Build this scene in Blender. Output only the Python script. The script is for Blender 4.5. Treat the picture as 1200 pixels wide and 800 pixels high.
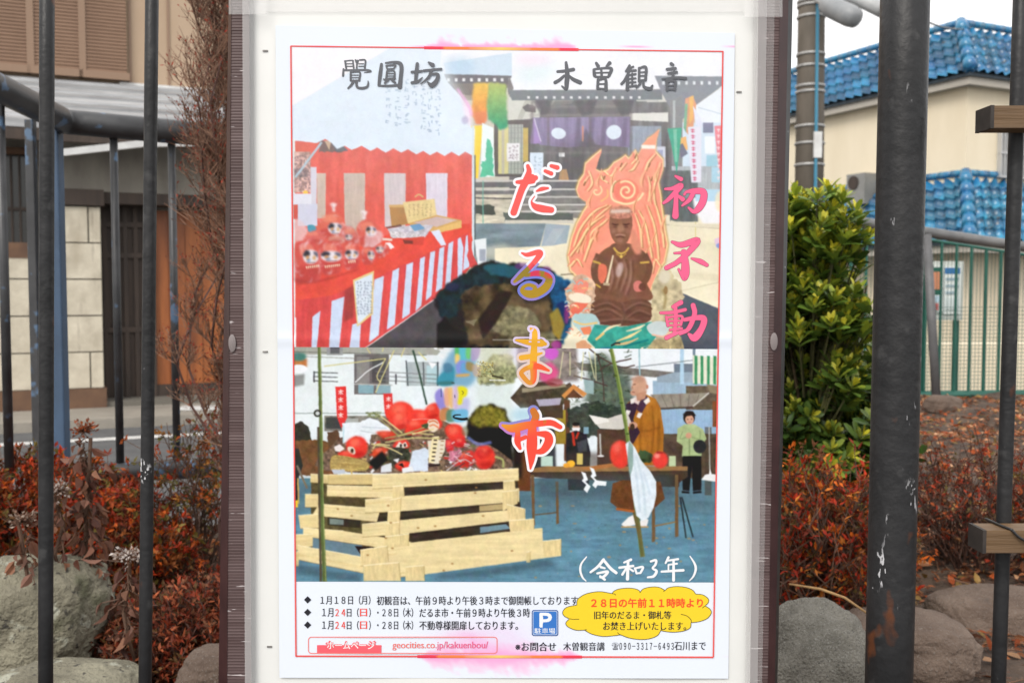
import bpy, bmesh, math, random
import numpy as np
from mathutils import Vector, Matrix
PI = math.pi
R_ = math.radians
for o_ in list(bpy.data.objects): bpy.data.objects.remove(o_)
scene = bpy.context.scene
COL = scene.collection

# ---------------------------------------------------------------- camera
EYE = 1.45                     # eye height over the street
PITCH = R_(3.0)                # camera tipped down a little
FPX = 35.0 / 36.0 * 1200       # focal length in photo pixels
cam_d = bpy.data.cameras.new('camera'); cam = bpy.data.objects.new('camera', cam_d); COL.objects.link(cam)
cam_d.lens = 35.0; cam_d.sensor_width = 36.0; cam_d.clip_start = 0.05; cam_d.clip_end = 2000
cam.location = (0, 0, EYE); cam.rotation_euler = (PI / 2 - PITCH, 0, 0)
cam_d.dof.use_dof = True; cam_d.dof.focus_distance = 1.14; cam_d.dof.aperture_fstop = 11.0
scene.camera = cam

# ---------------------------------------------------------------- sky, sun, exposure (pale overcast noon)
SUN_EL, SUN_AZ = R_(42), R_(205)          # azimuth clockwise from +Y: behind the camera, over the left shoulder
world = bpy.data.worlds.new('World'); scene.world = world; world.use_nodes = True
nt = world.node_tree; nt.nodes.clear()
out = nt.nodes.new('ShaderNodeOutputWorld'); bg = nt.nodes.new('ShaderNodeBackground')
sky = nt.nodes.new('ShaderNodeTexSky'); sky.sky_type = 'NISHITA'; sky.sun_disc = False
sky.sun_elevation = SUN_EL; sky.sun_rotation = SUN_AZ; sky.dust_density = 2.0
tc = nt.nodes.new('ShaderNodeTexCoord'); cn = nt.nodes.new('ShaderNodeTexNoise'); cn.inputs['Scale'].default_value = 2.2; cn.inputs['Detail'].default_value = 5
cr = nt.nodes.new('ShaderNodeValToRGB'); cr.color_ramp.elements[0].position = .3; cr.color_ramp.elements[1].position = .72
cr.color_ramp.elements[0].color = (.70, .70, .70, 1); cr.color_ramp.elements[1].color = (.96, .96, .96, 1)
mx = nt.nodes.new('ShaderNodeMix'); mx.data_type = 'RGBA'; mx.inputs['B'].default_value = (7.7, 7.5, 7.25, 1)
nt.links.new(tc.outputs['Generated'], cn.inputs['Vector']); nt.links.new(cn.outputs['Fac'], cr.inputs['Fac'])
nt.links.new(cr.outputs['Color'], mx.inputs['Factor']); nt.links.new(sky.outputs['Color'], mx.inputs['A'])
nt.links.new(mx.outputs['Result'], bg.inputs['Color']); bg.inputs['Strength'].default_value = 0.1
nt.links.new(bg.outputs['Background'], out.inputs['Surface'])
sun_d = bpy.data.lights.new('sun', 'SUN'); sun = bpy.data.objects.new('sun', sun_d); COL.objects.link(sun)
sun_d.energy = 1.0; sun_d.angle = R_(25); sun_d.color = (1.0, .95, .88)
sun.rotation_euler = (PI / 2 - SUN_EL, 0, PI - SUN_AZ); sun.location = (-2, -4, 6)
scene.view_settings.view_transform = 'Standard'; scene.view_settings.look = 'None'
scene.view_settings.exposure = 1.06; scene.view_settings.gamma = 1.0; scene.view_settings.use_curve_mapping = False
scene.cycles.use_denoising = True
scene.cycles.max_bounces = 6; scene.cycles.transparent_max_bounces = 12
scene.cycles.sample_clamp_indirect = 4

# ---------------------------------------------------------------- helpers
CP, SP = math.cos(PITCH), math.sin(PITCH)
def ray(px, py):
    dx, dy = (px - 600) / FPX, (400 - py) / FPX
    return Vector((dx, CP + dy * SP, -SP + dy * CP))
def at(px, py, Y):
    r = ray(px, py); t = Y / r.y
    return Vector((r.x * t, Y, EYE + r.z * t))
def xat(px, Y): return at(px, 400, Y).x
class Plane:
    """an upright wall plane: origin p, horizontal direction u (z up); d = distance in front (towards the camera side)"""
    def __init__(s, p, u):
        s.p = Vector((p[0], p[1], 0)); s.u = Vector((u[0], u[1], 0)).normalized(); s.n = Vector((s.u.y, -s.u.x, 0))
    def uz(s, px, py, d=0):
        r = ray(px, py); c = Vector((0, 0, EYE)); t = (s.p + s.n * d - c).dot(s.n) / r.dot(s.n); q = c + r * t
        return (q - s.p).dot(s.u), q.z
    def P(s, u, z, d=0): return s.p + s.u * u + s.n * d + Vector((0, 0, z))

def lin(c):
    c = np.asarray(c, float) / 255.0
    return np.where(c <= .04045, c / 12.92, ((c + .055) / 1.055) ** 2.4)

def fbm(P, seed=0, octaves=4):
    """cheap smooth noise for vertex arrays (sum of rotated sines)"""
    rs = np.random.RandomState(seed); P = np.asarray(P, float); out = np.zeros(len(P)); amp = 1.0; f = 1.0
    for o in range(octaves):
        for k in range(3):
            d = rs.normal(size=3); d /= np.linalg.norm(d); ph = rs.rand() * 6.28; d2 = rs.normal(size=3)
            out += amp / 3 * np.sin(P @ d * f * 3 + ph + 1.3 * np.sin(P @ d2 * f * 1.7 + ph * 2))
        amp *= .5; f *= 2.1
    return out

class MB:
    """collects geometry (world coordinates) for one mesh object"""
    def __init__(s): s.v = []; s.f = []; s.c = []; s.n = 0; s.smooth = False
    def add(s, verts, faces, col=None):
        verts = np.asarray(verts, float).reshape(-1, 3)
        s.v.append(verts); b = s.n; s.n += len(verts)
        s.f.extend([tuple(int(i) + b for i in f) for f in faces])
        c = np.ones((len(verts), 3)) if col is None else np.broadcast_to(np.asarray(col, float), (len(verts), 3))
        s.c.append(c); return s
    def hexa(s, P, col=None):     # 8 corners: bottom 4, top 4
        return s.add(P, [(3, 2, 1, 0), (4, 5, 6, 7), (0, 1, 5, 4), (1, 2, 6, 5), (2, 3, 7, 6), (3, 0, 4, 7)], col)
    def box(s, x0, x1, y0, y1, z0, z1, col=None):
        return s.hexa([(x0, y0, z0), (x1, y0, z0), (x1, y1, z0), (x0, y1, z0), (x0, y0, z1), (x1, y0, z1), (x1, y1, z1), (x0, y1, z1)], col)
    def pbox(s, pl, u0, u1, z0, z1, d0, d1, col=None):   # box on a Plane, d1 in front of d0
        q = [pl.P(u, z, d) for z in (z0, z1) for (u, d) in ((u0, d1), (u1, d1), (u1, d0), (u0, d0))]
        return s.hexa(q, col)
    def pquad(s, pl, px, py, d, thick, col=None):        # prism on a Plane from pixel corners (as seen in the photo)
        ring = [pl.uz(x, y, d) for x, y in zip(px, py)]; n = len(ring)
        V = [pl.P(u, z, d) for u, z in ring] + [pl.P(u, z, d - thick) for u, z in ring]
        return s.add(V, [tuple(range(n))[::-1], tuple(range(n, 2 * n))] + [(i, (i + 1) % n, n + (i + 1) % n, n + i) for i in range(n)], col)
    def tube(s, pts, rad, sides=8, col=None, square=False, caps=True, rnd=0):
        P = [Vector(p) for p in pts]; n = len(P); V = []; F = []
        up = Vector((0, 0, 1)); ref = None
        for i in range(n):
            d = (P[min(i + 1, n - 1)] - P[max(i - 1, 0)]).normalized()
            if ref is None: ref = Vector((1, 0, 0)) if abs(d.x) < .8 else Vector((0, 1, 0))
            a = (ref - d * ref.dot(d)).normalized(); b = d.cross(a); ref = a
            r = rad[i] if hasattr(rad, '__len__') else rad
            if square:
                prof = []; k = 3; q = r * rnd
                for (sx, sy, t0) in ((1, 1, 0), (-1, 1, 90), (-1, -1, 180), (1, -1, 270)):
                    for j in range(k + 1):
                        t = R_(t0 + 90 * j / k); prof.append((sx * (r - q) + q * math.cos(t), sy * (r - q) + q * math.sin(t)))
            else:
                prof = [(r * math.cos(2 * PI * j / sides), r * math.sin(2 * PI * j / sides)) for j in range(sides)]
            V += [P[i] + a * x + b * y for x, y in prof]
        m = len(prof)
        for i in range(n - 1):
            for j in range(m): F.append((i * m + j, i * m + (j + 1) % m, (i + 1) * m + (j + 1) % m, (i + 1) * m + j))
        if caps: F += [tuple(range(m))[::-1], tuple(range((n - 1) * m, n * m))]
        return s.add(V, F, col)
    def build(s, name, mat, parent=None, smooth=None, origin=None):
        V = np.concatenate(s.v) if s.v else np.zeros((0, 3))
        me = bpy.data.meshes.new(name)
        if parent is not None: off = np.array(wloc(parent))
        else:
            if origin is None: origin = ((V[:, 0].min() + V[:, 0].max()) / 2, (V[:, 1].min() + V[:, 1].max()) / 2, V[:, 2].min())
            off = np.array(origin)
        me.from_pydata((V - off).tolist(), [], s.f)
        at_ = me.color_attributes.new('Col', 'FLOAT_COLOR', 'POINT')
        C = np.concatenate(s.c); at_.data.foreach_set('color', np.concatenate([C, np.ones((len(C), 1))], 1).astype(np.float32).ravel())
        me.materials.append(mat)
        if smooth or (smooth is None and s.smooth): me.polygons.foreach_set('use_smooth', [True] * len(me.polygons))
        me.update()
        o = bpy.data.objects.new(name, me); COL.objects.link(o)
        if parent is not None: o.parent = parent
        else: o.location = off
        return o
def wloc(o):
    v = Vector((0, 0, 0))
    while o is not None: v = v + o.location; o = o.parent
    return v
def tag(o, label, cat, group=None, kind=None):
    if kind: o['kind'] = kind; return o
    o['label'] = label; o['category'] = cat
    if group: o['group'] = group
    return o
def thing(name, label, cat, loc, group=None):
    o = bpy.data.objects.new(name, None); o.empty_display_size = .1; COL.objects.link(o); o.location = loc
    return tag(o, label, cat, group)
def struct(o, kind='structure'): o['kind'] = kind; return o

def catmull(pts, n=6):
    P = np.array(pts, float)
    if len(P) < 3: n = max(n, 6)
    Q = np.concatenate([[2 * P[0] - P[1]], P, [2 * P[-1] - P[-2]]]); out = []
    for i in range(1, len(Q) - 2):
        for t in np.linspace(0, 1, n, endpoint=False):
            out.append(.5 * ((2 * Q[i]) + (-Q[i - 1] + Q[i + 1]) * t + (2 * Q[i - 1] - 5 * Q[i] + 4 * Q[i + 1] - Q[i + 2]) * t * t + (-Q[i - 1] + 3 * Q[i] - 3 * Q[i + 1] + Q[i + 2]) * t ** 3))
    out.append(P[-1]); return np.array(out)

# ---------------------------------------------------------------- materials
def mat(name, base, base2=None, scale=8.0, rough=.6, bump=.0, bscale=None, metal=0.0, spec=.5, attr=False, transl=0.0, coat=0.0, aniso=(1, 1, 1), specks=None, contrast=(.35, .65), alpha=None, detail=6, coord='Object'):
    m = bpy.data.materials.new(name); m.use_nodes = True; t = m.node_tree; L = t.links.new
    b = t.nodes['Principled BSDF']; b.inputs['Roughness'].default_value = rough; b.inputs['Metallic'].default_value = metal
    b.inputs['Specular IOR Level'].default_value = spec
    if coat: b.inputs['Coat Weight'].default_value = coat; b.inputs['Coat Roughness'].default_value = .12
    tc = t.nodes.new('ShaderNodeTexCoord'); mp = t.nodes.new('ShaderNodeMapping'); mp.inputs['Scale'].default_value = aniso
    L(tc.outputs[coord], mp.inputs['Vector'])
    nz = t.nodes.new('ShaderNodeTexNoise'); nz.inputs['Scale'].default_value = scale; nz.inputs['Detail'].default_value = detail; nz.inputs['Roughness'].default_value = .6
    L(mp.outputs['Vector'], nz.inputs['Vector'])
    rp = t.nodes.new('ShaderNodeMapRange'); rp.inputs['From Min'].default_value = contrast[0]; rp.inputs['From Max'].default_value = contrast[1]
    L(nz.outputs['Fac'], rp.inputs['Value'])
    mixn = t.nodes.new('ShaderNodeMix'); mixn.data_type = 'RGBA'; L(rp.outputs['Result'], mixn.inputs['Factor'])
    mixn.inputs['A'].default_value = (*base, 1); mixn.inputs['B'].default_value = (*(base2 if base2 is not None else base), 1)
    colr = mixn.outputs['Result']
    if attr:
        at_ = t.nodes.new('ShaderNodeAttribute'); at_.attribute_name = 'Col'
        mu = t.nodes.new('ShaderNodeMix'); mu.data_type = 'RGBA'; mu.blend_type = 'MULTIPLY'; mu.inputs['Factor'].default_value = 1
        L(at_.outputs['Color'], mu.inputs['A']); L(colr, mu.inputs['B']); colr = mu.outputs['Result']
    for sp in (specks or []):
        sn = t.nodes.new('ShaderNodeTexNoise'); sn.inputs['Scale'].default_value = sp['scale']; sn.inputs['Detail'].default_value = sp.get('detail', 3)
        mp2 = t.nodes.new('ShaderNodeMapping'); mp2.inputs['Scale'].default_value = sp.get('aniso', (1, 1, 1)); mp2.inputs['Location'].default_value = sp.get('loc', (0, 0, 0)); L(tc.outputs[coord], mp2.inputs['Vector']); L(mp2.outputs['Vector'], sn.inputs['Vector'])
        sr = t.nodes.new('ShaderNodeMapRange'); sr.inputs['From Min'].default_value = sp['th']; sr.inputs['From Max'].default_value = sp['th'] + sp.get('soft', .03); L(sn.outputs['Fac'], sr.inputs['Value'])
        fac = sr.outputs['Result']
        if 'mask' in sp:
            mk = t.nodes.new('ShaderNodeTexNoise'); mk.inputs['Scale'].default_value = sp['mask'][0]; L(mp2.outputs['Vector'], mk.inputs['Vector']); mr = t.nodes.new('ShaderNodeMapRange'); mr.inputs['From Min'].default_value = sp['mask'][1]; mr.inputs['From Max'].default_value = sp['mask'][1] + .05; L(mk.outputs['Fac'], mr.inputs['Value'])
            mm = t.nodes.new('ShaderNodeMath'); mm.operation = 'MULTIPLY'; L(fac, mm.inputs[0]); L(mr.outputs['Result'], mm.inputs[1]); fac = mm.outputs['Value']
        sm = t.nodes.new('ShaderNodeMix'); sm.data_type = 'RGBA'; L(fac, sm.inputs['Factor']); L(colr, sm.inputs['A']); sm.inputs['B'].default_value = (*sp['col'], 1); colr = sm.outputs['Result']
    L(colr, b.inputs['Base Color'])
    if bump:
        bn = t.nodes.new('ShaderNodeTexNoise'); bn.inputs['Scale'].default_value = bscale or scale * 3; bn.inputs['Detail'].default_value = 6
        L(mp.outputs['Vector'], bn.inputs['Vector']); bu = t.nodes.new('ShaderNodeBump'); bu.inputs['Strength'].default_value = bump; bu.inputs['Distance'].default_value = .02
        L(bn.outputs['Fac'], bu.inputs['Height']); L(bu.outputs['Normal'], b.inputs['Normal'])
    o = t.nodes['Material Output']
    if transl:
        tr = t.nodes.new('ShaderNodeBsdfTranslucent'); L(colr, tr.inputs['Color']); ms = t.nodes.new('ShaderNodeMixShader'); ms.inputs['Fac'].default_value = transl
        L(b.outputs['BSDF'], ms.inputs[1]); L(tr.outputs['BSDF'], ms.inputs[2]); L(ms.outputs['Shader'], o.inputs['Surface'])
    if alpha is not None: b.inputs['Alpha'].default_value = alpha
    return m

M = {}
M['print'] = mat('printed_paper', (1, 1, 1), rough=.5, attr=True, spec=.18)
M['paper'] = mat('laminated_paper', (.80, .81, .85), (.84, .85, .88), scale=6, rough=.34, spec=.45)
M['panel'] = mat('white_panel', (.69, .70, .685), (.745, .75, .735), scale=5, rough=.4, bump=.03, bscale=12, contrast=(.3, .7), specks=[dict(scale=40, th=.74, col=(.45, .44, .42), soft=.1)])
M['frame'] = mat('brown_ribbed_resin', (.070, .043, .042), (.105, .070, .069), scale=10, rough=.5, spec=.3, aniso=(.5, 1, 6), specks=[dict(scale=60, th=.68, col=(.42, .38, .38), aniso=(.5, 1, 5), soft=.03)])
M['frame_dark'] = mat('dark_maroon_resin', (.030, .011, .012), (.05, .02, .02), scale=20, rough=.35)
M['frame_black'] = mat('black_edge_trim', (.012, .012, .013), (.03, .03, .03), scale=40, rough=.4, specks=[dict(scale=90, th=.7, col=(.4, .4, .4), soft=.03)])
M['film'] = mat('clear_film_edge', (.78, .77, .77), rough=.25, alpha=.32)
M['tape'] = mat('frosted_tape', (.85, .84, .84), rough=.3, alpha=.14)
M['staple'] = mat('staple_steel', (.12, .11, .1), (.3, .29, .28), scale=200, rough=.5, metal=.3)
M['iron'] = mat('charcoal_painted_iron', (.0155, .0158, .017), (.024, .024, .0255), scale=16, rough=.45, bump=.12, bscale=70, spec=.32,
    specks=[dict(scale=34, th=.62, col=(.042, .042, .043), soft=.08), dict(scale=22, th=.66, col=(.10, .035, .015), soft=.06, aniso=(1, 1, .6)), dict(scale=210, th=.545, col=(.62, .62, .64), soft=.02, aniso=(1.6, 1, .8), detail=5, mask=(15, .71)), dict(scale=120, th=.60, col=(.5, .5, .52), soft=.02, aniso=(1.8, 1, .45), detail=4, mask=(26, .67), loc=(3, 1, 4))])
M['wood'] = mat('weathered_batten', (.155, .090, .040), (.080, .046, .022), scale=18, rough=.6, aniso=(.15, 1, 3), bump=.2, contrast=(.3, .7))
M['wood_end'] = mat('dark_batten_end', (.035, .028, .024), (.02, .016, .014), scale=60, rough=.7)
M['wire'] = mat('black_wire', (.012, .012, .013), rough=.4)
M['leaf'] = mat('leaf', (1, 1, 1), (.7, .7, .7), scale=30, rough=.55, attr=True, transl=.25, spec=.2)
M['leaf_gloss'] = mat('glossy_leaf', (1, 1, 1), (.78, .8, .78), scale=30, rough=.36, attr=True, transl=.22, spec=.35)
M['twig'] = mat('twig_bark', (1, 1, 1), (.6, .6, .6), scale=50, rough=.8, attr=True)
# ---------------------------------------------------------------- printed pictures (numpy painting, photo pixels)
class Canvas:
    """A small anti-aliased painter; coordinates are poster units (the size of one photo pixel on the sheet)."""
    def __init__(s, x0, y0, x1, y1, k, seed=3):
        s.x0, s.y0, s.k = x0, y0, k
        s.w, s.h = int(round((x1 - x0) * k)), int(round((y1 - y0) * k))
        s.a = np.zeros((s.h, s.w, 3), np.float32)
        s.rng = np.random.RandomState(seed)
    def noise(s, scale, octaves=3, aniso=(1, 1)):
        out = np.zeros((s.h, s.w), np.float32); amp = 1; tot = 0
        for o in range(octaves):
            gx = max(2, int(s.w / (scale * aniso[0] * s.k) * 2 ** o) + 2); gy = max(2, int(s.h / (scale * aniso[1] * s.k) * 2 ** o) + 2)
            g = s.rng.rand(gy, gx).astype(np.float32)
            yy = np.linspace(0, gy - 1.001, s.h); xx = np.linspace(0, gx - 1.001, s.w)
            yi = yy.astype(int); xi = xx.astype(int); fy = (yy - yi)[:, None]; fx = (xx - xi)[None, :]
            fy = fy * fy * (3 - 2 * fy); fx = fx * fx * (3 - 2 * fx)
            v = (g[yi][:, xi] * (1 - fx) + g[yi][:, xi + 1] * fx) * (1 - fy) + (g[yi + 1][:, xi] * (1 - fx) + g[yi + 1][:, xi + 1] * fx) * fy
            out += amp * v; tot += amp; amp *= 0.5
        return out / tot
    def blurmask(s, m, r):
        r = r * s.k
        n = max(1, int(r))
        for _ in range(3):
            for ax in (0, 1):
                c = np.cumsum(np.pad(m, [(n + 1, n) if a == ax else (0, 0) for a in (0, 1)], mode='edge'), axis=ax)
                m = (np.take(c, range(2 * n + 1, c.shape[ax]), ax) - np.take(c, range(0, c.shape[ax] - 2 * n - 1), ax)) / (2 * n + 1)
        return m
    def mask(s, pts, soft=0.0):
        P = (np.array(pts, float) - (s.x0, s.y0)) * s.k
        pad = int(soft * s.k * 3) + 2
        bx0, by0 = np.floor(P.min(0)).astype(int) - pad; bx1, by1 = np.ceil(P.max(0)).astype(int) + pad
        bx0, by0 = max(bx0, 0), max(by0, 0); bx1, by1 = min(bx1, s.w), min(by1, s.h)
        if bx1 <= bx0 or by1 <= by0: return None
        SS = 3
        X = (np.arange((bx1 - bx0) * SS) + .5) / SS + bx0; Y = (np.arange((by1 - by0) * SS) + .5) / SS + by0
        ins = np.zeros((len(Y), len(X)), bool)
        for (xa, ya), (xb, yb) in zip(P, np.roll(P, -1, 0)):
            if ya == yb: continue
            rows = (ya > Y) != (yb > Y)
            if not rows.any(): continue
            xc = xa + (Y[rows] - ya) * (xb - xa) / (yb - ya)
            ins[rows] ^= X[None, :] < xc[:, None]
        m = ins.reshape(by1 - by0, SS, bx1 - bx0, SS).mean((1, 3)).astype(np.float32)
        if soft > 0: m = s.blurmask(m, soft)
        return (slice(by0, by1), slice(bx0, bx1)), m
    def poly(s, pts, col, a=1.0, soft=0.0, col2=None, tex=0.0, tsc=4, jag=0.0, horiz=False, an=(1, 1)):
        if jag:
            P = []; pts = list(pts)
            for p, q in zip(pts, pts[1:] + pts[:1]):
                n = max(1, int(math.hypot(q[0] - p[0], q[1] - p[1]) / 3))
                for i in range(n):
                    t = i / n; P.append((p[0] + (q[0] - p[0]) * t + s.rng.uniform(-jag, jag), p[1] + (q[1] - p[1]) * t + s.rng.uniform(-jag, jag)))
            pts = P
        r = s.mask(pts, soft)
        if r is None: return
        sl, m = r
        c = np.array(col, np.float32)[None, None, :]
        if col2 is not None:
            n = m.shape[1] if horiz else m.shape[0]
            t = np.linspace(0, 1, n, dtype=np.float32); t = t[None, :, None] if horiz else t[:, None, None]
            c = c * (1 - t) + np.array(col2, np.float32) * t
        if tex:
            nz = s.noise(tsc, 3, an)[sl]
            c = c * (1 + (nz[:, :, None] - .5) * 2 * tex)
        s.a[sl] += (c - s.a[sl]) * (m * a)[:, :, None]
    def blob(s, pts, col, **k):       # a closed shape with rounded outline
        Q = np.array(pts, float); n = len(Q); o = []
        for i in range(n):
            a, b, c_, d = Q[i - 1], Q[i], Q[(i + 1) % n], Q[(i + 2) % n]
            for t in np.linspace(0, 1, 4, endpoint=False): o.append(tuple(.5 * (2 * b + (c_ - a) * t + (2 * a - 5 * b + 4 * c_ - d) * t * t + (3 * b - a - 3 * c_ + d) * t ** 3)))
        s.poly(o, col, **k)
    def rect(s, x0, y0, x1, y1, col, **k): s.poly([(x0, y0), (x1, y0), (x1, y1), (x0, y1)], col, **k)
    def ell(s, cx, cy, rx, ry, col, rot=0, **k):
        c, n = math.cos(rot), math.sin(rot)
        s.poly([(cx + rx * math.cos(t) * c - ry * math.sin(t) * n, cy + rx * math.cos(t) * n + ry * math.sin(t) * c) for t in np.linspace(0, 2 * PI, 28)[:-1]], col, **k)
    def line(s, pts, w, col, **k):
        L, R = [], []
        P = np.array(pts, float)
        if len(P) > 2:      # round the corners
            if hasattr(w, '__len__'): w = np.interp(np.linspace(0, 1, (len(P) - 1) * 5 + 1), np.linspace(0, 1, len(w)), w)
            Q = np.concatenate([[2 * P[0] - P[1]], P, [2 * P[-1] - P[-2]]]); o = []
            for i in range(1, len(Q) - 2):
                for t in np.linspace(0, 1, 5, endpoint=False): o.append(.5 * (2 * Q[i] + (Q[i + 1] - Q[i - 1]) * t + (2 * Q[i - 1] - 5 * Q[i] + 4 * Q[i + 1] - Q[i + 2]) * t * t + (3 * Q[i] - Q[i - 1] - 3 * Q[i + 1] + Q[i + 2]) * t ** 3))
            P = np.array(o + [P[-1]])
        for i in range(len(P)):
            d = P[min(i + 1, len(P) - 1)] - P[max(i - 1, 0)]; d = d / (np.hypot(*d) + 1e-9); n = np.array([-d[1], d[0]])
            ww = w[i] if hasattr(w, '__len__') else w
            L.append(tuple(P[i] + n * ww / 2)); R.append(tuple(P[i] - n * ww / 2))
        s.poly(L + R[::-1], col, **k)
    def finish(s, warp=1.1, lum=.10):
        """uneven print: edges wander a little, tones break up into fine texture"""
        yy, xx = np.mgrid[0:s.h, 0:s.w].astype(np.float32)
        xx = np.clip(xx + (s.noise(5, 3) - .5) * 4 * warp * s.k, 0, s.w - 1.01); yy = np.clip(yy + (s.noise(5, 3) - .5) * 4 * warp * s.k, 0, s.h - 1.01)
        xi, yi = xx.astype(int), yy.astype(int); u, v = (xx - xi)[:, :, None], (yy - yi)[:, :, None]; a = s.a
        a = (a[yi, xi] * (1 - u) + a[yi, xi + 1] * u) * (1 - v) + (a[yi + 1, xi] * (1 - u) + a[yi + 1, xi + 1] * u) * v
        dark = (1 - a.mean(2, keepdims=True) / 255) * .8 + .25          # bright paper stays clean
        t = (s.noise(30, 2) - .5) * 1.1 + (s.noise(8, 3) - .5) * 1.3 + (s.noise(2.4, 2) - .5) * 1.1
        a = a * (1 + lum * 2 * t[:, :, None] * dark)
        ch = np.stack([s.noise(6, 2) - .5, s.noise(7, 2) - .5, s.noise(8, 2) - .5], -1) * 12 * dark
        a = a + ch; b = a.copy()
        b[1:-1, 1:-1] = a[1:-1, 1:-1] * .36 + (a[:-2, 1:-1] + a[2:, 1:-1] + a[1:-1, :-2] + a[1:-1, 2:]) * .12 + (a[:-2, :-2] + a[2:, 2:] + a[2:, :-2] + a[:-2, 2:]) * .04
        s.a = b
    def marks(s, x0, y0, x1, y1, step, size, col, vertical=True, a=.7):
        """rows of tiny illegible writing"""
        if vertical:
            x = x0
            while x < x1:
                y = y0
                while y < y1:
                    for _ in range(3):
                        dx, dy = s.rng.uniform(0, size, 2); l = s.rng.uniform(.4, 1) * size
                        if s.rng.rand() < .5: s.line([(x + dx - l / 2, y + dy), (x + dx + l / 2, y + dy)], .8, col, a=a)
                        else: s.line([(x + dx, y + dy - l / 2), (x + dx, y + dy + l / 2)], .8, col, a=a)
                    y += size * 1.5
                x += step

def paint_market(K):
    c = Canvas(343, 57, 846, 408, K, 5)
    c.a[:] = (240, 243, 250)
    n = c.noise(60, 3)
    c.a += ((n - .5) * 26)[:, :, None] * np.array([1, .6, .1])
    R = c.rng
    z4 = lambda L, ox, oy: [(ox + x / 4, oy + y / 4) for x, y in L]
    # temple forecourt: sand, shade, steps
    c.rect(540, 95, 846, 408, (200, 195, 180))
    c.rect(545, 235, 846, 408, (232, 224, 198), tex=.06, tsc=25, an=(3, .7))
    c.poly([(555, 252), (640, 262), (632, 292), (615, 305), (550, 312)], (122, 138, 148), tex=.16, tsc=10, an=(3, .6))
    c.poly([(640, 262), (668, 264), (664, 285), (634, 290)], (158, 172, 184))
    c.poly([(648, 268), (662, 268), (640, 300), (630, 300)], (176, 186, 190), a=.6)
    c.poly([(580, 291), (668, 287), (668, 318), (625, 318), (580, 305)], (236, 228, 202), tex=.05, tsc=14)
    c.poly([(560, 292), (590, 286), (640, 300), (590, 306), (556, 302)], (236, 228, 202), a=.5, soft=2)
    c.poly([(796, 342), (846, 363), (846, 408), (770, 408), (775, 380)], (84, 90, 102), tex=.1, tsc=12)
    c.poly([(790, 318), (846, 322), (846, 330), (790, 325)], (214, 204, 176), a=.5, soft=1)
    c.line([(775, 263), (846, 268)], 1, (150, 140, 120), a=.7); c.line([(780, 345), (846, 330)], 1, (190, 178, 150), a=.6)
    c.line([(815, 220), (815, 280)], 1.2, (215, 205, 150))
    # temple front
    c.rect(597, 106, 790, 252, (112, 110, 112), tex=.16, tsc=16, an=(.25, 2))
    for i in range(46):
        x = R.uniform(620, 782); c.line([(x, R.uniform(108, 170)), (x + R.uniform(-3, 3), R.uniform(180, 235))], R.uniform(1.5, 5), R.choice([70, 84, 96, 140]) * np.ones(3) + np.array([2, 0, 2]), a=.34, soft=.6)
    c.poly([(596, 114), (623, 112), (634, 128), (632, 139), (596, 141)], (206, 207, 198))
    c.poly([(606, 140), (616, 116), (624, 113), (612, 140)], (170, 168, 158), a=.7)
    c.poly([(612, 126), (618, 122), (628, 125), (628, 132), (616, 131)], (96, 92, 92))
    c.poly([(642, 112), (676, 112), (670, 122), (642, 124)], (172, 170, 162)); c.poly([(690, 113), (716, 113), (726, 126), (700, 124)], (164, 160, 152))
    c.rect(684, 112, 689, 132, (178, 170, 140)); c.rect(758, 110, 784, 120, (208, 206, 200)); c.rect(746, 114, 772, 119, (190, 190, 186))
    c.poly([(738, 133), (783, 132), (783, 143), (738, 141)], (222, 222, 216))
    c.rect(736, 148, 775, 192, (146, 156, 172), tex=.1, tsc=6, an=(.3, 3)); c.rect(768, 172, 780, 196, (206, 212, 228)); c.rect(771, 176, 777, 190, (158, 164, 196))
    c.poly([(650, 118), (735, 116), (730, 137), (634, 139)], (92, 90, 92), a=.75, soft=1)
    # purple curtain with two pale crests
    c.poly([(624, 138), (739, 137), (738, 173), (700, 170), (664, 173), (632, 170)], (134, 122, 158), tex=.13, tsc=9, an=(.3, 3))
    for x in (676, 692, 706, 731): c.poly([(x, 138), (x + 5, 138), (x + 3, 172), (x - 3, 172)], (98, 88, 112), a=.7, soft=.6)
    c.poly([(700, 172), (686, 150), (678, 172)], (88, 84, 94), a=.8, soft=1)
    c.poly([(625, 138), (634, 168), (621, 169)], (158, 132, 190)); c.line([(626, 139), (634, 166)], 1, (225, 215, 240))
    c.line([(683, 148), (683, 166)], 2, (206, 134, 112))
    c.ell(654.5, 156.5, 8.6, 6.6, (216, 229, 245), rot=.15); c.ell(719.5, 155, 9, 8.4, (216, 229, 245), rot=-.3)
    c.ell(683, 192, 40, 26, (84, 80, 82), a=.55, soft=8)
    c.rect(655, 179, 662, 184, (226, 228, 232)); c.poly([(656, 199), (664, 198), (667, 212), (655, 212)], (178, 140, 100))
    for x in (622, 641, 690, 738): c.rect(x, 118, x + 3, 212, (92, 86, 86), a=.65, soft=.4)
    for y, a_ in ((124, .5), (134, .6), (178, .35)): c.rect(620, y, 740, y + 2.4, (146, 140, 138), a=a_, soft=.3)
    for x in np.arange(644, 736, 6.5): c.line([(x, 176), (x + R.uniform(-1, 1), 210)], R.uniform(.8, 2), (128, 122, 122) if R.rand() < .5 else (66, 62, 64), a=.5, soft=.3)
    # left doors and notices
    c.rect(579, 141, 622, 207, (92, 86, 84)); c.rect(584, 146, 596, 204, (208, 200, 140)); c.rect(596, 146, 613, 204, (168, 174, 166))
    for x in (599, 603, 607, 611): c.line([(x, 146), (x, 204)], .7, (126, 130, 126))
    for y in range(150, 204, 6): c.line([(596, y), (613, y)], .6, (140, 144, 140))
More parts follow.
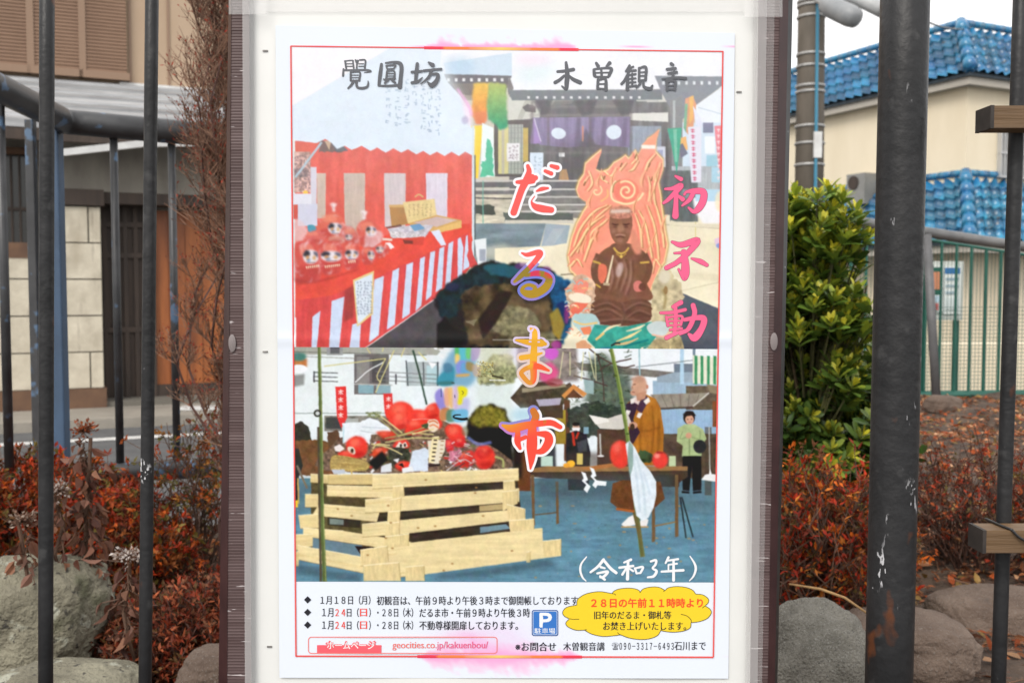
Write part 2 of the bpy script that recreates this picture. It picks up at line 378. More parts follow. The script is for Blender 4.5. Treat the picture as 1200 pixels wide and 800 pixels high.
    c.rect(613, 150, 619, 190, (190, 164, 92)); c.rect(588, 146, 591, 204, (186, 180, 160))
    c.rect(594, 168, 609, 189, (232, 232, 236)); c.marks(596, 171, 607, 186, 4, 3, (120, 100, 110))
    c.rect(621, 179, 636.5, 230, (214, 228, 246)); c.marks(626, 184, 634, 205, 5, 3, (140, 160, 180))
    for i, y in enumerate((211, 221, 230, 239, 247)):
        c.rect(555, y, 690, y + 2, (198, 196, 192)); c.rect(555, y + 2.4, 690, y + 8.6, (106 + 10 * i, 106 + 9 * i, 108 + 7 * i), tex=.12, tsc=6)
    c.poly([(556, 228), (612, 228), (610, 262), (556, 262)], (200, 194, 176), tex=.25, tsc=7, an=(2, .5)); c.poly([(556, 240), (580, 241), (580, 252), (556, 251)], (74, 80, 74), jag=1)
    c.line([(556, 232), (600, 233)], 1.6, (90, 90, 88)); c.line([(566, 212), (566, 262)], 1.2, (110, 176, 160))
    c.poly([(590, 249), (672, 250), (672, 258), (592, 260)], (96, 102, 98), jag=.8); c.rect(592, 258, 672, 262, (206, 202, 190))
    # eaves
    c.poly([(516, 70), (532, 62), (598, 58), (640, 57), (768, 57), (846, 60), (846, 104), (596, 106)], (240, 243, 251))
    c.poly([(520, 74), (600, 62), (600, 90), (523, 90)], (198, 220, 240)); c.poly([(522, 68), (545, 66), (560, 80), (540, 92), (524, 88)], (150, 190, 225), a=.5, soft=4)
    c.poly([(600, 88), (640, 66), (655, 82), (622, 100)], (204, 232, 236), a=.6, soft=6); c.ell(626, 70, 22, 6, (246, 214, 236), soft=4, a=.7)
    c.poly([(518, 87), (600, 89), (594, 104), (592, 112), (546, 112), (530, 104)], (86, 84, 88))
    for x in range(524, 598, 9): c.rect(x, 92, x + 3.2, 95.6, (232, 234, 238))
    for i in range(12): c.line([(531 + i * 2.4, 98), (540 + i * 2.4, 116)], .8, (158, 140, 112), a=.8)
    c.rect(532, 98, 556, 118, (112, 104, 96), a=.5)
    c.poly([(597, 90), (602, 104), (596, 112), (594, 100)], (110, 106, 108))
    c.poly([(596, 106), (776, 105), (776, 117), (600, 118)], (106, 112, 118))
    for x in range(618, 752, 10): c.rect(x, 113, x + 3, 116, (226, 228, 232))
    for x0, x1 in ((624, 648), (672, 700), (718, 744)): c.poly([(x0, 118), (x1, 117), (x1 - 6, 134), (x0 + 10, 136)], (76, 74, 78), a=.8, soft=.8)
    c.poly([(767, 89), (846, 90), (846, 101), (815, 124), (798, 142), (786, 128), (776, 110)], (118, 124, 134), col2=(134, 138, 146))
    for x in range(776, 842, 9): c.rect(x, 95.5, x + 3, 99.5, (222, 230, 238))
    c.poly([(785, 118), (800, 112), (800, 206), (788, 206)], (130, 132, 134)); c.line([(790, 118), (790, 150)], 3, (176, 184, 186))
    # right side: banners, streamers
    c.poly([(815, 124), (846, 102), (846, 146), (818, 144)], (232, 240, 250)); c.line([(818, 126), (846, 134)], .9, (176, 196, 214))
    c.rect(800, 144, 846, 205, (206, 224, 242)); c.rect(824, 144, 836, 156, (120, 122, 150)); c.rect(826, 160, 838, 180, (238, 246, 252)); c.rect(828, 182, 842, 198, (160, 206, 226))
    c.poly([(803, 116), (812, 112), (816, 122), (812, 152), (806, 158), (802, 150)], (222, 150, 110)); c.poly([(803, 122), (806, 122), (804, 156), (801, 150)], (120, 176, 140)); c.poly([(808, 114), (813, 112), (812, 140), (808, 146)], (236, 178, 96))
    c.poly([(812, 124), (822, 140), (824, 150), (815, 146)], (226, 230, 250))
    c.poly([(797, 162), (804, 160), (806, 176), (796, 176)], (238, 178, 110)); c.poly([(796, 170), (800, 168), (806, 180), (798, 186)], (110, 110, 130))
    c.rect(787, 195, 846, 222, (176, 184, 190), tex=.1, tsc=3, an=(.3, 4)); c.rect(834, 196, 846, 214, (170, 210, 230))
    c.rect(785, 200, 818, 260, (104, 110, 112), tex=.2, tsc=9, an=(.4, 2)); c.poly([(812, 228), (846, 232), (846, 262), (824, 262), (814, 248)], (240, 240, 246), soft=.6)
    c.rect(800, 222, 832, 232, (128, 140, 146)); c.rect(815, 222, 846, 236, (180, 214, 236)); c.poly([(786, 258), (800, 262), (846, 263), (846, 268), (784, 264)], (226, 218, 194))
    c.poly([(782, 151), (799, 150), (797, 172), (793, 204), (788, 176)], (70, 166, 136)); c.poly([(789, 152), (793, 152), (794, 190), (791, 190)], (140, 204, 180), a=.7)
    c.poly([(806, 149), (822, 148), (822, 214), (810, 214)], (226, 226, 242)); c.poly([(837, 148), (846, 147), (846, 205), (842, 196)], (232, 128, 140))
    for y in range(152, 212, 7):
        x = 811.5 + (y - 152) * .045
        c.line([(x - 2, y), (x + 2.4, y + .4)], 1.1, (206, 84, 116)); c.line([(x - 1.8, y + 2.5), (x + 2.4, y + 2.5)], 1, (206, 84, 116)); c.line([(x + .2, y - 1), (x, y + 4)], 1, (206, 84, 116)); c.line([(840, y), (844, y)], 1, (246, 226, 230)); c.line([(842, y - 1), (842, y + 3)], 1, (246, 226, 230))
    c.ell(842, 284, 5, 6, (226, 200, 220), jag=1); c.ell(843, 288, 4, 3, (140, 160, 220)); c.ell(843, 236, 5, 12, (250, 232, 190), a=.7, soft=1)
    # rainbow streamer bleeding
    c.poly([(555, 98), (574, 97), (572, 128), (568, 146), (557, 145), (552, 132)], (232, 186, 60), col2=(226, 112, 62), jag=.8, soft=.5, tex=.1)
    c.poly([(573, 97), (593, 98), (594, 122), (595, 150), (586, 152), (580, 146), (572, 140), (570, 122)], (176, 186, 84), col2=(36, 140, 104), jag=.8, soft=.5, tex=.1)
    c.poly([(553, 132), (570, 130), (571, 142), (560, 146)], (224, 120, 76), a=.8, soft=1)
    c.poly([(547, 148), (566, 147), (563, 178), (560, 209), (555, 209), (553, 180)], (246, 208, 66)); c.poly([(551, 152), (557, 151), (556, 164), (551, 164)], (252, 240, 196))
    c.poly([(565, 144), (578, 150), (580, 207), (563, 208)], (232, 244, 246)); c.poly([(571, 162), (577, 168), (579, 206), (563, 207), (565, 188), (569, 190)], (88, 188, 150), jag=1.2)
    c.rect(553, 148, 556, 300, (206, 222, 232)); c.rect(556, 182, 557.4, 300, (90, 96, 100))
    # tent roof and red-and-white curtains
    roof = [(343, 124), (400, 90), (456, 57), (517, 60), (516, 78), (524, 96), (540, 113), (549, 128), (552, 150), (554, 184), (343, 184)]
    c.rect(344, 160, 553, 300, (222, 100, 90), tex=.09, tsc=14, an=(.5, 2))
    for _ in range(34):
        x = R.uniform(372, 545); c.line([(x, R.uniform(172, 200)), (x + R.uniform(-8, 10), R.uniform(210, 275))], R.uniform(2, 6), R.choice([0, 1]) * np.array([22, 26, 24]) + np.array([208, 88, 78]), a=.33, soft=1.2)
    for x0, x1, y1, col in ((371, 382, 256, (202, 182, 170)), (403, 428, 276, (196, 178, 168)), (450, 475.5, 266, (206, 194, 198)), (499, 524.5, 258, (216, 208, 224))):
        c.poly([(x0, 203), (x1, 203), (x1 - .5, y1), (x0 + 1, y1)], col, tex=.05, tsc=5, an=(.4, 3))
    edge = [(343, 165), (356, 166), (371, 168), (381, 163), (389, 168), (395, 175), (404, 171), (412, 176), (424, 171), (434, 177), (442, 173), (452, 179), (461, 174), (470, 179), (478, 175), (488, 181), (496, 177), (504, 182), (512, 178), (521, 183), (529, 178), (538, 183), (545, 178), (553, 182)]
    c.poly([(374, 163), (395, 170), (402, 178), (374, 178)], (116, 96, 92), jag=1.2); c.poly([(388, 168), (400, 168), (408, 177), (394, 178)], (104, 104, 110)); c.poly([(380, 165), (388, 166), (386, 176)], (196, 166, 140))
    c.poly(roof[:-2] + [(553, 150)] + edge[::-1], (216, 231, 247)); c.poly([(343, 110), (380, 94), (400, 88), (343, 124)], (226, 232, 244), a=.6, soft=3)
    c.poly([(343, 57), (455, 57), (400, 89), (343, 123)], (246, 243, 250), soft=.6)
    c.poly([(455, 57), (517, 62), (550, 140), (552, 178), (530, 170)], (222, 236, 250), a=.7, soft=5); c.poly([(540, 112), (553, 128), (552, 150), (546, 140)], (246, 220, 240), a=.8, soft=1.6)
    c.line([(536, 104), (549, 124), (553, 136)], 3, (236, 168, 226), soft=1.1, a=.8); c.ell(545, 141, 4, 5, (160, 150, 190), soft=1, a=.6)
    x = 455
    for x, y0, y1 in ((455, 103, 142), (466, 105, 145), (477, 92, 148), (486, 98, 120), (496, 100, 150), (504, 104, 152), (513, 104, 154)):
        y = y0
        while y < y1:
            s_ = 7.5
            for _ in range(4):
                dx, dy = R.uniform(-2.6, 2.6), R.uniform(0, 6); l = R.uniform(2, 4)
                d = R.rand() < .5
                c.line([(x + dx - (l / 2 if d else .3), y + dy - (0 if d else l / 2)), (x + dx + (l / 2 if d else -.3), y + dy + (0.3 if d else l / 2))], .9, (134, 158, 186), a=.8)
            y += 9.5
    # left end of the stall
    c.rect(343, 163, 346, 330, (226, 238, 240)); c.poly([(346, 166), (372, 168), (371, 178), (346, 178)], (218, 98, 84))
    c.rect(344.5, 178, 364, 226, (196, 158, 150), tex=.45, tsc=3); c.marks(346, 182, 362, 222, 5, 3, (96, 84, 96)); c.rect(345, 198, 362, 208, (96, 90, 96), a=.5, tex=.4, tsc=2)
    c.ell(358, 226, 3, 3, (240, 196, 90)); c.rect(364, 196, 371, 250, (208, 206, 220)); c.rect(344, 227, 365, 240, (222, 222, 236)); c.rect(344, 240, 349, 257, (206, 92, 84)); c.rect(349, 239, 372, 265, (206, 208, 228))
    c.line([(346, 208), (377, 167)], 2.6, (172, 194, 208))
    # counter
    c.poly([(346, 328), (360, 318), (420, 290), (470, 268), (551, 262), (554, 282), (546, 290), (346, 372)], (222, 82, 70), tex=.06, tsc=12)
    body = [(347, 352), (389, 346), (440, 326), (505, 295), (549, 272), (556, 306), (541, 327), (487, 366), (427, 408), (347, 408)]
    c.poly(body, (212, 78, 78), tex=.08, tsc=6, an=(.5, 3))
    for q in ([(185, 605), (222, 575), (205, 752), (180, 752)], [(275, 530), (335, 510), (310, 752), (262, 752)], [(372, 640), (412, 630), (405, 752), (357, 752)], [(475, 430), (520, 413), (495, 690), (450, 725)], [(560, 390), (592, 375), (570, 640), (533, 665)], [(625, 360), (657, 348), (640, 590), (605, 615)], [(690, 332), (712, 322), (695, 553), (668, 580)], [(737, 302), (760, 295), (742, 505), (715, 530)], [(780, 285), (803, 275), (792, 470), (762, 490)], [(822, 262), (845, 250), (832, 440), (806, 462)], [(866, 240), (880, 232), (893, 280), (886, 410), (865, 430)], [(905, 225), (912, 222), (920, 370), (890, 388)]):
        c.poly(z4(q, 320, 220), (200, 214, 240), tex=.04, tsc=4)
    c.poly([(404, 340), (416, 332), (414, 372), (402, 378)], (150, 64, 62), a=.8, soft=1)
    c.poly(z4([(374, 432), (473, 388), (468, 592), (394, 652)], 320, 220), (226, 200, 140)); c.poly(z4([(382, 440), (466, 402), (458, 584), (398, 640)], 320, 220), (214, 226, 240))
    c.marks(418, 330, 435, 368, 4, 2.4, (110, 120, 140), a=.6)
    c.poly([(550, 290), (560, 310), (552, 314), (547, 300)], (206, 78, 76)); c.poly([(556, 281), (570, 279), (570, 308), (560, 311)], (226, 232, 238)); c.rect(562, 292, 569, 306, (120, 130, 150), a=.6)
    # wooden box, tray, leaflets
    c.poly([(456, 241), (478, 240), (482, 262), (459, 266)], (176, 132, 88)); c.rect(456, 240, 474, 243, (206, 164, 110)); c.line([(486, 231), (491, 228), (496, 231)], 1.6, (214, 182, 120))
    c.poly([(472, 237), (509, 233), (512, 254), (478, 262)], (226, 204, 148), tex=.06); c.marks(479, 239, 507, 254, 5, 2, (150, 130, 100), a=.5)
    c.poly([(478, 262), (512, 252), (541, 258), (540, 266), (512, 273), (490, 268)], (206, 164, 104)); c.poly([(484, 261), (512, 254), (536, 258), (512, 266)], (202, 180, 176)); c.poly([(512, 268), (541, 259), (541, 267), (513, 273)], (224, 184, 116))
    c.poly([(452, 266), (470, 263), (472, 268), (458, 272)], (90, 60, 56), a=.7); c.poly([(454, 268), (490, 263), (508, 264), (498, 278), (460, 279)], (196, 192, 204), tex=.2, tsc=3); c.poly([(480, 264), (492, 262), (498, 268), (486, 271)], (112, 156, 196)); c.poly([(456, 271), (474, 272), (494, 275), (490, 281), (458, 278)], (206, 200, 206), tex=.25, tsc=2)
    c.poly([(466, 280), (497, 277), (496, 287), (484, 287)], (206, 78, 66)); c.poly([(472, 281), (484, 282), (484, 286), (474, 286)], (120, 62, 56)); c.poly([(505, 271), (515, 269), (523, 287), (517, 288)], (216, 222, 242)); c.poly([(452, 284), (460, 287), (459, 292), (450, 291)], (232, 224, 222))
    # round red dolls in knotted clear bags
    zd = lambda L: [(340 + x / 7.27, 230 + y / 7.27) for x, y in L]
    c.blob(zd([(30, 215), (90, 205), (150, 300), (110, 400), (50, 400)]), (226, 200, 204), a=.75, soft=.5); c.blob(zd([(150, 250), (200, 245), (225, 285), (190, 310), (155, 300)]), (84, 150, 172))
    def bag(pts, face=None, txt=None, hi=6, col=(204, 86, 80)):
        P = np.array(zd(pts)); x0, y0 = P.min(0); x1, y1 = P.max(0); w, h = x1 - x0, y1 - y0
        c.blob([tuple(p) for p in P], col, soft=.2); c.blob([(x0 + w * .15, y0 + h * .62), (x0 + w * .85, y0 + h * .62), (x0 + w * .75, y0 + h * .95), (x0 + w * .25, y0 + h * .95)], (182, 66, 62), soft=1.2, a=.6)
        c.blob([(x0 + w * .2, y0 + h * .12), (x0 + w * .6, y0 + h * .08), (x0 + w * .7, y0 + h * .3), (x0 + w * .25, y0 + h * .35)], (232, 146, 124), soft=1.2, a=.6)
        for _ in range(hi):
            t = R.uniform(0, 6.28); r1, r2 = R.uniform(.25, .4), R.uniform(.42, .52); cx, cy = x0 + w / 2, y0 + h / 2; c.line([(cx + w * r1 * math.cos(t), cy + h * r1 * math.sin(t)), (cx + w * r2 * math.cos(t + .2), cy + h * r2 * math.sin(t + .2)), (cx + w * r2 * math.cos(t + .5), cy + h * r2 * math.sin(t + .5))], [.3, 1.1, .3], (236, 214, 224), a=.7, soft=.2)
        if face:
            fx, fy, rx, ry = face; (fx, fy), rx, ry = zd([(fx, fy)])[0], rx / 7.27, ry / 7.27
            c.ell(fx, fy, rx, ry, (226, 218, 226), soft=.2); c.blob([(fx - rx, fy - ry * .2), (fx - rx * .6, fy - ry * .95), (fx - rx * .1, fy - ry * .5), (fx - rx * .4, fy)], (56, 54, 62), soft=.2); c.blob([(fx + rx * .3, fy - ry * .7), (fx + rx * .8, fy - ry * .6), (fx + rx * .9, fy), (fx + rx * .5, fy - ry * .1)], (96, 92, 110), soft=.3)
            c.ell(fx - rx * .42, fy + ry * .15, rx * .2, ry * .34, (200, 140, 90), soft=.2); c.ell(fx + rx * .4, fy + ry * .15, rx * .2, ry * .34, (206, 160, 110), soft=.2); c.ell(fx - rx * .3, fy + ry * .5, rx * .22, ry * .24, (80, 110, 160), soft=.3, a=.7); c.line([(fx - rx * .5, fy + ry * .8), (fx + rx * .5, fy + ry * .8)], .8, (110, 90, 96), a=.7)
        if txt:
            for q in range(txt[2]):
                (tx, ty) = zd([(txt[0] + q * 17, txt[1] - q * 2)])[0]; c.line([(tx, ty - 1.6), (tx + .4, ty + 1.8)], .9, (236, 220, 190)); c.line([(tx - .9, ty - .3), (tx + 1.1, ty - .5)], .8, (236, 220, 190))
    def knot(x, y):
        (x, y), = zd([(x, y)]); c.poly([(x - 4.5, y - 4), (x - 1, y - 5.5), (x + 4, y - 3.5), (x + 1.6, y + 1), (x + 2.6, y + 5), (x - 2, y + 5), (x - 1.4, y)], (236, 224, 226), a=.9, soft=.2, jag=.6); c.line([(x - 2, y - 3), (x, y + 2)], .7, (206, 176, 180))
    bag([(225, 265), (300, 180), (375, 140), (450, 185), (470, 270), (440, 350), (330, 370), (250, 340)], (385, 275, 62, 50), None, 10, (216, 108, 92)); knot(372, 92)
    bag([(565, 300), (590, 225), (650, 200), (720, 225), (760, 290), (770, 390), (700, 440), (620, 430)], (690, 300, 46, 44), None, 10, (212, 100, 88)); knot(630, 160); c.blob(zd([(640, 330), (690, 320), (740, 290), (785, 310), (790, 370), (720, 430), (640, 440)]), (230, 214, 222), a=.55, soft=.5)
    bag([(110, 370), (150, 320), (230, 290), (290, 330), (280, 410), (180, 420)], None, None, 9, (208, 104, 98)); bag([(440, 270), (520, 260), (580, 330), (590, 400), (500, 420), (440, 370)], (500, 350, 30, 24), None, 9, (206, 112, 106))
    bag([(330, 350), (400, 335), (460, 360), (450, 400), (350, 400)], None, None, 6, (202, 130, 118))
    bag([(40, 420), (90, 380), (200, 385), (250, 440), (268, 560), (262, 700), (200, 735), (60, 735), (40, 640)], (178, 515, 68, 60), (140, 606, 7), 12); bag([(240, 440), (300, 385), (390, 385), (450, 430), (462, 540), (430, 640), (340, 670), (270, 640)], (352, 512, 92, 46), (300, 600, 8), 9)
    bag([(445, 420), (500, 395), (570, 410), (600, 480), (590, 570), (520, 625), (450, 600)], (525, 498, 58, 44), (500, 560, 4), 8); bag([(605, 470), (660, 430), (715, 455), (725, 530), (690, 580), (620, 570)], (690, 505, 28, 40), None, 6); bag([(725, 430), (770, 405), (810, 440), (815, 500), (760, 525), (725, 490)], (765, 455, 34, 28), None, 6); bag([(805, 420), (835, 410), (850, 450), (838, 485), (810, 480)], None, None, 4)
    c.poly(zd([(820, 395), (850, 392), (890, 435), (855, 448)]), (236, 232, 236)); c.poly(zd([(785, 355), (870, 360), (868, 380), (790, 375)]), (226, 208, 200)); c.poly(zd([(40, 690), (180, 735), (400, 670), (600, 610), (560, 640), (300, 720), (60, 760)]), (150, 54, 50), soft=.8, a=.5)
    # asphalt in front of the stall and the damp patch with bleeding ink
    c.poly([(427, 409), (487, 367), (541, 328), (556, 312), (574, 306), (596, 310), (600, 409)], (78, 74, 78), tex=.1, tsc=10)
    blob = [(508, 350), (515, 340), (536, 326), (556, 312), (575, 306), (592, 312), (604, 308), (622, 314), (634, 310), (648, 318), (656, 326), (667, 330), (664, 352), (672, 370), (664, 384), (656, 408), (512, 408), (518, 378)]
    c.poly(blob, (40, 38, 38), jag=2.4, soft=.25)
    c.poly([(512, 346), (530, 330), (556, 314), (580, 308), (596, 316), (590, 332), (560, 336), (540, 350), (534, 372), (516, 372)], (30, 44, 50), soft=1, jag=2, tex=.4, tsc=6)
    c.poly([(540, 344), (556, 336), (590, 332), (640, 336), (648, 370), (640, 402), (600, 406), (548, 404)], (80, 66, 48), soft=1.2, tex=.6, tsc=12, jag=2); c.poly([(566, 386), (574, 368), (598, 358), (622, 362), (634, 378), (630, 392), (600, 394)], (122, 116, 88), soft=.6, tex=.4, tsc=5, jag=1.8); c.poly([(596, 394), (650, 388), (654, 407), (596, 407)], (112, 104, 80), soft=.8, tex=.35, tsc=6, jag=1.5)
    c.poly([(560, 374), (586, 340), (602, 342), (582, 378), (566, 398)], (46, 36, 32), soft=.8); c.poly([(606, 340), (640, 338), (646, 352), (616, 356)], (56, 46, 42), soft=.8, a=.8); c.poly([(545, 376), (560, 374), (556, 382)], (150, 142, 116), a=.6, jag=1)
    c.poly([(640, 316), (668, 330), (667, 356), (670, 376), (660, 404), (648, 384), (646, 350)], (30, 74, 112), soft=.9, jag=2, tex=.4, tsc=5); c.poly([(652, 356), (662, 352), (666, 372), (658, 392), (652, 380)], (20, 48, 96), soft=.8, jag=1)
    c.poly([(566, 312), (590, 308), (612, 316), (600, 326), (574, 322)], (40, 84, 100), soft=.8, jag=1.2); c.poly([(512, 380), (522, 372), (530, 384), (548, 390), (540, 406), (512, 406)], (32, 28, 30), soft=1)
    c.poly([(644, 368), (654, 360), (662, 380), (656, 400), (648, 390)], (168, 138, 50), soft=1, a=.85); c.ell(664, 368, 3, 12, (150, 50, 120), soft=1, a=.75); c.ell(652, 404, 6, 5, (180, 70, 160), soft=1.2, a=.85); c.ell(612, 312, 9, 4, (96, 60, 130), soft=1, a=.7); c.ell(640, 316, 6, 4, (110, 50, 120), soft=1, a=.7); c.ell(530, 336, 8, 5, (50, 50, 90), soft=1.2, a=.6)
    c.line([(577, 398), (660, 398)], 1.1, (188, 186, 180), a=.8)
    # guardian statue with its wheel of flames
    fl = [(664, 300), (668, 280), (674, 262), (682, 247), (688, 238), (677, 230), (674, 221), (677, 211), (683, 203), (685, 190), (694, 182), (705, 173), (700, 187), (697, 197), (704, 200), (712, 197), (719, 189), (728, 184), (733, 180), (737, 184), (745, 174), (748, 180), (753, 171), (759, 161), (766, 157), (774, 150), (770, 162), (769, 176), (778, 186), (778, 198), (773, 213), (776, 229), (778, 247), (781, 270), (784, 287), (780, 308), (774, 316), (768, 330), (760, 350), (694, 350), (680, 330), (667, 318)]
    c.poly(fl, (176, 140, 84), soft=.2); ctr = np.array((728, 262)); fl2 = [tuple(np.array(p) + (ctr - p) / np.hypot(*(ctr - p)) * 1.1) for p in fl]; c.poly(fl2, (246, 212, 158)); fl3 = [tuple(np.array(p) + (ctr - p) / np.hypot(*(ctr - p)) * 2.8) for p in fl]
    c.poly(fl3, (242, 152, 128), tex=.05, tsc=10)
    c.rect(752, 170, 768, 174.5, (250, 240, 226)); c.poly([(752, 170), (760, 162), (772, 152), (768, 170)], (244, 158, 124))
    def spiral(cx, cy, r, turns, w, ph=0, sg=1, col=(248, 220, 168)):
        T = np.linspace(0, 1, 40); c.line([(cx + r * (1 - .93 * t) * math.cos(ph + sg * turns * 2 * PI * t), cy + r * (1 - .93 * t) * math.sin(ph + sg * turns * 2 * PI * t)) for t in T], w, col)
    c.ell(734, 224, 15, 14, (236, 128, 108)); spiral(734, 224, 12, 1.7, 2.2, -2.2); c.line([(722, 212), (717, 220), (717, 232), (724, 237), (736, 239), (748, 234), (754, 226)], 2.4, (248, 224, 176)); c.line([(727, 211), (720, 216), (718, 226)], 1.4, (166, 120, 80))
    spiral(699, 224, 7, 1.0, 1.6, -1); c.line([(704, 236), (712, 230), (712, 222)], 1.5, (250, 190, 120))
    flows = [[(676, 296), (684, 276), (698, 256), (716, 240)], [(672, 290), (680, 268), (696, 248), (712, 240)], [(668, 300), (678, 286), (690, 266), (708, 252)], [(690, 290), (694, 272), (706, 262), (712, 256)], [(684, 306), (692, 284), (700, 270)], [(764, 302), (760, 280), (756, 262), (748, 246)], [(772, 304), (770, 284), (766, 262), (758, 240)], [(778, 290), (776, 270), (772, 252), (766, 232)], [(752, 290), (750, 268), (744, 250)], [(760, 236), (762, 220), (759, 206)], [(768, 240), (766, 222), (770, 206), (774, 190)], [(708, 200), (716, 206), (722, 196)], [(740, 192), (746, 186), (744, 178)], [(756, 200), (760, 190), (768, 180)], [(690, 200), (694, 214), (688, 224)], [(726, 200), (734, 190)], [(736, 200), (742, 198), (748, 188)], [(712, 214), (706, 210), (704, 204)], [(684, 214), (690, 206)], [(668, 312), (676, 304), (682, 312)], [(774, 312), (768, 304), (764, 320)]]
    for f in flows:
        f = np.array(f, float); c.line(f + (1.6, 1.2), 1.3, (160, 112, 74), a=.75); c.line(f, [1.6] + [2] * (len(f) - 2) + [.8], (248, 216, 160)); c.line(f + (-3, 0), 1.2, (228, 116, 98), a=.7)
    for x, y in ((684, 218), (707, 211), (727, 196), (744, 186), (760, 196), (763, 212)): c.line([(x, y), (x + 2, y - 5)], 1.8, (128, 92, 60), a=.9)
    br = (122, 84, 66); dk = (78, 50, 42); lt = (172, 132, 118)
    for x0, y0 in ((690, 256), (698, 270), (682, 284), (752, 262), (764, 276), (756, 292), (775, 260), (742, 236), (762, 226), (768, 200), (752, 206), (716, 204), (700, 206), (690, 230)):
        c.line([(x0, y0 + 14), (x0 + R.uniform(-2, 1), y0 + 8), (x0 + R.uniform(0, 4), y0), (x0 + R.uniform(2, 7), y0 - 9)], [.5, 3.2, 2.4, .5], (250, 178, 140)); c.line([(x0 + 2, y0 + 14), (x0 + 1.5, y0 + 6), (x0 + 5, y0 - 4)], [.4, 1.2, .4], (168, 106, 70), a=.8)
    c.blob([(700, 302), (706, 294), (714, 289), (720, 285), (736, 285), (748, 290), (758, 299), (761, 316), (758, 332), (762, 352), (696, 352), (698, 334), (696, 318)], br, tex=.10, tsc=8)
    c.blob([(716, 250), (727, 245), (739, 250), (741, 264), (738, 278), (732, 286), (723, 286), (717, 278), (714, 264)], (136, 94, 74), tex=.08); c.blob([(714, 252), (716, 244), (727, 241), (739, 244), (741, 252), (734, 256), (720, 256)], (190, 128, 108), tex=.3, tsc=2); c.poly([(716, 246), (738, 245), (739, 249), (715, 250)], (220, 196, 184), soft=.3)
    c.line([(717, 262), (721, 263.5), (725, 263)], [1, 1.8, 1.2], dk); c.line([(738, 262), (734, 263.5), (730, 263)], [1, 1.8, 1.2], dk); c.line([(719, 266), (724, 266)], 1.1, (92, 62, 52)); c.line([(731, 266), (736, 266)], 1.1, (92, 62, 52)); c.blob([(725, 264), (730, 264), (731.5, 271), (723.5, 271)], (160, 116, 94), soft=.3); c.ell(719, 271, 2.6, 2.6, (156, 112, 92), soft=.6); c.ell(736, 271, 2.6, 2.6, (150, 106, 86), soft=.6)
    c.line([(721, 276), (727, 274.6), (733, 276.2)], 1.2, (176, 136, 118)); c.line([(722, 278.4), (727, 277), (732, 278.6)], 1.2, dk, a=.8); c.ell(727, 282, 3.4, 2.2, (158, 114, 94), soft=.6)
    c.blob([(740, 268), (747, 276), (752, 294), (746, 298), (740, 288)], (216, 140, 116), soft=.3); c.line([(719, 290), (723, 295), (728, 297), (733, 295), (737, 290)], 2.2, (206, 168, 84)); c.line([(722, 297), (728, 301), (734, 297)], 1.2, (186, 146, 70)); c.ell(728, 300.5, 1.8, 2, (220, 182, 96))
    c.blob([(702, 310), (710, 311), (711, 322), (706, 332), (701, 326)], (226, 118, 94)); c.line([(702, 298), (696, 314), (698, 328), (706, 338)], [8, 7, 6.4, 5], (116, 80, 64)); c.line([(699, 302), (694.5, 314)], 1.4, lt, a=.7, soft=.4); c.line([(695, 306), (704, 309)], 2.2, (206, 168, 84)); c.line([(755, 298), (761, 312), (758, 326), (752, 334)], [8, 7.4, 7, 6], (112, 76, 60)); c.line([(750, 308), (761, 307)], 2.2, (206, 168, 84)); c.blob([(743, 331), (750, 329), (756, 338), (748, 342), (743, 339)], (206, 120, 112)); c.ell(753, 336, 4.4, 4.6, (104, 68, 56)); c.ell(707, 338, 5.4, 6, (108, 72, 58)); c.line([(698, 333), (704, 337)], 2, (196, 158, 76))
    for f in ([(720, 302), (727, 316), (722, 338)], [(731, 304), (734, 320), (727, 342)], [(739, 304), (739, 324), (733, 346)], [(716, 308), (718, 324), (714, 340)]): c.line(f, [1, 2.8, 1], lt, a=.75, soft=.5); c.line(np.array(f) + (2.6, 0), 1.5, dk, a=.6, soft=.3)
    c.ell(726, 316, 4, 9, (214, 190, 190), soft=1.2, a=.7, rot=.25); c.line([(718.6, 299), (711, 332)], [1.6, 3], (236, 220, 186)); c.poly([(707, 331), (715, 332), (714, 335), (707, 334)], (190, 170, 140))
    c.blob([(691, 360), (698, 352), (712, 350), (728, 354), (744, 350), (758, 352), (766, 360), (765, 372), (752, 380), (728, 382), (704, 380), (693, 373)], (106, 72, 58), tex=.14, tsc=6, an=(3, .6))
    for f in ([(695, 360), (712, 355), (727, 363)], [(693, 368), (712, 362), (729, 371)], [(765, 359), (748, 355), (732, 364)], [(763, 369), (748, 364), (733, 373)], [(700, 377), (726, 374), (752, 376)], [(729, 354), (732, 366), (728, 380)]): c.line(f, 1.6, (158, 116, 102), a=.75, soft=.3); c.line(np.array(f) + (0, 2.2), 1.6, (62, 42, 36), a=.6, soft=.3)
    c.poly([(662, 342), (672, 324), (682, 320), (696, 328), (698, 346), (692, 360), (690, 378), (674, 384), (668, 366)], (214, 178, 152), tex=.25, tsc=5, jag=1.2); c.blob([(672, 336), (680, 327), (690, 333), (684, 346), (676, 346)], (236, 140, 122)); c.blob([(668, 358), (680, 353), (690, 352), (684, 363), (672, 369)], (226, 112, 92)); c.blob([(666, 346), (678, 343), (692, 348), (690, 355), (672, 353)], (240, 228, 206))
    for _ in range(46):
        x, y = R.uniform(664, 694), R.uniform(328, 396); c.line([(x - 3, y + R.uniform(-2, 2)), (x, y - 1.5), (x + 3, y + R.uniform(-2, 2))], R.uniform(.7, 1.8), [(246, 236, 216), (236, 120, 96), (196, 150, 110), (150, 196, 200), (240, 190, 130)][R.randint(5)], a=.85)
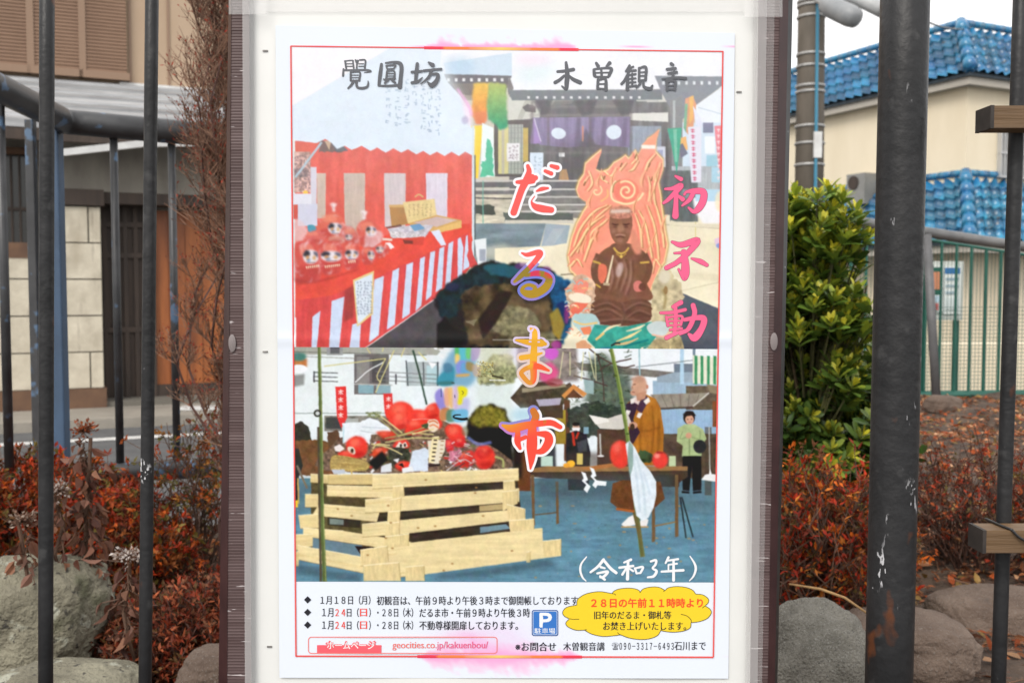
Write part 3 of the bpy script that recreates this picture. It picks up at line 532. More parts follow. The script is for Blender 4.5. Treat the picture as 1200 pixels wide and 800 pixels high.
    for _ in range(40):
        x, y = R.uniform(700, 764), R.uniform(384, 408); c.line([(x - 4, y + 2), (x, y - 1), (x + 5, y - 2)], R.uniform(.7, 1.8), [(110, 196, 180), (30, 120, 120), (240, 224, 180), (40, 150, 160)][R.randint(4)], a=.8)
    c.blob([(670, 370), (694, 368), (704, 382), (690, 392), (678, 388)], (176, 206, 208), jag=1.2); c.line([(672, 376), (684, 380), (700, 378)], 2, (236, 196, 120)); c.poly([(680, 384), (692, 382), (694, 392), (684, 392)], (228, 132, 92))
    c.poly([(697, 380), (730, 383), (768, 376), (774, 388), (762, 404), (742, 410), (700, 410), (688, 398)], (58, 156, 142), tex=.16, tsc=5)
    for f, col in (([(704, 392), (714, 384), (728, 380)], (240, 226, 186)), ([(722, 400), (738, 394), (752, 386)], (238, 210, 146)), ([(716, 404), (734, 402), (748, 396)], (226, 196, 140)), ([(698, 398), (708, 390)], (232, 186, 116)), ([(734, 388), (748, 384), (756, 380)], (240, 226, 190)), ([(704, 408), (716, 408)], (40, 130, 150)), ([(730, 406), (760, 398)], (36, 130, 130))): c.line(f, [1, 3.4, 1][:len(f)] if len(f) == 3 else 2.6, col)
    c.line([(716, 405), (722, 402), (727, 402)], 2, (40, 44, 50)); c.poly([(674, 402), (684, 398), (694, 406), (690, 410), (676, 410)], (226, 166, 126), jag=1)
    c.poly([(764, 340), (768, 324), (776, 316), (784, 314), (790, 326), (798, 332), (802, 348), (792, 362), (798, 378), (796, 392), (802, 408), (764, 408), (770, 392), (764, 376)], (196, 182, 148), tex=.25, tsc=6, jag=1.2); c.ell(779, 324, 7, 8, (214, 204, 182), soft=.6); c.line([(776, 338), (780, 348), (778, 362)], 3, (158, 138, 96), soft=.5); c.ell(780, 340, 2.4, 5, (150, 120, 80)); c.blob([(758, 382), (770, 376), (784, 380), (780, 392), (764, 392)], (196, 208, 208)); c.line([(764, 392), (778, 394), (786, 388)], 2, (228, 176, 150)); c.poly([(766, 398), (798, 394), (802, 409), (758, 409)], (178, 162, 122), tex=.3, tsc=4)
    c.line([(657, 322), (672, 321)], 1.2, (110, 100, 84))
    c.finish(.16, .045)
    # pale veil: glare off the plastic film painted into the print, fading downwards
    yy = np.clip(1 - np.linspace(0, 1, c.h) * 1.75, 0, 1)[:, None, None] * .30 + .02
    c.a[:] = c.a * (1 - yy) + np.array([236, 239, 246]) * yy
    c.a += (c.rng.rand(c.h, c.w, 1) - .5) * 5
    return c

def paint_yard(K):
    c = Canvas(343, 408, 846, 682, K, 9)
    R = c.rng
    c.a[:] = (222, 232, 238)
    z4 = lambda L, ox, oy: [(ox + x / 4, oy + y / 4) for x, y in L]
    # ground
    c.rect(343, 560, 846, 682, (92, 132, 152), col2=(96, 138, 160), tex=.12, tsc=7, an=(3, .5)); c.rect(343, 560, 846, 600, (84, 104, 112), a=.45, soft=4)
    for _ in range(240):
        x, y = R.uniform(345, 845), R.uniform(585, 680); c.ell(x, y, R.uniform(.5, 1.6), R.uniform(.3, .8), (150, 160, 160) if R.rand() < .6 else (70, 88, 98), a=.5)
    for _ in range(26):
        x, y = R.uniform(620, 842), R.uniform(592, 678); c.ell(x, y, R.uniform(1, 2.6), R.uniform(.6, 1.2), (158, 138, 104), a=.8)
    # white house at the left
    c.rect(343, 408, 470, 500, (224, 233, 237)); c.poly([(343, 408), (520, 408), (512, 416), (440, 414), (343, 416)], (166, 168, 160)); c.line([(343, 412), (500, 416)], 1, (110, 112, 106)); c.line([(343, 417), (420, 420)], 1, (150, 150, 146))
    c.rect(383, 408, 402, 416, (150, 152, 154)); c.rect(387, 408, 398, 414, (96, 100, 104)); c.rect(343, 420, 360, 430, (190, 120, 70), soft=1); c.ell(350, 418, 9, 5, (80, 128, 120), soft=1.2); c.ell(350, 432, 10, 5, (236, 240, 246)); c.poly([(341, 440), (357, 438), (356, 451), (343, 453)], (140, 142, 142), soft=.6)
    c.rect(415, 415, 456, 462, (110, 106, 106)); c.rect(418, 418, 433, 450, (138, 136, 134)); c.rect(436, 420, 452, 448, (84, 82, 84)); c.rect(420, 450, 438, 461, (132, 166, 178)); c.rect(441, 450, 458, 461, (142, 172, 182)); c.line([(415, 450), (460, 451)], 1.2, (180, 180, 178))
    c.rect(476, 424, 514, 452, (170, 182, 186)); c.line([(476, 422), (478, 452)], 1.6, (86, 92, 96)); c.line([(496, 424), (497, 452)], 1.6, (86, 92, 96)); c.line([(513, 424), (513, 452)], 2, (70, 80, 84)); c.rect(500, 428, 512, 450, (178, 206, 214))
    for y in (436, 441, 446): c.line([(367, y), (396, y + 1)], 1, (70, 72, 74)); c.line([(440, y - 1), (512, y + 3)], .9, (120, 122, 124))
    c.line([(368, 435), (368, 448)], 1.4, (60, 60, 64)); c.line([(464, 438), (464, 450)], 1.5, (70, 70, 74)); c.line([(343, 484), (480, 484)], 1.4, (160, 172, 172)); c.rect(380, 487, 470, 505, (120, 118, 112), tex=.3, tsc=5); c.rect(382, 489, 400, 502, (70, 72, 72)); c.rect(405, 490, 420, 500, (166, 170, 168))
    c.poly([(341, 500), (352, 493), (362, 500), (366, 518), (341, 520)], (56, 56, 46), jag=1, tex=.2); c.poly([(341, 516), (372, 515), (394, 520), (396, 560), (341, 556)], (112, 78, 54), tex=.2, tsc=4, jag=1); c.poly([(383, 506), (396, 504), (402, 520), (386, 522)], (96, 72, 56), jag=1)
    c.ell(341, 482, 2.6, 4, (40, 40, 40)); c.poly([(341, 526), (350, 525), (355, 545), (350, 560), (349, 592), (341, 592)], (52, 52, 50)); c.line([(348, 545), (360, 572)], 2.6, (120, 110, 96)); c.rect(342, 586, 349, 594, (236, 196, 60)); c.line([(349, 560), (350, 590)], 1.6, (206, 170, 90))
    for x, w in ((393, 12.5), (449, 10.5)):
        h = 40 if x < 400 else 26
        y0 = 453 if x < 400 else 461
        c.poly([(x, y0), (x + w, y0 - .5), (x + w + 1.5, y0 + h * .9), (x + w * .55, y0 + h * 1.22), (x + 2, y0 + h * .9)], (218, 60, 58))
        for i in range(4 if x < 400 else 2):
            y = y0 + 4 + i * 9; c.line([(x + 3.4, y + 1.4), (x + 9.4, y + 1)], 1.1, (244, 222, 220)); c.line([(x + 6.2, y - 1), (x + 6.4, y + 5.4)], 1.1, (244, 222, 220)); c.line([(x + 3.6, y + 4.8), (x + 6, y + 2)], .9, (244, 222, 220)); c.line([(x + 6.4, y + 2), (x + 9, y + 4.8)], .9, (244, 222, 220))
    # decorated ropes and branches overhead
    for f in ([(380, 429), (420, 424), (452, 420)], [(416, 448), (432, 434), (450, 424)], [(446, 448), (442, 440), (452, 420)], [(448, 412), (449, 408)], [(470, 418), (474, 408)], [(490, 412), (500, 422)], [(430, 408), (434, 414)], [(462, 410), (440, 460)]): c.line(f, 1.3, (206, 198, 140) if R.rand() < .6 else (232, 236, 238))
    c.line([(484, 410), (492, 440), (500, 474)], 2.2, (58, 76, 66)); c.poly([(498, 422), (512, 416), (526, 424), (530, 420), (520, 412), (508, 408), (530, 410)], (232, 236, 240), jag=1); c.poly([(502, 424), (512, 426), (506, 432)], (238, 242, 246))
    # right half background
    c.poly([(560, 408), (846, 408), (846, 470), (560, 500)], (232, 239, 246)); c.poly([(556, 408), (602, 408), (600, 500), (560, 500)], (214, 226, 226), soft=2)
    c.rect(765, 446, 846, 482, (156, 182, 204), tex=.05, tsc=4, an=(.3, 4)); c.rect(770, 436, 812, 448, (150, 168, 184)); c.rect(790, 426, 812, 436, (112, 124, 140)); c.rect(797, 408, 801.5, 450, (176, 206, 230)); c.rect(812, 408, 815, 450, (110, 130, 146)); c.line([(745, 430), (812, 422)], 1, (120, 128, 136)); c.poly([(672, 424), (790, 436), (768, 442), (680, 434)], (120, 116, 112), tex=.15)
    c.poly([(812, 416), (846, 420), (846, 451), (812, 449)], (224, 226, 206))
    for x in (814, 821, 828.5, 836, 843): c.poly([(x, 416.5), (x + 3.4, 417), (x + 3.2, 450.5), (x, 450)], (64, 140, 96))
    c.rect(804, 452, 846, 480, (100, 88, 74), tex=.2); c.poly([(828, 450), (846, 453), (846, 462), (832, 460)], (140, 126, 104)); c.poly([(762, 462), (830, 460), (812, 476), (772, 478)], (146, 138, 128), tex=.1)
    for i in range(6): c.line([(764 + i * 11, 462), (774 + i * 8, 477)], .8, (112, 102, 94))
    c.line([(768, 479), (812, 477)], 2, (74, 60, 52)); c.line([(812, 476), (831, 460)], 1.6, (206, 204, 196)); c.rect(775, 480, 846, 508, (146, 176, 206), tex=.06, tsc=3, an=(.3, 4)); c.rect(770, 508, 846, 560, (84, 72, 60), tex=.25, tsc=6); c.rect(835, 470, 846, 500, (128, 78, 52)); c.rect(826, 500, 834, 580, (70, 62, 54), a=.6); c.line([(831, 500), (832, 560)], 1.4, (170, 170, 166))
    # dark trees
    c.poly([(690, 420), (708, 412), (722, 430), (738, 440), (746, 470), (730, 500), (672, 510), (668, 480), (686, 470)], (66, 80, 66), a=.85, soft=3, tex=.35, tsc=4, jag=3)
    for _ in range(120):
        x, y = R.uniform(664, 742), R.uniform(412, 510); t = R.uniform(0, 6.28); l = R.uniform(4, 12); c.line([(x, y), (x + l * math.cos(t), y + l * math.sin(t) * .6)], R.uniform(.6, 1.4), (50, 58, 46) if R.rand() < .7 else (96, 104, 80), a=.8)
    for f in ([(672, 440), (694, 446), (712, 452)], [(690, 408), (706, 420), (728, 430), (744, 428)], [(702, 434), (716, 426), (740, 420)], [(700, 415), (706, 440), (708, 470)]): c.line(f, 1.5, (78, 62, 58))
    c.line([(749, 408), (750, 446)], 1.6, (150, 190, 200)); c.poly([(684, 444), (696, 446), (696, 462), (686, 460)], (150, 176, 178))
    # gate building
    c.poly([(560, 432), (578, 414), (600, 416), (606, 440), (600, 450), (560, 450)], (150, 152, 112), tex=.45, tsc=3, jag=1.4, soft=.6); c.poly([(560, 408), (600, 408), (600, 430), (565, 428)], (206, 204, 170), a=.5, soft=3)
    c.poly([(598, 466), (612, 450), (640, 446), (660, 452), (668, 448), (674, 456), (660, 474), (610, 478)], (78, 68, 56), tex=.3, tsc=4); c.poly([(612, 455), (662, 449), (664, 453), (612, 460)], (150, 140, 116)); c.poly([(606, 408), (676, 408), (678, 446), (640, 448), (606, 440)], (112, 96, 88), a=.75, tex=.4, tsc=5, soft=1.5)
    c.poly([(658, 463), (672, 450), (688, 461), (684, 465), (672, 456), (662, 467)], (206, 138, 80)); c.poly([(662, 466), (672, 456), (684, 466)], (96, 66, 48)); c.rect(661, 468, 668, 540, (98, 66, 52)); c.rect(640, 480, 663, 520, (170, 150, 60), col2=(140, 116, 50)); c.rect(622, 474, 660, 490, (80, 66, 52)); c.poly([(630, 480), (650, 500), (652, 556), (618, 556), (616, 500)], (62, 62, 66), soft=.8)
    c.poly([(628, 468), (658, 466), (656, 474), (632, 476)], (186, 180, 204), a=.9); c.rect(606, 520, 622, 575, (104, 66, 44)); c.rect(634, 534, 648, 546, (186, 212, 200)); c.rect(668, 470, 690, 500, (206, 214, 216), a=.8)
    c.poly([(664, 480), (682, 474), (700, 470), (736, 480), (738, 505), (690, 512), (666, 505)], (52, 60, 52), jag=2, tex=.3, a=.9)
    for _ in range(50):
        x, y = R.uniform(668, 735), R.uniform(466, 500); c.line([(x, y), (x + R.uniform(-8, 8), y + R.uniform(-5, 4))], .9, (90, 104, 84), a=.7)
    # round dark bush
    c.poly([(545, 520), (549, 490), (560, 477), (576, 473), (592, 480), (600, 500), (602, 548), (545, 550)], (34, 32, 26), jag=1.4, soft=.4); c.poly([(549, 492), (560, 478), (576, 474), (590, 480), (596, 494), (580, 500), (556, 500)], (120, 112, 46), jag=1.8, soft=1.8, tex=.4, tsc=3); c.rect(600, 500, 612, 560, (44, 38, 34), soft=1.5)
    c.poly([(586, 536), (592, 534), (590, 548), (582, 548)], (156, 160, 104))
    # people at the table
    c.ell(675, 500.5, 4.2, 4.6, (196, 160, 140)); c.poly([(670, 501), (680, 501), (679, 505), (671, 505)], (236, 236, 240)); c.ell(675, 496.8, 4.4, 2.4, (40, 36, 36)); c.poly([(664, 508), (675, 504), (687, 508), (692, 530), (690, 574), (666, 574), (663, 530)], (42, 42, 46), tex=.15); c.line([(671, 506), (673, 522)], 3, (186, 56, 46)); c.line([(678, 506), (675, 514)], 2.4, (186, 56, 46)); c.rect(684, 500, 690, 508, (126, 160, 176)); c.poly([(676, 518), (688, 514), (688, 528), (678, 530)], (70, 70, 76))
    c.rect(700, 503, 742, 548, (82, 62, 50), tex=.1); c.rect(664, 530, 770, 548, (70, 58, 50), a=.6, soft=2); c.line([(703, 508), (704, 534)], 2, (180, 180, 176)); c.ell(704, 534, 4, 1.2, (220, 220, 220))
    c.poly([(735, 472), (746, 466), (758, 462), (768, 467), (774, 478), (778, 505), (777, 528), (770, 545), (746, 545), (740, 520), (733, 500)], (168, 108, 44), tex=.12, tsc=6, an=(.5, 2))
    for f in ([(752, 480), (750, 510), (752, 540)], [(764, 474), (766, 505), (762, 540)], [(772, 490), (772, 520), (768, 540)], [(744, 500), (756, 505), (774, 500)]): c.line(f, 2, (116, 72, 30), a=.7, soft=.5)
    c.poly([(733, 474), (745, 467), (748, 472), (742, 492), (750, 506), (742, 520), (736, 515), (738, 495)], (60, 44, 58)); c.poly([(748, 472), (757, 463), (761, 468), (752, 484), (746, 480)], (74, 52, 70)); c.poly([(738, 468), (745, 465), (750, 470), (748, 474)], (226, 206, 200))
    for q in ([(739, 468), (744, 466), (743, 472), (739, 473)], [(754, 470), (760, 465), (762, 470), (757, 474)], [(734, 480), (739, 481), (737, 486), (733, 485)], [(748, 483), (753, 484), (750, 490), (746, 488)]): c.poly(q, (232, 226, 222))
    c.ell(749.5, 452, 9, 11.5, (202, 156, 132), soft=.3); c.ell(748, 444, 8.4, 4, (180, 138, 118), soft=1, a=.7); c.ell(743, 460, 4.4, 3.6, (198, 150, 126)); c.poly([(745, 461), (758, 458), (756, 467), (747, 470)], (190, 140, 116)); c.ell(758.4, 453, 1.5, 2.6, (188, 132, 108)); c.line([(741.5, 450.5), (745, 450)], 1, (90, 66, 56)); c.line([(740.5, 459), (744, 459.6)], 1, (130, 80, 70)); c.line([(741, 452), (740, 456)], 1, (176, 126, 104))
    c.poly([(690, 486), (712, 490), (735, 483), (741, 498), (728, 503), (703, 502)], (206, 202, 196)); c.poly([(690, 486), (712, 490), (714, 494), (698, 497)], (228, 226, 222)); c.ell(742, 498, 5, 4, (196, 150, 126)); c.ell(741, 500, 2.6, 4, (70, 56, 40))
    c.ell(807.5, 489, 7, 8, (42, 34, 32)); c.ell(808, 491.5, 5, 5.6, (204, 158, 134)); c.line([(805, 491), (806.6, 491)], .9, (80, 56, 50)); c.line([(809.4, 491), (811, 491)], .9, (80, 56, 50)); c.line([(806.4, 494.6), (809.6, 494.6)], .8, (150, 90, 84)); c.poly([(800, 486), (804, 481.5), (812, 481.5), (816, 487), (811, 486.6), (804, 487.4)], (42, 34, 32))
    c.poly([(794, 502), (802, 497), (814, 497), (824, 503), (828, 514), (824, 520), (822, 534), (799, 535), (800, 522), (793, 517)], (166, 184, 134), tex=.07); c.ell(807, 510, 3.6, 3.4, (202, 152, 126)); c.line([(808, 514), (808, 533)], .9, (120, 134, 94)); c.line([(800, 505), (797, 514), (804, 512)], 1, (130, 146, 104)); c.line([(820, 504), (820, 514), (811, 512)], 1, (130, 146, 104)); c.ell(820, 523, 7.5, 8, (46, 46, 50))
    c.poly([(800, 534), (822, 534), (822, 574), (812, 575), (811, 545), (808, 575), (800, 574)], (34, 32, 34)); c.line([(799, 576), (808, 577)], 2.4, (30, 28, 28)); c.line([(812, 577), (822, 576)], 2.4, (30, 28, 28)); c.poly([(822, 562), (826, 556), (831, 555), (832, 548), (834, 555), (842, 556), (844, 562), (838, 564)], (232, 234, 236))
    # altar table
    c.poly([(622, 549), (640, 546), (806, 546), (806, 552), (640, 555), (622, 554)], (146, 112, 74)); c.poly([(622, 553), (806, 551), (806, 558), (795, 566), (640, 560), (622, 558)], (72, 58, 48)); c.rect(768, 556, 796, 570, (60, 48, 42)); c.poly([(680, 548), (720, 542), (722, 546), (690, 551)], (166, 110, 66))
    for q in ([(622, 556), (626, 556), (627, 615), (624, 616)], [(651, 564), (654.4, 564), (655, 613), (652, 614)], [(764, 560), (767, 560), (768, 634), (764, 635)], [(791, 556), (795, 556), (795, 628), (791, 629)]): c.poly(q, (112, 88, 62))
    c.line([(627, 603), (653, 600)], 1.4, (100, 80, 60)); c.line([(767, 616), (792, 611)], 1.6, (140, 110, 70)); c.line([(797, 582), (804, 630)], 1.8, (44, 50, 56)); c.line([(799, 582), (812, 629)], 1.8, (44, 50, 56)); c.rect(630, 556, 790, 582, (70, 84, 92), a=.5, soft=3)
    c.ell(669, 543, 5, 4, (236, 178, 60)); c.ell(664, 545, 4, 2.6, (226, 160, 60)); c.rect(676, 531, 683, 544, (206, 186, 110)); c.ell(758, 536, 9, 6, (60, 76, 50), jag=1, tex=.4); c.rect(784, 534, 792, 546, (182, 200, 160)); c.ell(754, 532, 6, 5, (66, 90, 60), jag=1)
    c.ell(727, 532, 12.4, 16.2, (222, 66, 54), soft=.3); c.ell(723, 524, 4.4, 6, (240, 120, 106), soft=2, a=.8); c.ell(773.5, 538.5, 9.2, 10, (222, 66, 58), soft=.3); c.ell(770, 534, 3.4, 3, (242, 140, 128), soft=1.2); c.ell(773, 530, 4.5, 1.2, (150, 50, 44))
    for ox, oy in ((681, 552), (691, 547)):
        c.poly([(ox, oy), (ox + 5, oy + 2), (ox + 8, oy + 10), (ox + 5, oy + 12), (ox + 11, oy + 18), (ox + 7, oy + 25), (ox + 3, oy + 21), (ox + 6, oy + 16), (ox + 1, oy + 11), (ox + 3, oy + 8)], (232, 238, 244))
    c.poly([(697, 562), (711, 564), (710, 569), (697, 568)], (232, 238, 244))
    # priest's skirts, feet, bamboo with white cloth
    c.poly([(718, 566), (730, 562), (774, 564), (779, 584), (768, 594), (758, 590), (752, 600), (728, 598), (715, 588)], (102, 66, 42), tex=.15); c.line([(722, 596), (752, 600)], 3, (166, 96, 50))
    c.poly([(728, 614), (736, 606), (744, 602), (748, 614), (732, 617)], (232, 232, 232)); c.poly([(748, 616), (752, 606), (760, 608), (758, 616)], (228, 228, 228)); c.line([(728, 617), (760, 617)], 1.6, (190, 150, 90))
    c.line([(716, 408), (727, 460), (738, 530), (746, 600), (753, 652)], [4, 4.4, 4.6, 4.6, 5.4], (108, 128, 66)); c.line([(717.6, 408), (728.6, 460), (739.6, 530), (747.6, 600), (754.6, 652)], 1.4, (150, 164, 96)); c.line([(744, 580), (753, 652)], 4.6, (98, 94, 60), a=.8)
    for y in (440, 472, 508): c.ell(721 + (y - 440) * .21, y, 2.6, .8, (70, 90, 40))
    cl = [(733, 520), (738, 516), (744, 524), (752, 540), (762, 552), (769, 564), (769, 580), (766, 594), (760, 606), (753, 610), (746, 604), (742, 585), (739, 560), (736, 540)]
    c.poly(cl, (218, 230, 240), tex=.06)
    for f in ([(740, 524), (746, 560), (750, 600)], [(746, 535), (754, 570), (756, 604)], [(754, 552), (762, 580)]): c.line(f, 1.6, (176, 196, 212), a=.8, soft=.4)
    c.poly([(737, 516), (742, 522), (742, 545), (738, 560), (735, 540)], (110, 140, 130), a=.7); c.line([(743, 600), (750, 630)], 3.6, (104, 96, 60))
    for x in (660, 668, 684, 690, 697): c.line([(x, 412), (x + R.uniform(-6, 8), R.uniform(436, 446))], 1.1, (214, 212, 168))
    # heap of old dolls and charms
    zh = lambda L: [(380 + x / 5.4545, 465 + y / 5.4545) for x, y in L]
    c.blob(zh([(10, 470), (60, 300), (130, 250), (300, 200), (420, 130), (760, 150), (900, 260), (1100, 330), (1130, 470)]), (112, 92, 78), tex=.5, tsc=3)
    def scraps(n, x0, x1, cols, lmin=6, lmax=46, wmin=4, wmax=22):
        for _ in range(n):
            x = R.uniform(x0, x1); top = 215 + abs(x - 480) * .17; y = R.uniform(top, 480); t = R.uniform(-.9, .9); l, w = R.uniform(lmin, lmax), R.uniform(wmin, wmax); dx, dy = l * math.cos(t) / 2, l * math.sin(t) / 2; nx, ny = -w * math.sin(t) / 2, w * math.cos(t) / 2
            c.poly(zh([(x - dx - nx, y - dy - ny), (x + dx - nx, y + dy - ny), (x + dx + nx, y + dy + ny), (x - dx + nx, y - dy + ny)]), cols[R.randint(len(cols))], a=.95)
    scraps(150, 60, 1060, [(228, 232, 238), (66, 60, 52), (110, 112, 72), (204, 178, 118), (150, 140, 130), (92, 70, 56), (190, 66, 58)])
    c.poly(zh([(115, 165), (230, 160), (290, 130), (340, 150), (420, 200), (380, 225), (300, 240), (290, 300), (200, 250), (120, 300)]), (226, 234, 242), jag=.5, tex=.05, tsc=4); c.poly(zh([(290, 230), (420, 195), (425, 220), (340, 240)]), (236, 238, 240)); c.line(zh([(125, 180), (122, 290)]), 1.4, (180, 214, 226)); c.line(zh([(240, 190), (400, 200)]), .8, (180, 192, 204)); c.line(zh([(230, 215), (330, 232)]), .8, (170, 180, 190))
    def doll(pts, col=(226, 64, 54)):
        P = zh(pts); A = np.array(P); x0, y0 = A.min(0); x1, y1 = A.max(0); w, h = x1 - x0, y1 - y0; c.blob(P, col, soft=.15); c.blob([(x0 + w * .18, y0 + h * .2), (x0 + w * .5, y0 + h * .1), (x0 + w * .66, y0 + h * .34), (x0 + w * .3, y0 + h * .48)], (240, 112, 92), soft=w * .07, a=.85); c.blob([(x0 + w * .25, y0 + h * .78), (x0 + w * .85, y0 + h * .7), (x0 + w * .7, y0 + h * .97), (x0 + w * .35, y0 + h * .97)], (176, 38, 36), soft=w * .06, a=.7)
    doll([(560, 90), (640, 85), (740, 130), (740, 200), (600, 190)]); doll([(400, 110), (430, 50), (490, 28), (550, 50), (580, 110), (560, 180), (480, 200), (420, 165)]); doll([(640, 90), (680, 45), (725, 40), (740, 90), (730, 140), (660, 140)]); doll([(440, 130), (480, 95), (520, 110), (530, 170), (490, 205), (450, 190)], (232, 84, 70)); doll([(530, 180), (600, 140), (660, 150), (640, 210), (560, 240), (515, 230)], (222, 60, 48)); c.line(zh([(560, 145), (630, 140), (690, 146)]), 1, (236, 170, 160), a=.7)
    doll([(770, 200), (820, 170), (880, 190), (900, 260), (860, 320), (800, 270)]); doll([(830, 290), (880, 260), (910, 300), (870, 320)], (206, 46, 50)); doll([(770, 280), (810, 275), (830, 330), (790, 350)], (214, 60, 70)); doll([(840, 430), (880, 370), (940, 340), (970, 390), (930, 440)], (206, 60, 54)); doll([(960, 360), (1000, 310), (1050, 315), (1085, 350), (1090, 410), (1040, 458), (980, 445)]); c.poly(zh([(965, 350), (1000, 330), (1030, 350), (1050, 330), (1080, 345), (1050, 380), (1000, 400), (980, 380)]), (180, 36, 40), a=.6, soft=.4)
    doll([(140, 290), (190, 252), (250, 260), (278, 310), (260, 370), (200, 388), (150, 350)]); c.blob(zh([(150, 320), (185, 320), (200, 355), (175, 370), (155, 350)]), (216, 206, 190)); c.ell(*zh([(178, 343)])[0], 1.8, 2.6, (60, 44, 34)); doll([(90, 355), (140, 345), (210, 385), (170, 400), (95, 385)]); c.poly(zh([(62, 320), (100, 300), (130, 330), (100, 350), (70, 345)]), (234, 226, 226)); doll([(310, 340), (380, 320), (405, 345), (350, 380), (315, 385)], (214, 78, 52)); doll([(330, 225), (440, 220), (460, 255), (400, 270)], (206, 70, 50)); doll([(440, 310), (470, 275), (520, 270), (548, 310), (520, 330), (450, 335)]); c.poly(zh([(455, 320), (480, 285), (500, 300), (520, 285), (535, 315), (500, 330)]), (232, 220, 210)); c.ell(*zh([(490, 310)])[0], 1.4, 2, (50, 40, 40)); c.ell(*zh([(516, 308)])[0], 1.4, 2, (50, 40, 40))
    c.poly(zh([(410, 340), (450, 320), (540, 330), (555, 370), (530, 430), (440, 460), (415, 400)]), (64, 66, 56), jag=.8, tex=.5, tsc=2); doll([(450, 440), (490, 410), (545, 415), (550, 450), (490, 470)]); c.poly(zh([(470, 430), (500, 420), (510, 450)]), (40, 34, 34)); c.poly(zh([(440, 400), (480, 390), (470, 420)]), (226, 228, 232))
    c.poly(zh([(565, 350), (640, 320), (670, 340), (660, 470), (560, 478), (540, 440)]), (206, 218, 234), jag=.6, tex=.06, tsc=4); c.poly(zh([(365, 440), (430, 420), (430, 478), (360, 482)]), (216, 222, 230)); c.poly(zh([(495, 455), (560, 440), (575, 475), (500, 485)]), (228, 232, 236))
    c.poly(zh([(660, 280), (775, 270), (770, 340), (730, 430), (670, 420)]), (224, 216, 196)); c.poly(zh([(690, 255), (735, 250), (700, 420), (665, 420)]), (236, 222, 176)); 
    for y in range(275, 420, 26): c.line(zh([(700 - (y - 275) * .12, y), (722 - (y - 275) * .12, y)]), 1.5, (52, 44, 40)); c.line(zh([(745 - (y - 275) * .1, y + 6), (765 - (y - 275) * .1, y + 6)]), 1, (150, 110, 80))
    c.blob(zh([(665, 150), (720, 145), (735, 190), (700, 225), (665, 200)]), (228, 210, 190)); c.line(zh([(668, 160), (700, 152), (728, 168)]), 1.6, (206, 110, 70)); c.line(zh([(672, 185), (700, 178), (728, 195)]), 1.6, (216, 130, 90)); c.poly(zh([(620, 180), (660, 165), (665, 200), (640, 205)]), (70, 80, 56), jag=.8); c.poly(zh([(800, 350), (870, 330), (880, 370), (830, 410), (795, 400)]), (190, 120, 140), jag=1, tex=.5, tsc=2); scraps(40, 770, 960, [(226, 210, 214), (150, 90, 110), (90, 84, 84), (206, 200, 196)], 6, 40, 3, 8)
    for f in ([(285, 110), (340, 110), (500, 230)], [(320, 105), (400, 180), (480, 250)], [(385, 265), (500, 240), (640, 195)], [(300, 300), (400, 320), (500, 368)], [(390, 290), (560, 262), (740, 265)], [(470, 250), (560, 230), (700, 240)], [(560, 240), (620, 222), (700, 205)], [(310, 330), (340, 300), (420, 310)]): c.line(zh(f), 1.5, [(196, 186, 126), (150, 146, 96), (214, 200, 140)][R.randint(3)])
    for _ in range(60): x, y = zh([(R.uniform(270, 360), R.uniform(95, 130))])[0]; c.line([(x - 1.6, y + R.uniform(-1, 1)), (x + 1.6, y + R.uniform(-1, 1))], .7, (150, 160, 120) if R.rand() < .6 else (90, 104, 70))
    c.blob(zh([(45, 385), (90, 370), (220, 395), (290, 430), (250, 470), (60, 470), (38, 440)]), (178, 152, 92), tex=.3, tsc=2)
    for q in range(16): y = 392 + q * 4.6; c.line(zh([(50, y - 8), (140, y - 2 + R.uniform(-3, 3)), (270, y + 10)]), .7, (216, 192, 128) if q % 2 else (120, 98, 56), a=.8)
    c.poly(zh([(45, 462), (130, 462), (135, 488), (60, 492)]), (186, 194, 206)); c.poly(zh([(280, 420), (370, 345), (410, 400), (330, 470)]), (36, 34, 34), soft=.3); c.line(zh([(165, 440), (180, 520), (170, 610)]), 2, (196, 172, 104)); c.line(zh([(185, 470), (220, 455), (260, 460)]), 1.4, (196, 172, 104)); c.line(zh([(1090, 380), (1140, 400), (1145, 450)]), 2.6, (166, 166, 110))
    c.poly(zh([(660, 430), (740, 425), (745, 440), (670, 446)]), (56, 48, 44)); c.line(zh([(780, 470), (880, 400), (940, 420)]), 1, (196, 196, 200)); c.line(zh([(820, 470), (900, 420)]), 1, (70, 66, 66))
    # pale timber crate
    W = (230, 212, 162); W2 = (208, 186, 132); W3 = (222, 202, 150); D = (62, 54, 46)
    zc = lambda L: [(338 + x / 2.3166, 404 + y / 2.3166) for x, y in L]
    c.poly(zc([(62, 352), (228, 352), (228, 560), (60, 560)]), (92, 82, 58), tex=.3); c.poly(zc([(228, 384), (622, 368), (640, 520), (228, 560)]), D, tex=.3, tsc=6, an=(4, .5)); c.poly(zc([(65, 512), (200, 540), (200, 576), (65, 555)]), (102, 128, 142)); c.poly(zc([(180, 545), (240, 548), (200, 575)]), (44, 40, 38))
    def plank(q, col=W):
        q = zc(q); c.poly(q, col, tex=.07, tsc=9, an=(5, .4)); c.line([q[0], q[1]], 1.0, (246, 234, 194), a=.8); c.line([q[-1], q[-2]], 1.0, (140, 116, 76), a=.55)
        for _ in range(3):
            t = R.uniform(.2, .8); a_, b_ = np.array(q[0]) * (1 - t) + np.array(q[-1]) * t, np.array(q[1]) * (1 - t) + np.array(q[-2]) * t; c.line([tuple(a_), tuple(b_)], .6, (206, 182, 126), a=.5)
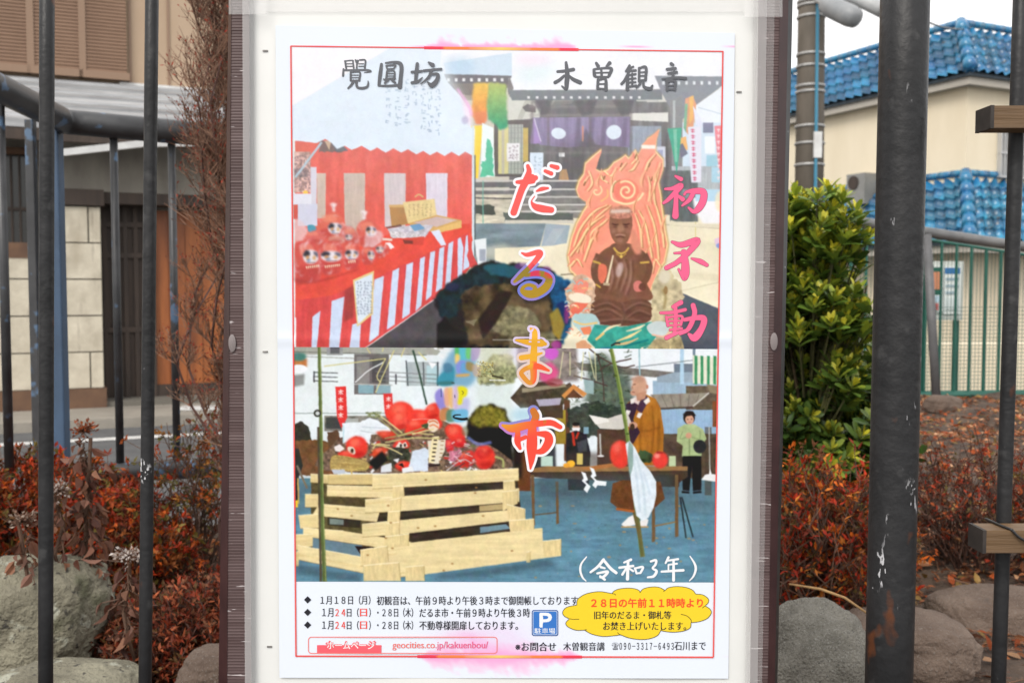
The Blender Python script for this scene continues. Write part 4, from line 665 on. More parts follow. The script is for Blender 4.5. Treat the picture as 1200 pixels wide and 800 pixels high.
    plank([(108, 352), (228, 350), (228, 379), (108, 378)], W2); plank([(60, 350), (108, 352), (108, 376), (60, 373)], W3); plank([(105, 381), (285, 385), (285, 416), (105, 410)]); plank([(45, 405), (84, 405), (84, 440), (45, 440)], W3); plank([(84, 430), (250, 444), (240, 480), (64, 462)]); plank([(27, 462), (96, 458), (96, 496), (32, 498)], W3); plank([(40, 496), (150, 504), (335, 534), (262, 552), (40, 518)]); plank([(0, 515), (66, 513), (66, 545), (4, 562)], W3); plank([(25, 543), (204, 576), (204, 619), (25, 582)]); plank([(8, 560), (28, 560), (28, 600), (8, 602)], W3)
    c.poly(zc([(96, 412), (207, 418), (207, 440), (96, 431)]), (84, 72, 52), tex=.2); c.poly(zc([(106, 466), (196, 476), (196, 497), (106, 488)]), (58, 52, 44)); c.poly(zc([(112, 470), (150, 474), (150, 488), (112, 486)]), (120, 132, 130))
    plank([(228, 352), (625, 335), (625, 368), (228, 391)]); plank([(208, 420), (306, 410), (627, 388), (627, 425), (306, 451), (208, 456)]); plank([(200, 486), (272, 478), (643, 443), (643, 473), (302, 514), (200, 521)]); plank([(195, 556), (330, 536), (690, 496), (690, 534), (270, 588), (196, 600)]); plank([(205, 596), (275, 583), (740, 526), (740, 572), (372, 622), (205, 640)])
    c.poly(zc([(520, 494), (590, 486), (604, 498), (520, 510)]), (112, 140, 154)); c.poly(zc([(518, 436), (586, 430), (590, 446), (518, 452)]), W2, a=.8)
    for q in ([(283, 384), (313, 381), (315, 412), (283, 418)], [(276, 420), (306, 414), (304, 452), (276, 454)], [(270, 452), (304, 450), (302, 482), (268, 482)], [(266, 484), (302, 480), (302, 516), (262, 520)], [(262, 520), (328, 512), (326, 545), (258, 552)], [(196, 556), (268, 545), (272, 588), (198, 598)], [(204, 598), (300, 590), (305, 640), (204, 640)], [(318, 602), (368, 598), (370, 640), (318, 640)], [(583, 370), (614, 368), (616, 394), (583, 396)], [(580, 398), (622, 394), (622, 430), (582, 450)], [(592, 432), (640, 444), (642, 470), (596, 476)], [(598, 476), (667, 472), (667, 500), (602, 506)], [(690, 532), (740, 527), (740, 570), (694, 574)], [(646, 562), (656, 560), (656, 590), (646, 590)]): q = zc(q); c.poly(q, W3, tex=.08, tsc=4, an=(.4, 2)); c.line([q[0], q[1]], .9, (246, 234, 196)); c.line([q[1], q[2]], .8, (156, 132, 88), a=.6)
    for x, y in ((455, 592), (458, 612), (452, 630), (460, 642), (499, 562), (558, 571), (557, 577), (490, 618), (510, 616), (566, 604), (412, 604), (396, 596), (431, 650), (530, 660), (600, 645), (520, 668)): c.ell(x, y, 1.6, 1.1, (150, 112, 66), a=.8)
    c.poly([(500, 676), (640, 656), (656, 662), (560, 676)], (58, 76, 86), a=.6, soft=2); c.poly([(348, 660), (424, 674), (424, 682), (348, 672)], (64, 84, 94), a=.6, soft=2)
    c.line([(374, 408), (376, 500), (377.5, 600), (380.5, 682)], [3.6, 4, 4.4, 5], (92, 106, 62)); c.line([(373, 500), (374.5, 600), (376, 682)], 2.6, (84, 74, 60)); c.line([(375.4, 408), (377.4, 500), (379, 600), (382, 682)], 1.2, (134, 146, 92)); c.ell(372, 484, 4.5, 4.5, (60, 60, 54)); c.ell(372, 484, 2.4, 2.4, (200, 206, 206))
    c.finish(.15, .06)
    # bleeding ink
    zr = lambda L: [(500 + x / 8, 400 + y / 8) for x, y in L]
    for q, col, so, al in (([(270, 60), (420, 60), (470, 300), (400, 420), (250, 420), (120, 380), (160, 200)], (110, 160, 190), 2, .9), ([(300, 60), (370, 60), (370, 170), (310, 170)], (90, 184, 200), .8, .9), ([(265, 60), (300, 60), (300, 150), (270, 140)], (84, 176, 96), .6, .9), ([(372, 60), (420, 60), (410, 160), (370, 150)], (110, 196, 110), .8, .9), ([(420, 60), (500, 60), (480, 160), (420, 180)], (170, 150, 190), 1.2, .8), ([(270, 120), (310, 130), (300, 210), (268, 200)], (240, 200, 110), .8, .9), ([(280, 200), (360, 180), (370, 280), (290, 300)], (130, 140, 214), 1, .9), ([(330, 200), (390, 220), (390, 300), (320, 300)], (100, 160, 206), 1, .9), ([(375, 190), (440, 210), (430, 280), (370, 260)], (150, 130, 80), 1, .9), ([(280, 310), (395, 300), (390, 325), (285, 330)], (206, 160, 90), .4, .95), ([(430, 220), (500, 230), (500, 320), (440, 320)], (190, 160, 140), 1.2, .7),
            ([(110, 330), (220, 240), (260, 260), (240, 400), (110, 410)], (56, 140, 164), 1, .9), ([(160, 210), (230, 210), (240, 280), (170, 290)], (76, 120, 150), 1, .85), ([(75, 500), (130, 440), (170, 520), (180, 640), (110, 620)], (134, 124, 206), 1, .9), ([(165, 450), (210, 440), (215, 600), (170, 590)], (222, 160, 130), 1, .9), ([(200, 450), (245, 440), (250, 610), (215, 610)], (226, 176, 100), 1, .85), ([(250, 440), (300, 430), (300, 640), (250, 640)], (196, 170, 206), 1.4, .9), ([(330, 540), (400, 540), (380, 680), (290, 680)], (176, 176, 220), 1.6, .8), ([(130, 640), (210, 620), (220, 720), (130, 740)], (190, 120, 70), 1.2, .9), ([(190, 650), (260, 640), (270, 740), (190, 750)], (84, 130, 110), 1.2, .9), ([(240, 650), (380, 640), (370, 740), (260, 750)], (104, 176, 214), 1, .9), ([(110, 380), (240, 372), (250, 402), (110, 405)], (60, 110, 110), .6, .8)): c.blob(zr(q), col, a=al, soft=so)
    c.blob(zr([(290, 430), (340, 420), (382, 450), (372, 510), (340, 530), (330, 585), (290, 585), (300, 500)]), (220, 212, 40), soft=.4); c.line(zr([(330, 462), (345, 480), (332, 498)]), .9, (120, 110, 50)); c.line(zr([(135, 440), (138, 520)]), 1.2, (70, 90, 130), a=.8); c.line(zr([(262, 500), (266, 530)]), 1, (90, 80, 100)); c.line(zr([(320, 686), (265, 690), (255, 712), (330, 728), (385, 722)]), [1.2, 1.6, 1.8, 3, 3.4], (26, 30, 30)); c.line(zr([(230, 385), (260, 390)]), 1.2, (70, 80, 80))
    for _ in range(70): x, y = zr([(R.uniform(470, 620), R.uniform(190, 330))])[0]; c.line([(x, y), (x + R.uniform(-2.4, 2.4), y + R.uniform(-2, 2))], .9, [(150, 130, 60), (206, 190, 110), (110, 96, 56), (226, 216, 160)][R.randint(4)])
    c.line(zr([(560, 392), (640, 392)]), 1.2, (110, 120, 110)); c.line(zr([(555, 412), (590, 412)]), .9, (140, 150, 140)); c.line(zr([(590, 362), (740, 364)]), 1, (236, 240, 240)); c.line(zr([(610, 320), (720, 345)]), 2, (70, 66, 50))
    c.line([(548, 512), (560, 520), (576, 518)], 3.4, (110, 124, 196), soft=.5, a=.8); c.ell(545, 505, 4, 6, (120, 116, 84), soft=1, a=.6)
    c.ell(622, 415, 30, 9, (206, 190, 226), soft=5, a=.45); c.ell(646, 414, 9, 7, (206, 90, 206), soft=1.2, a=.9, jag=1); c.ell(642, 436, 12, 11, (236, 70, 140), soft=1.4, a=.75, jag=1.5); c.ell(650, 448, 10, 5, (150, 60, 70), soft=1, a=.7); c.ell(612, 486, 14, 9, (120, 180, 206), soft=4, a=.5)
    c.a += (c.rng.rand(c.h, c.w, 1) - .5) * 6
    return c
# ---------------------------------------------------------------- setting: street, planting bed
rng = np.random.RandomState(11)
BED = .62
g = MB(); g.add([(-300, -300, 0), (300, -300, 0), (300, 300, 0), (-300, 300, 0)], [(0, 1, 2, 3)])
struct(g.build('street', mat('asphalt', (.075, .077, .08), (.115, .117, .12), scale=3, rough=.85, bump=.35, bscale=90, contrast=(.3, .7), specks=[dict(scale=260, th=.66, col=(.2, .2, .2), soft=.05)]), origin=(0, 0, 0)))
# the white edge line of the street, then the kerb-side strip in front of the left house
LH = Plane((xat(0, 11.0), 11.0), (.915, .40))
def gz(px, py, z):
    r = ray(px, py); t = (z - EYE) / r.z; return Vector((r.x * t, r.y * t, z))
ln = MB(); a, b = gz(-260, 535, .004), gz(330, 503, .004); d = (b - a).normalized(); n_ = Vector((-d.y, d.x, 0)) * .09
ln.add([a - n_, b - n_, b + n_, a + n_], [(0, 1, 2, 3)])
struct(ln.build('road_line', mat('worn_road_paint', (.72, .72, .7), (.5, .5, .49), scale=9, rough=.7, specks=[dict(scale=30, th=.62, col=(.13, .13, .13), soft=.06)])))
pv = MB(); pv.pbox(LH, -12, 9, 0, .10, -1, 1.2); struct(pv.build('pavement', mat('concrete_pavement', (.30, .275, .235), (.23, .21, .18), scale=2.4, rough=.85, bump=.2, bscale=30)))

# raised bed: an outline extruded to a soil surface with small undulation
edge = [(-6, 1.0), (6, 1.0), (12, 1.0), (12, 7.6), (6, 7.8), (3.0, 7.7), (1.9, 7.3), (.9, 5.2), (.2, 3.9), (-.5, 3.45), (-1.3, 3.35), (-1.75, 3.2), (-2.1, 2.5), (-2.6, 1.9), (-6, 1.4)]
def inside(x, y):
    r = np.zeros(np.shape(x), bool)
    for (xa, ya), (xb, yb) in zip(edge, edge[1:] + edge[:1]):
        if ya == yb: continue
        c = ((ya > y) != (yb > y)) & (x < xa + (y - ya) * (xb - xa) / (yb - ya)); r ^= c
    return r
def soil(x, y):
    x = np.asarray(x, float); y = np.asarray(y, float)
    return BED + .03 * np.sin(x * 3.1 + 1.2) * np.cos(y * 2.3) + .018 * np.sin(x * 8.3 + y * 5.1) + .012 * np.sin(x * 17 - y * 13)
bm = bmesh.new(); vs = [bm.verts.new((x, y, 0)) for x, y in edge]; fc = bm.faces.new(vs)
bmesh.ops.triangulate(bm, faces=[fc]); bmesh.ops.subdivide_edges(bm, edges=bm.edges[:], cuts=4, use_grid_fill=True)
bmesh.ops.subdivide_edges(bm, edges=[e for e in bm.edges if max(abs(v.co.x) for v in e.verts) < 4.5], cuts=5, use_grid_fill=True)
bmesh.ops.triangulate(bm, faces=bm.faces[:])
bd = [e for e in bm.edges if e.is_boundary]
for v in bm.verts: v.co.z = float(soil(v.co.x, v.co.y))
ex = bmesh.ops.extrude_edge_only(bm, edges=bd)
for v in [q for q in ex['geom'] if isinstance(q, bmesh.types.BMVert)]: v.co.z = -.05
bmesh.ops.recalc_face_normals(bm, faces=bm.faces[:])
me = bpy.data.meshes.new('planting_bed'); bm.to_mesh(me); bm.free()
me.materials.append(mat('dark_soil', (.045, .030, .022), (.10, .068, .048), scale=7, rough=.95, bump=.8, bscale=40, specks=[dict(scale=55, th=.62, col=(.17, .10, .065), soft=.05)]))
bed = bpy.data.objects.new('ground', me); COL.objects.link(bed); struct(bed)

# ---------------------------------------------------------------- left house across the street
M['shutter'] = mat('brown_metal_shutter', (.20, .115, .07), (.25, .15, .095), scale=2, rough=.5)
M['shutter_trim'] = mat('bronze_trim', (.25, .16, .105), rough=.45)
M['beige'] = mat('beige_siding', (.38, .275, .185), (.43, .32, .225), scale=1.6, rough=.7, aniso=(1, 1, .4))
M['tin'] = mat('grey_tin_roof', (.46, .47, .48), (.27, .275, .285), scale=7, rough=.5, metal=.1, aniso=(.3, .3, 3), contrast=(.3, .7), attr=True)
M['white_wood'] = mat('white_fascia', (.66, .67, .66), (.5, .5, .5), scale=5, rough=.6)
M['plaster'] = mat('stained_plaster', (.46, .43, .375), (.30, .275, .24), scale=2.6, rough=.85, aniso=(1.5, 1, .5), contrast=(.3, .7))
M['block'] = mat('pale_stone_block', (.62, .57, .46), (.44, .395, .31), scale=5, rough=.85, bump=.4, bscale=60, contrast=(.3, .7), specks=[dict(scale=2.2, th=.5, col=(.38, .33, .25), soft=.25, aniso=(1.5, 1.5, .5)), dict(scale=6, th=.62, col=(.30, .26, .21), soft=.18, aniso=(2, 1, .4))])
M['brown_base'] = mat('brown_stained_base', (.155, .085, .048), (.10, .055, .035), scale=4, rough=.8, bump=.2)
M['darkwood'] = mat('dark_stained_wood', (.032, .022, .017), (.055, .036, .026), scale=6, rough=.65, aniso=(3, 3, .3))
M['orangewood'] = mat('orange_cedar_door', (.40, .125, .03), (.13, .034, .011), scale=2.6, rough=.5, aniso=(2.6, 2.6, .35), contrast=(.25, .75))
M['darkglass'] = mat('dark_window', (.010, .011, .012), (.02, .02, .022), scale=4, rough=.12)
M['mortar'] = mat('dark_mortar', (.14, .13, .11), rough=.9)
u = lambda x, y=300, d=0: LH.uz(x, y, d)[0]
z = lambda y, x=60, d=0: LH.uz(x, y, d)[1]
hb = LH.P(0, 0, -2)
lh = thing('town_house', 'brown and beige house with tin roof and orange wooden door across the street', 'house', tuple(hb))
lh.location.z = 0
m = MB(); m.pbox(LH, -9, 9, .10, z(150), -6, -.45); m.build('ground_floor_wall', M['plaster'], lh)
m = MB(); m.pbox(LH, -9, 9, z(150), z(-330), -6, -1.0); m.build('upper_wall', M['beige'], lh)
m = MB()
for x in (151, 173, 196): m.pbox(LH, u(x, 60, -1), u(x, 60, -1) + .03, z(100, 60, -1), z(-330), -1.0, -.985)
m.build('siding_joint', M['shutter_trim'], lh)
# sliding storm shutters: ribbed panels with trim
for x0, x1 in ((-190, -76), (-74, 31), (34, 93), (95, 148)):
    a, b = u(x0, 40, -.9), u(x1, 40, -.9); zt, zb = z(-150, 60, -.9), z(79, 60, -.9)
    m = MB(); k = 0; zz = zb
    while zz < zt:
        m.pbox(LH, a, b, zz, min(zz + .030, zt), -.99, -.90); m.pbox(LH, a, b, zz + .030, min(zz + .042, zt), -.99, -.915); zz += .042
    sh = m.build('storm_shutter', M['shutter'], lh)
    m = MB(); m.pbox(LH, a - .03, a + .05, zb - .05, zt, -.99, -.885); m.pbox(LH, a - .03, b + .03, zb - .09, zb - .002, -.99, -.87); m.build('shutter_frame', M['shutter_trim'], sh)
# tin skirt roof: standing seams, from the upper wall down over the entrance
zr1, zr0 = z(97, 130, -1), z(150, 120, .35)
m = MB(); q = lambda uu, t: LH.P(uu, zr1 + (zr0 - zr1) * t, -1.0 + 1.5 * t)
u0, u1 = u(-260), 8.2
rows = 9; rt = [1, .72, 1.05, .8, 1.15, .7, .95, 1.2, .85]
for r in range(rows):
    t0, t1 = r / rows, (r + 1) / rows; h = Vector((0, 0, .03))
    m.hexa([q(u0, t1) - h * 2, q(u1, t1) - h * 2, q(u1, t0) - h * 2, q(u0, t0) - h * 2, q(u0, t1) + h, q(u1, t1) + h, q(u1, t0), q(u0, t0)], (rt[r],) * 3)
m.build('tin_roof', M['tin'], lh)
m = MB(); m.pbox(LH, u(140, 100, -1), u1, z(104, 170, -.96), z(99, 170, -.96), -.99, -.93); m.build('flashing', M['white_wood'], lh)
m = MB(); m.pbox(LH, u0, u1, zr0 - .19, zr0 - .07, .44, .50); m.build('eave_board', M['darkwood'], lh)
m = MB(); m.pquad(LH, (60, 168, 168, 60), (176, 164, 172, 184), .58, .06); m.pquad(LH, (168, 300, 300, 168), (164, 162, 170, 172), .58, .06); m.build('fascia', M['white_wood'], lh)
# recessed entrance: lintel, dark slatted door, orange cedar door, threshold
m = MB(); m.pbox(LH, u(73), u(300), z(236), z(222), -.44, -.05); m.build('lintel', M['darkwood'], lh)
m = MB(); m.pbox(LH, u(120), u(181), .16, z(236), -.44, -.40)
x = u(121)
while x < u(180): m.pbox(LH, x, x + .05, .16, z(236), -.40, -.36); x += .115
for yy in (262, 300, 392): m.pbox(LH, u(120), u(181), z(yy), z(yy) + .06, -.40, -.355)
m.build('slatted_door', M['darkwood'], lh)
m = MB(); x = u(181); e = u(272)
while x < e: m.pbox(LH, x, min(x + .185, e), .30, z(240), -.44, -.37 - .012 * (int(x * 50) % 2)); x += .19
dr = m.build('cedar_door', M['orangewood'], lh)
m = MB(); m.pbox(LH, u(178), u(184), .16, z(236), -.40, -.32); m.pbox(LH, u(184), u(272), .16, .30, -.44, -.34); m.build('door_frame', M['darkwood'], dr)
m = MB(); m.pbox(LH, u(120), u(300), .10, .16, -.44, .05); m.build('threshold', M['mortar'], lh)
# lattice window at the far left
m = MB(); a, b = u(-70), u(36); m.pbox(LH, a, b, z(285), z(176), -.44, -.30); w = m.build('window', M['darkglass'], lh)
m = MB(); m.pbox(LH, a - .05, b + .05, z(303), z(285), -.3, .06); m.pbox(LH, a, b, z(180), z(172), -.3, -.2); m.pbox(LH, b, b + .06, z(285), z(172), -.3, -.2)
m.build('window_frame', M['brown_base'], w)
m = MB(); x = a
while x < b: m.pbox(LH, x, x + .022, z(285), z(178), -.28, -.24); x += .085
m.pbox(LH, a, b, z(246), z(242), -.285, -.245); m.build('lattice', M['darkwood'], w)

# block wall beside the entrance (its own thing), stones laid in courses with open joints
bw = thing('block_wall', 'pale stone block wall with brown base beside the orange door', 'wall', tuple(LH.P(u(20), .1, .05)))
m = MB(); m.pbox(LH, u(-260), u(119), z(456), z(302), -.40, .015); m.pbox(LH, u(73), u(119), z(302), z(240), -.40, .015); m.build('mortar_core', M['mortar'], bw)
m = MB(); rr = random.Random(4)
ys = [456, 413, 370, 327, 284, 241]
for k in range(5):
    zb, zt = z(ys[k]) + .008, z(ys[k + 1]) - .008
    xs = [-260, -190, -120, -62, 2, 70, 119] if k % 2 else [-260, -220, -150, -90, -30, 40, 103 if k == 0 else 119]
    if k % 2 == 0 and xs[-1] != 119: xs.append(119)
    if k >= 4: xs = [73, 104, 119]
    if k == 3: xs = [-260, -190, -100, -20, 73, 119]
    for i in range(len(xs) - 1):
        top = zt
        if k == 3 and xs[i] < 70: top = z(303)
        j = rr.uniform(-.006, .008); m.pbox(LH, u(xs[i]) + .008, u(xs[i + 1]) - .008, zb, top, -.38, .05 + j)
m.build('stone_blocks', M['block'], bw)
m = MB(); m.pbox(LH, u(-260), u(121.5), .10, z(456), -.4, .09); m.build('wall_base', M['brown_base'], bw)
m = MB(); m.pbox(LH, u(70), u(123), z(240), z(221), -.42, .10); m.build('wall_cap', M['darkwood'], bw)
g = MB(); c = LH.P(u(231), .104, .75); g.box(c.x - .3, c.x + .25, c.y - .1, c.y + .1, .104, .13); tag(g.build('drain_cover', M['white_wood']), 'small pale cover lying on the pavement before the orange door', 'cover')

# ---------------------------------------------------------------- right house with glazed blue tiles
M['cream'] = mat('cream_stucco', (.70, .61, .45), (.79, .70, .54), scale=.7, rough=.85, bump=.1, bscale=40, aniso=(1, 1, .35))
M['tile'] = mat('glazed_blue_tile', (.008, .075, .20), (.014, .15, .285), scale=1.7, rough=.3, spec=.5, attr=True, contrast=(.35, .65), coat=.15, specks=[dict(scale=5, th=.60, col=(.02, .04, .06), soft=.12), dict(scale=14, th=.68, col=(.12, .26, .32), soft=.1)])
M['tile_ridge'] = mat('turquoise_ridge_tile', (.03, .22, .36), (.02, .12, .30), scale=3, rough=.25, coat=.3)
M['soffit'] = mat('grey_soffit', (.42, .39, .34), rough=.8)
dl, dr_ = Vector((-.43, .903, 0)).normalized(), Vector((.90, .436, 0)).normalized()
Cc = at(1137, 83, 20.7); eave_z = Cc.z; inn = (dl + dr_)
wc = Vector((Cc.x, Cc.y, 0)) + inn * .34
rh = thing('tiled_house', 'cream house with glossy blue tiled roofs behind the green fence', 'house', (wc.x, wc.y, 0))
LW, RW = 12.0, 9.0
def wallbox(mb, z0, z1, off=0):
    c = wc - inn * off; a = c + dl * LW; b = c + dr_ * RW; e = c + dl * LW + dr_ * RW
    mb.hexa([(p.x, p.y, zz) for zz in (z0, z1) for p in (c, b, e, a)])
m = MB(); wallbox(m, -.02, eave_z + .02); m.build('wall', M['cream'], rh)
def tiles(mb, E0, E1, T0, T1, pitch=.265, row=.30):
    """a slope of S-shaped tiles between eave edge E0-E1 and top edge T0-T1"""
    E0, E1, T0, T1 = [np.array(q, float) for q in (E0, E1, T0, T1)]
    L = np.linalg.norm(E1 - E0); H = np.linalg.norm((T0 + T1 - E0 - E1) / 2); nc = int(L / pitch); nr = max(2, int(round(H / row)))
    nrm = np.cross(E1 - E0, T0 - E0); nrm /= np.linalg.norm(nrm); nrm *= np.sign(nrm[2]) or 1
    K = 8; us = np.linspace(0, 1, nc * K + 1); V = []; C = []; rs = np.random.RandomState(5)
    tint = rs.uniform(.55, 1.45, (nr, nc + 1))
    for r in range(nr):
        for (v, h) in ((r / nr, .050), (r / nr + .12 / nr, .056), ((r + .98) / nr, .012)):
            for i, uu in enumerate(us):
                ph = (uu * nc) % 1.0
                wv = .042 * math.sin(2 * PI * ph) + .012 * math.sin(4 * PI * ph)
                e = E0 + (E1 - E0) * uu; t = T0 + (T1 - T0) * uu
                V.append(e + (t - e) * v + nrm * (h + wv)); q = tint[r, min(nc, int(uu * nc + 1e-6))]
                C.append((q, q, q) if v > r / nr + .02 else (q * 1.2, q * 1.5, q * 1.25))
    n = len(us); F = []
    for k in range(nr * 3 - 1):
        for i in range(n - 1): F.append((k * n + i, k * n + i + 1, (k + 1) * n + i + 1, (k + 1) * n + i))
    mb.add(V, F, np.array(C))
def skirt(parent, e0, ez, t0, tz, name):
    """a skirt roof round the visible corner: eave corner e0 at height ez, top corner t0 at height tz"""
    a = MB(); up = lambda p, zz: Vector((p.x, p.y, zz))
    tiles(a, up(e0 + dl * LW, ez), up(e0, ez), up(t0 + dl * LW, tz), up(t0, tz))
    tiles(a, up(e0, ez), up(e0 + dr_ * RW, ez), up(t0, tz), up(t0 + dr_ * RW, tz))
    o = a.build(name, M['tile'], parent, smooth=True)
    b = MB(); p0, p1 = up(e0, ez) + Vector((0, 0, .06)), up(t0, tz) + Vector((0, 0, .1)); d = p1 - p0; n = max(3, int(d.length / .3))
    for i in range(n):
        s0, s1 = p0 + d * (i / n), p0 + d * ((i + 1.12) / n); b.tube([s0, s1], [.15, .115], 10)
    for side, w in ((dl, LW), (dr_, RW)):
        k = int(w / .32)
        for i in range(k): s0 = p1 + side * (w * i / k); b.tube([s0, s0 + side * (w / k * 1.05)], [.075, .09], 8)
    b.build('ridge_tiles', M['tile_ridge'], o, smooth=True)
    s = MB(); h = Vector((0, 0, .14)); 
    for side, w in ((dl, LW), (dr_, RW)):
        q0, q1 = up(e0 + inn * .09, ez - .10), up(e0 + inn * .09 + side * w, ez - .10); r1, r0 = up(e0 + inn * .5 + side * w, ez - .05), up(e0 + inn * .5, ez - .05)
        s.hexa([q0 - h, q1 - h, r1 - h, r0 - h, q0 + Vector((0, 0, .02)), q1 + Vector((0, 0, .02)), r1, r0])
    s.build('eave_soffit', M['soffit'], o)
    ub = MB(); 
    for side, w in ((dl, LW), (dr_, RW)):
        k = [up(e0 + inn * .03, ez - .085), up(e0 + inn * .03 + side * w, ez - .085), up(t0 + inn * .03 + side * w, tz - .08), up(t0 + inn * .03, tz - .08)]; ub.hexa(k + [q + Vector((0, 0, .06)) for q in k])
    ub.build('tile_underlay', mat('dark_underlay', (.03, .045, .06), rough=.7), o)
    return o
e0 = Vector((Cc.x, Cc.y, 0)); tp = at(1126, 32, 21.7)
skirt(rh, e0, eave_z, Vector((tp.x, tp.y, 0)), tp.z, 'upper_tiled_roof')
tz2 = at(1146, 208, wc.y).z; le = wc - inn * .85; ez2 = at(1155, 281, le.y).z
skirt(rh, le, ez2, wc + inn * .02, tz2, 'lower_tiled_roof')
RWp = Plane((wc.x, wc.y), (dr_.x, dr_.y))
a, zt = RWp.uz(1169, 155); b, zb = RWp.uz(1200, 208)
m = MB(); m.pbox(RWp, a, b, zb, zt, .0, .03); w = m.build('window', mat('frosted_glass', (.42, .44, .44), (.5, .52, .52), scale=3, rough=.25), rh)
m = MB()
for i in range(9): x = a + (b - a) * i / 8; m.pbox(RWp, x - .012, x + .012, zb - .05, zt + .04, .03, .12)
for zz in (zb - .05, (zb + zt) / 2, zt + .02): m.pbox(RWp, a - .03, b + .03, zz, zz + .035, .035, .115)
m.build('window_grille', mat('silver_grille', (.5, .5, .5), rough=.4, metal=.3), w)
LWp = Plane((wc.x, wc.y), (-dl.x, -dl.y))
a, zt = LWp.uz(1006, 206, .05); b, zb = LWp.uz(1027, 224, .05)
ac = thing('air_conditioner', 'grey outdoor air conditioner unit against the cream wall over the lower roof', 'air conditioner', tuple(LWp.P((a + b) / 2, zb, .2)))
m = MB(); m.pbox(LWp, a, b, zb - .3, zt, .01, .42); m.build('casing', mat('grey_casing', (.20, .20, .19), (.25, .25, .24), scale=4, rough=.5), ac)
m = MB(); c = LWp.P(a + (b - a) * .4, (zb + zt) / 2, .425); m.tube([c, c + LWp.n * .02], .16, 16); m.build('fan_grille', M['darkwood'], ac)

# ---------------------------------------------------------------- utility pole with lamp
M['pole'] = mat('grey_brown_pole', (.085, .073, .058), (.13, .112, .092), scale=5, rough=.8, bump=.2, aniso=(1, 1, .3))
M['band'] = mat('pale_strap', (.45, .45, .44), (.3, .3, .3), scale=12, rough=.5, metal=.3)
px_ = lambda y: 946 + (y - 100) * .012
pb = at(946, 400, 13.5); up_ = thing('utility_pole', 'grey concrete utility pole with pale straps behind the yellow-green shrub', 'utility pole', (pb.x, 13.5, 0))
m = MB(); m.tube([(pb.x, 13.5, 0), (pb.x - .02, 13.5, 8.5)], [.205, .155], 20); m.build('pole_shaft', M['pole'], up_, smooth=True)
for y in (-20, 4, 9, 22, 66, 80, 103, 110, 150, 170, 195):
    zz = at(946, y, 13.5).z; r_ = .207 - .05 * zz / 8.5 + .012; m = MB(); m.tube([(pb.x - .003 * zz, 13.5, zz), (pb.x - .003 * zz, 13.5, zz + .03)], r_, 20)
    m.build('strap', M['band'], up_, smooth=True)
m = MB(); m.tube([(pb.x + .02, 13.28, .5), (pb.x + .0, 13.30, 8)], .022, 6); m.build('cable_guard', mat('blue_cable', (.05, .22, .34), rough=.4), up_)
m = MB(); q = at(957, 170, 13.3); m.box(q.x - .045, q.x + .06, 13.26, 13.30, q.z - .17, q.z + .17); m.build('number_plate', M['white_wood'], up_)
q0, q1 = at(966, 5, 13.0), at(1003, 22, 12.6)
m = MB(); d = q1 - q0; m.tube([q0 - d * .06, q0, q0 + d * .3, q0 + d * .8, q1, q1 + d * .05], [.05, .10, .135, .14, .12, .05], 14); lamp = m.build('street_lamp_head', mat('grey_lamp_casing', (.22, .235, .25), (.28, .29, .3), scale=5, rough=.45), up_, smooth=True)
m = MB(); m.tube([Vector((pb.x, 13.5, q0.z + .2)), q0 - d * .04], .03, 8); m.build('lamp_bracket', M['band'], up_)
q0, q1 = at(985, -12, 13.2), at(1034, 12, 12.7)
m = MB(); m.tube([Vector((pb.x, 13.5, q0.z + .35)), q0, q0 + (q1 - q0) * .15, q1], [.035, .05, .10, .10], 10); m.build('cross_arm', mat('pale_cross_arm', (.42, .44, .45), (.5, .51, .52), scale=6, rough=.5), up_, smooth=True)
w0, w1 = at(1034, -8, 13), at(1130, 34, 21.5)
m = MB(); m.tube([w0 + (w1 - w0) * t - Vector((0, 0, .5 * 4 * t * (1 - t) * .3)) for t in np.linspace(0, 1, 14)], .018, 5); tag(m.build('overhead_wire', M['wire']), 'thin black wire running from the pole to the blue tiled roof', 'wire')

# ---------------------------------------------------------------- green mesh fence, its handrail, notices beyond
M['green'] = mat('green_painted_steel', (.012, .082, .062), (.018, .11, .08), scale=6, rough=.45)
M['pipe'] = mat('grey_pipe', (.12, .122, .125), (.18, .18, .18), scale=8, rough=.45, metal=.2)
GF = Plane((xat(1000, 7.75), 7.75), (1.0, .10))
gf = thing('mesh_fence', 'green steel fence of upright bars and wire mesh before the cream house', 'fence', tuple(GF.P(.6, BED, 0)))
gu = lambda x, y=400: GF.uz(x, y)[0]
gzv = lambda y, x=1150: GF.uz(x, y)[1]
m = MB(); zt, zb = gzv(284), gzv(462); ztf = lambda q: GF.P(q, 0).z * 0 + gzv(258, 985) + (gzv(292, 1205) - gzv(258, 985)) * (q - gu(985)) / (gu(1205) - gu(985)) - .05; x = gu(960); e = gu(1560)
while x < e: m.tube([GF.P(x, zb, 0), GF.P(x, ztf(x), 0)], .0125, 6, caps=False); x += .123
m.build('fence_bars', M['green'], gf)
m = MB(); m.tube([GF.P(gu(960), zb, 0), GF.P(e, zb, 0)], .032, 8); m.tube([GF.P(gu(960), ztf(gu(960)), 0), GF.P(e, ztf(e), 0)], .012, 8); m.build('fence_rail', M['green'], gf)
m = MB(); x = gu(960)
while x < e: m.tube([GF.P(x, zb, -.02), GF.P(x, ztf(x), -.02)], .0022, 3, caps=False); x += .03
zz = zb
while zz < ztf(e) - .02: m.tube([GF.P(gu(960), zz, -.02), GF.P(e, zz, -.02)], .0022, 3, caps=False); zz += .03
m.build('wire_mesh', M['green'], gf)
for x in (1082, 1290):
    m = MB(); m.tube([GF.P(gu(x), BED - .05, -.04), GF.P(gu(x), ztf(gu(x)), -.04)], .03, 8); m.build('fence_post', M['green'], gf)
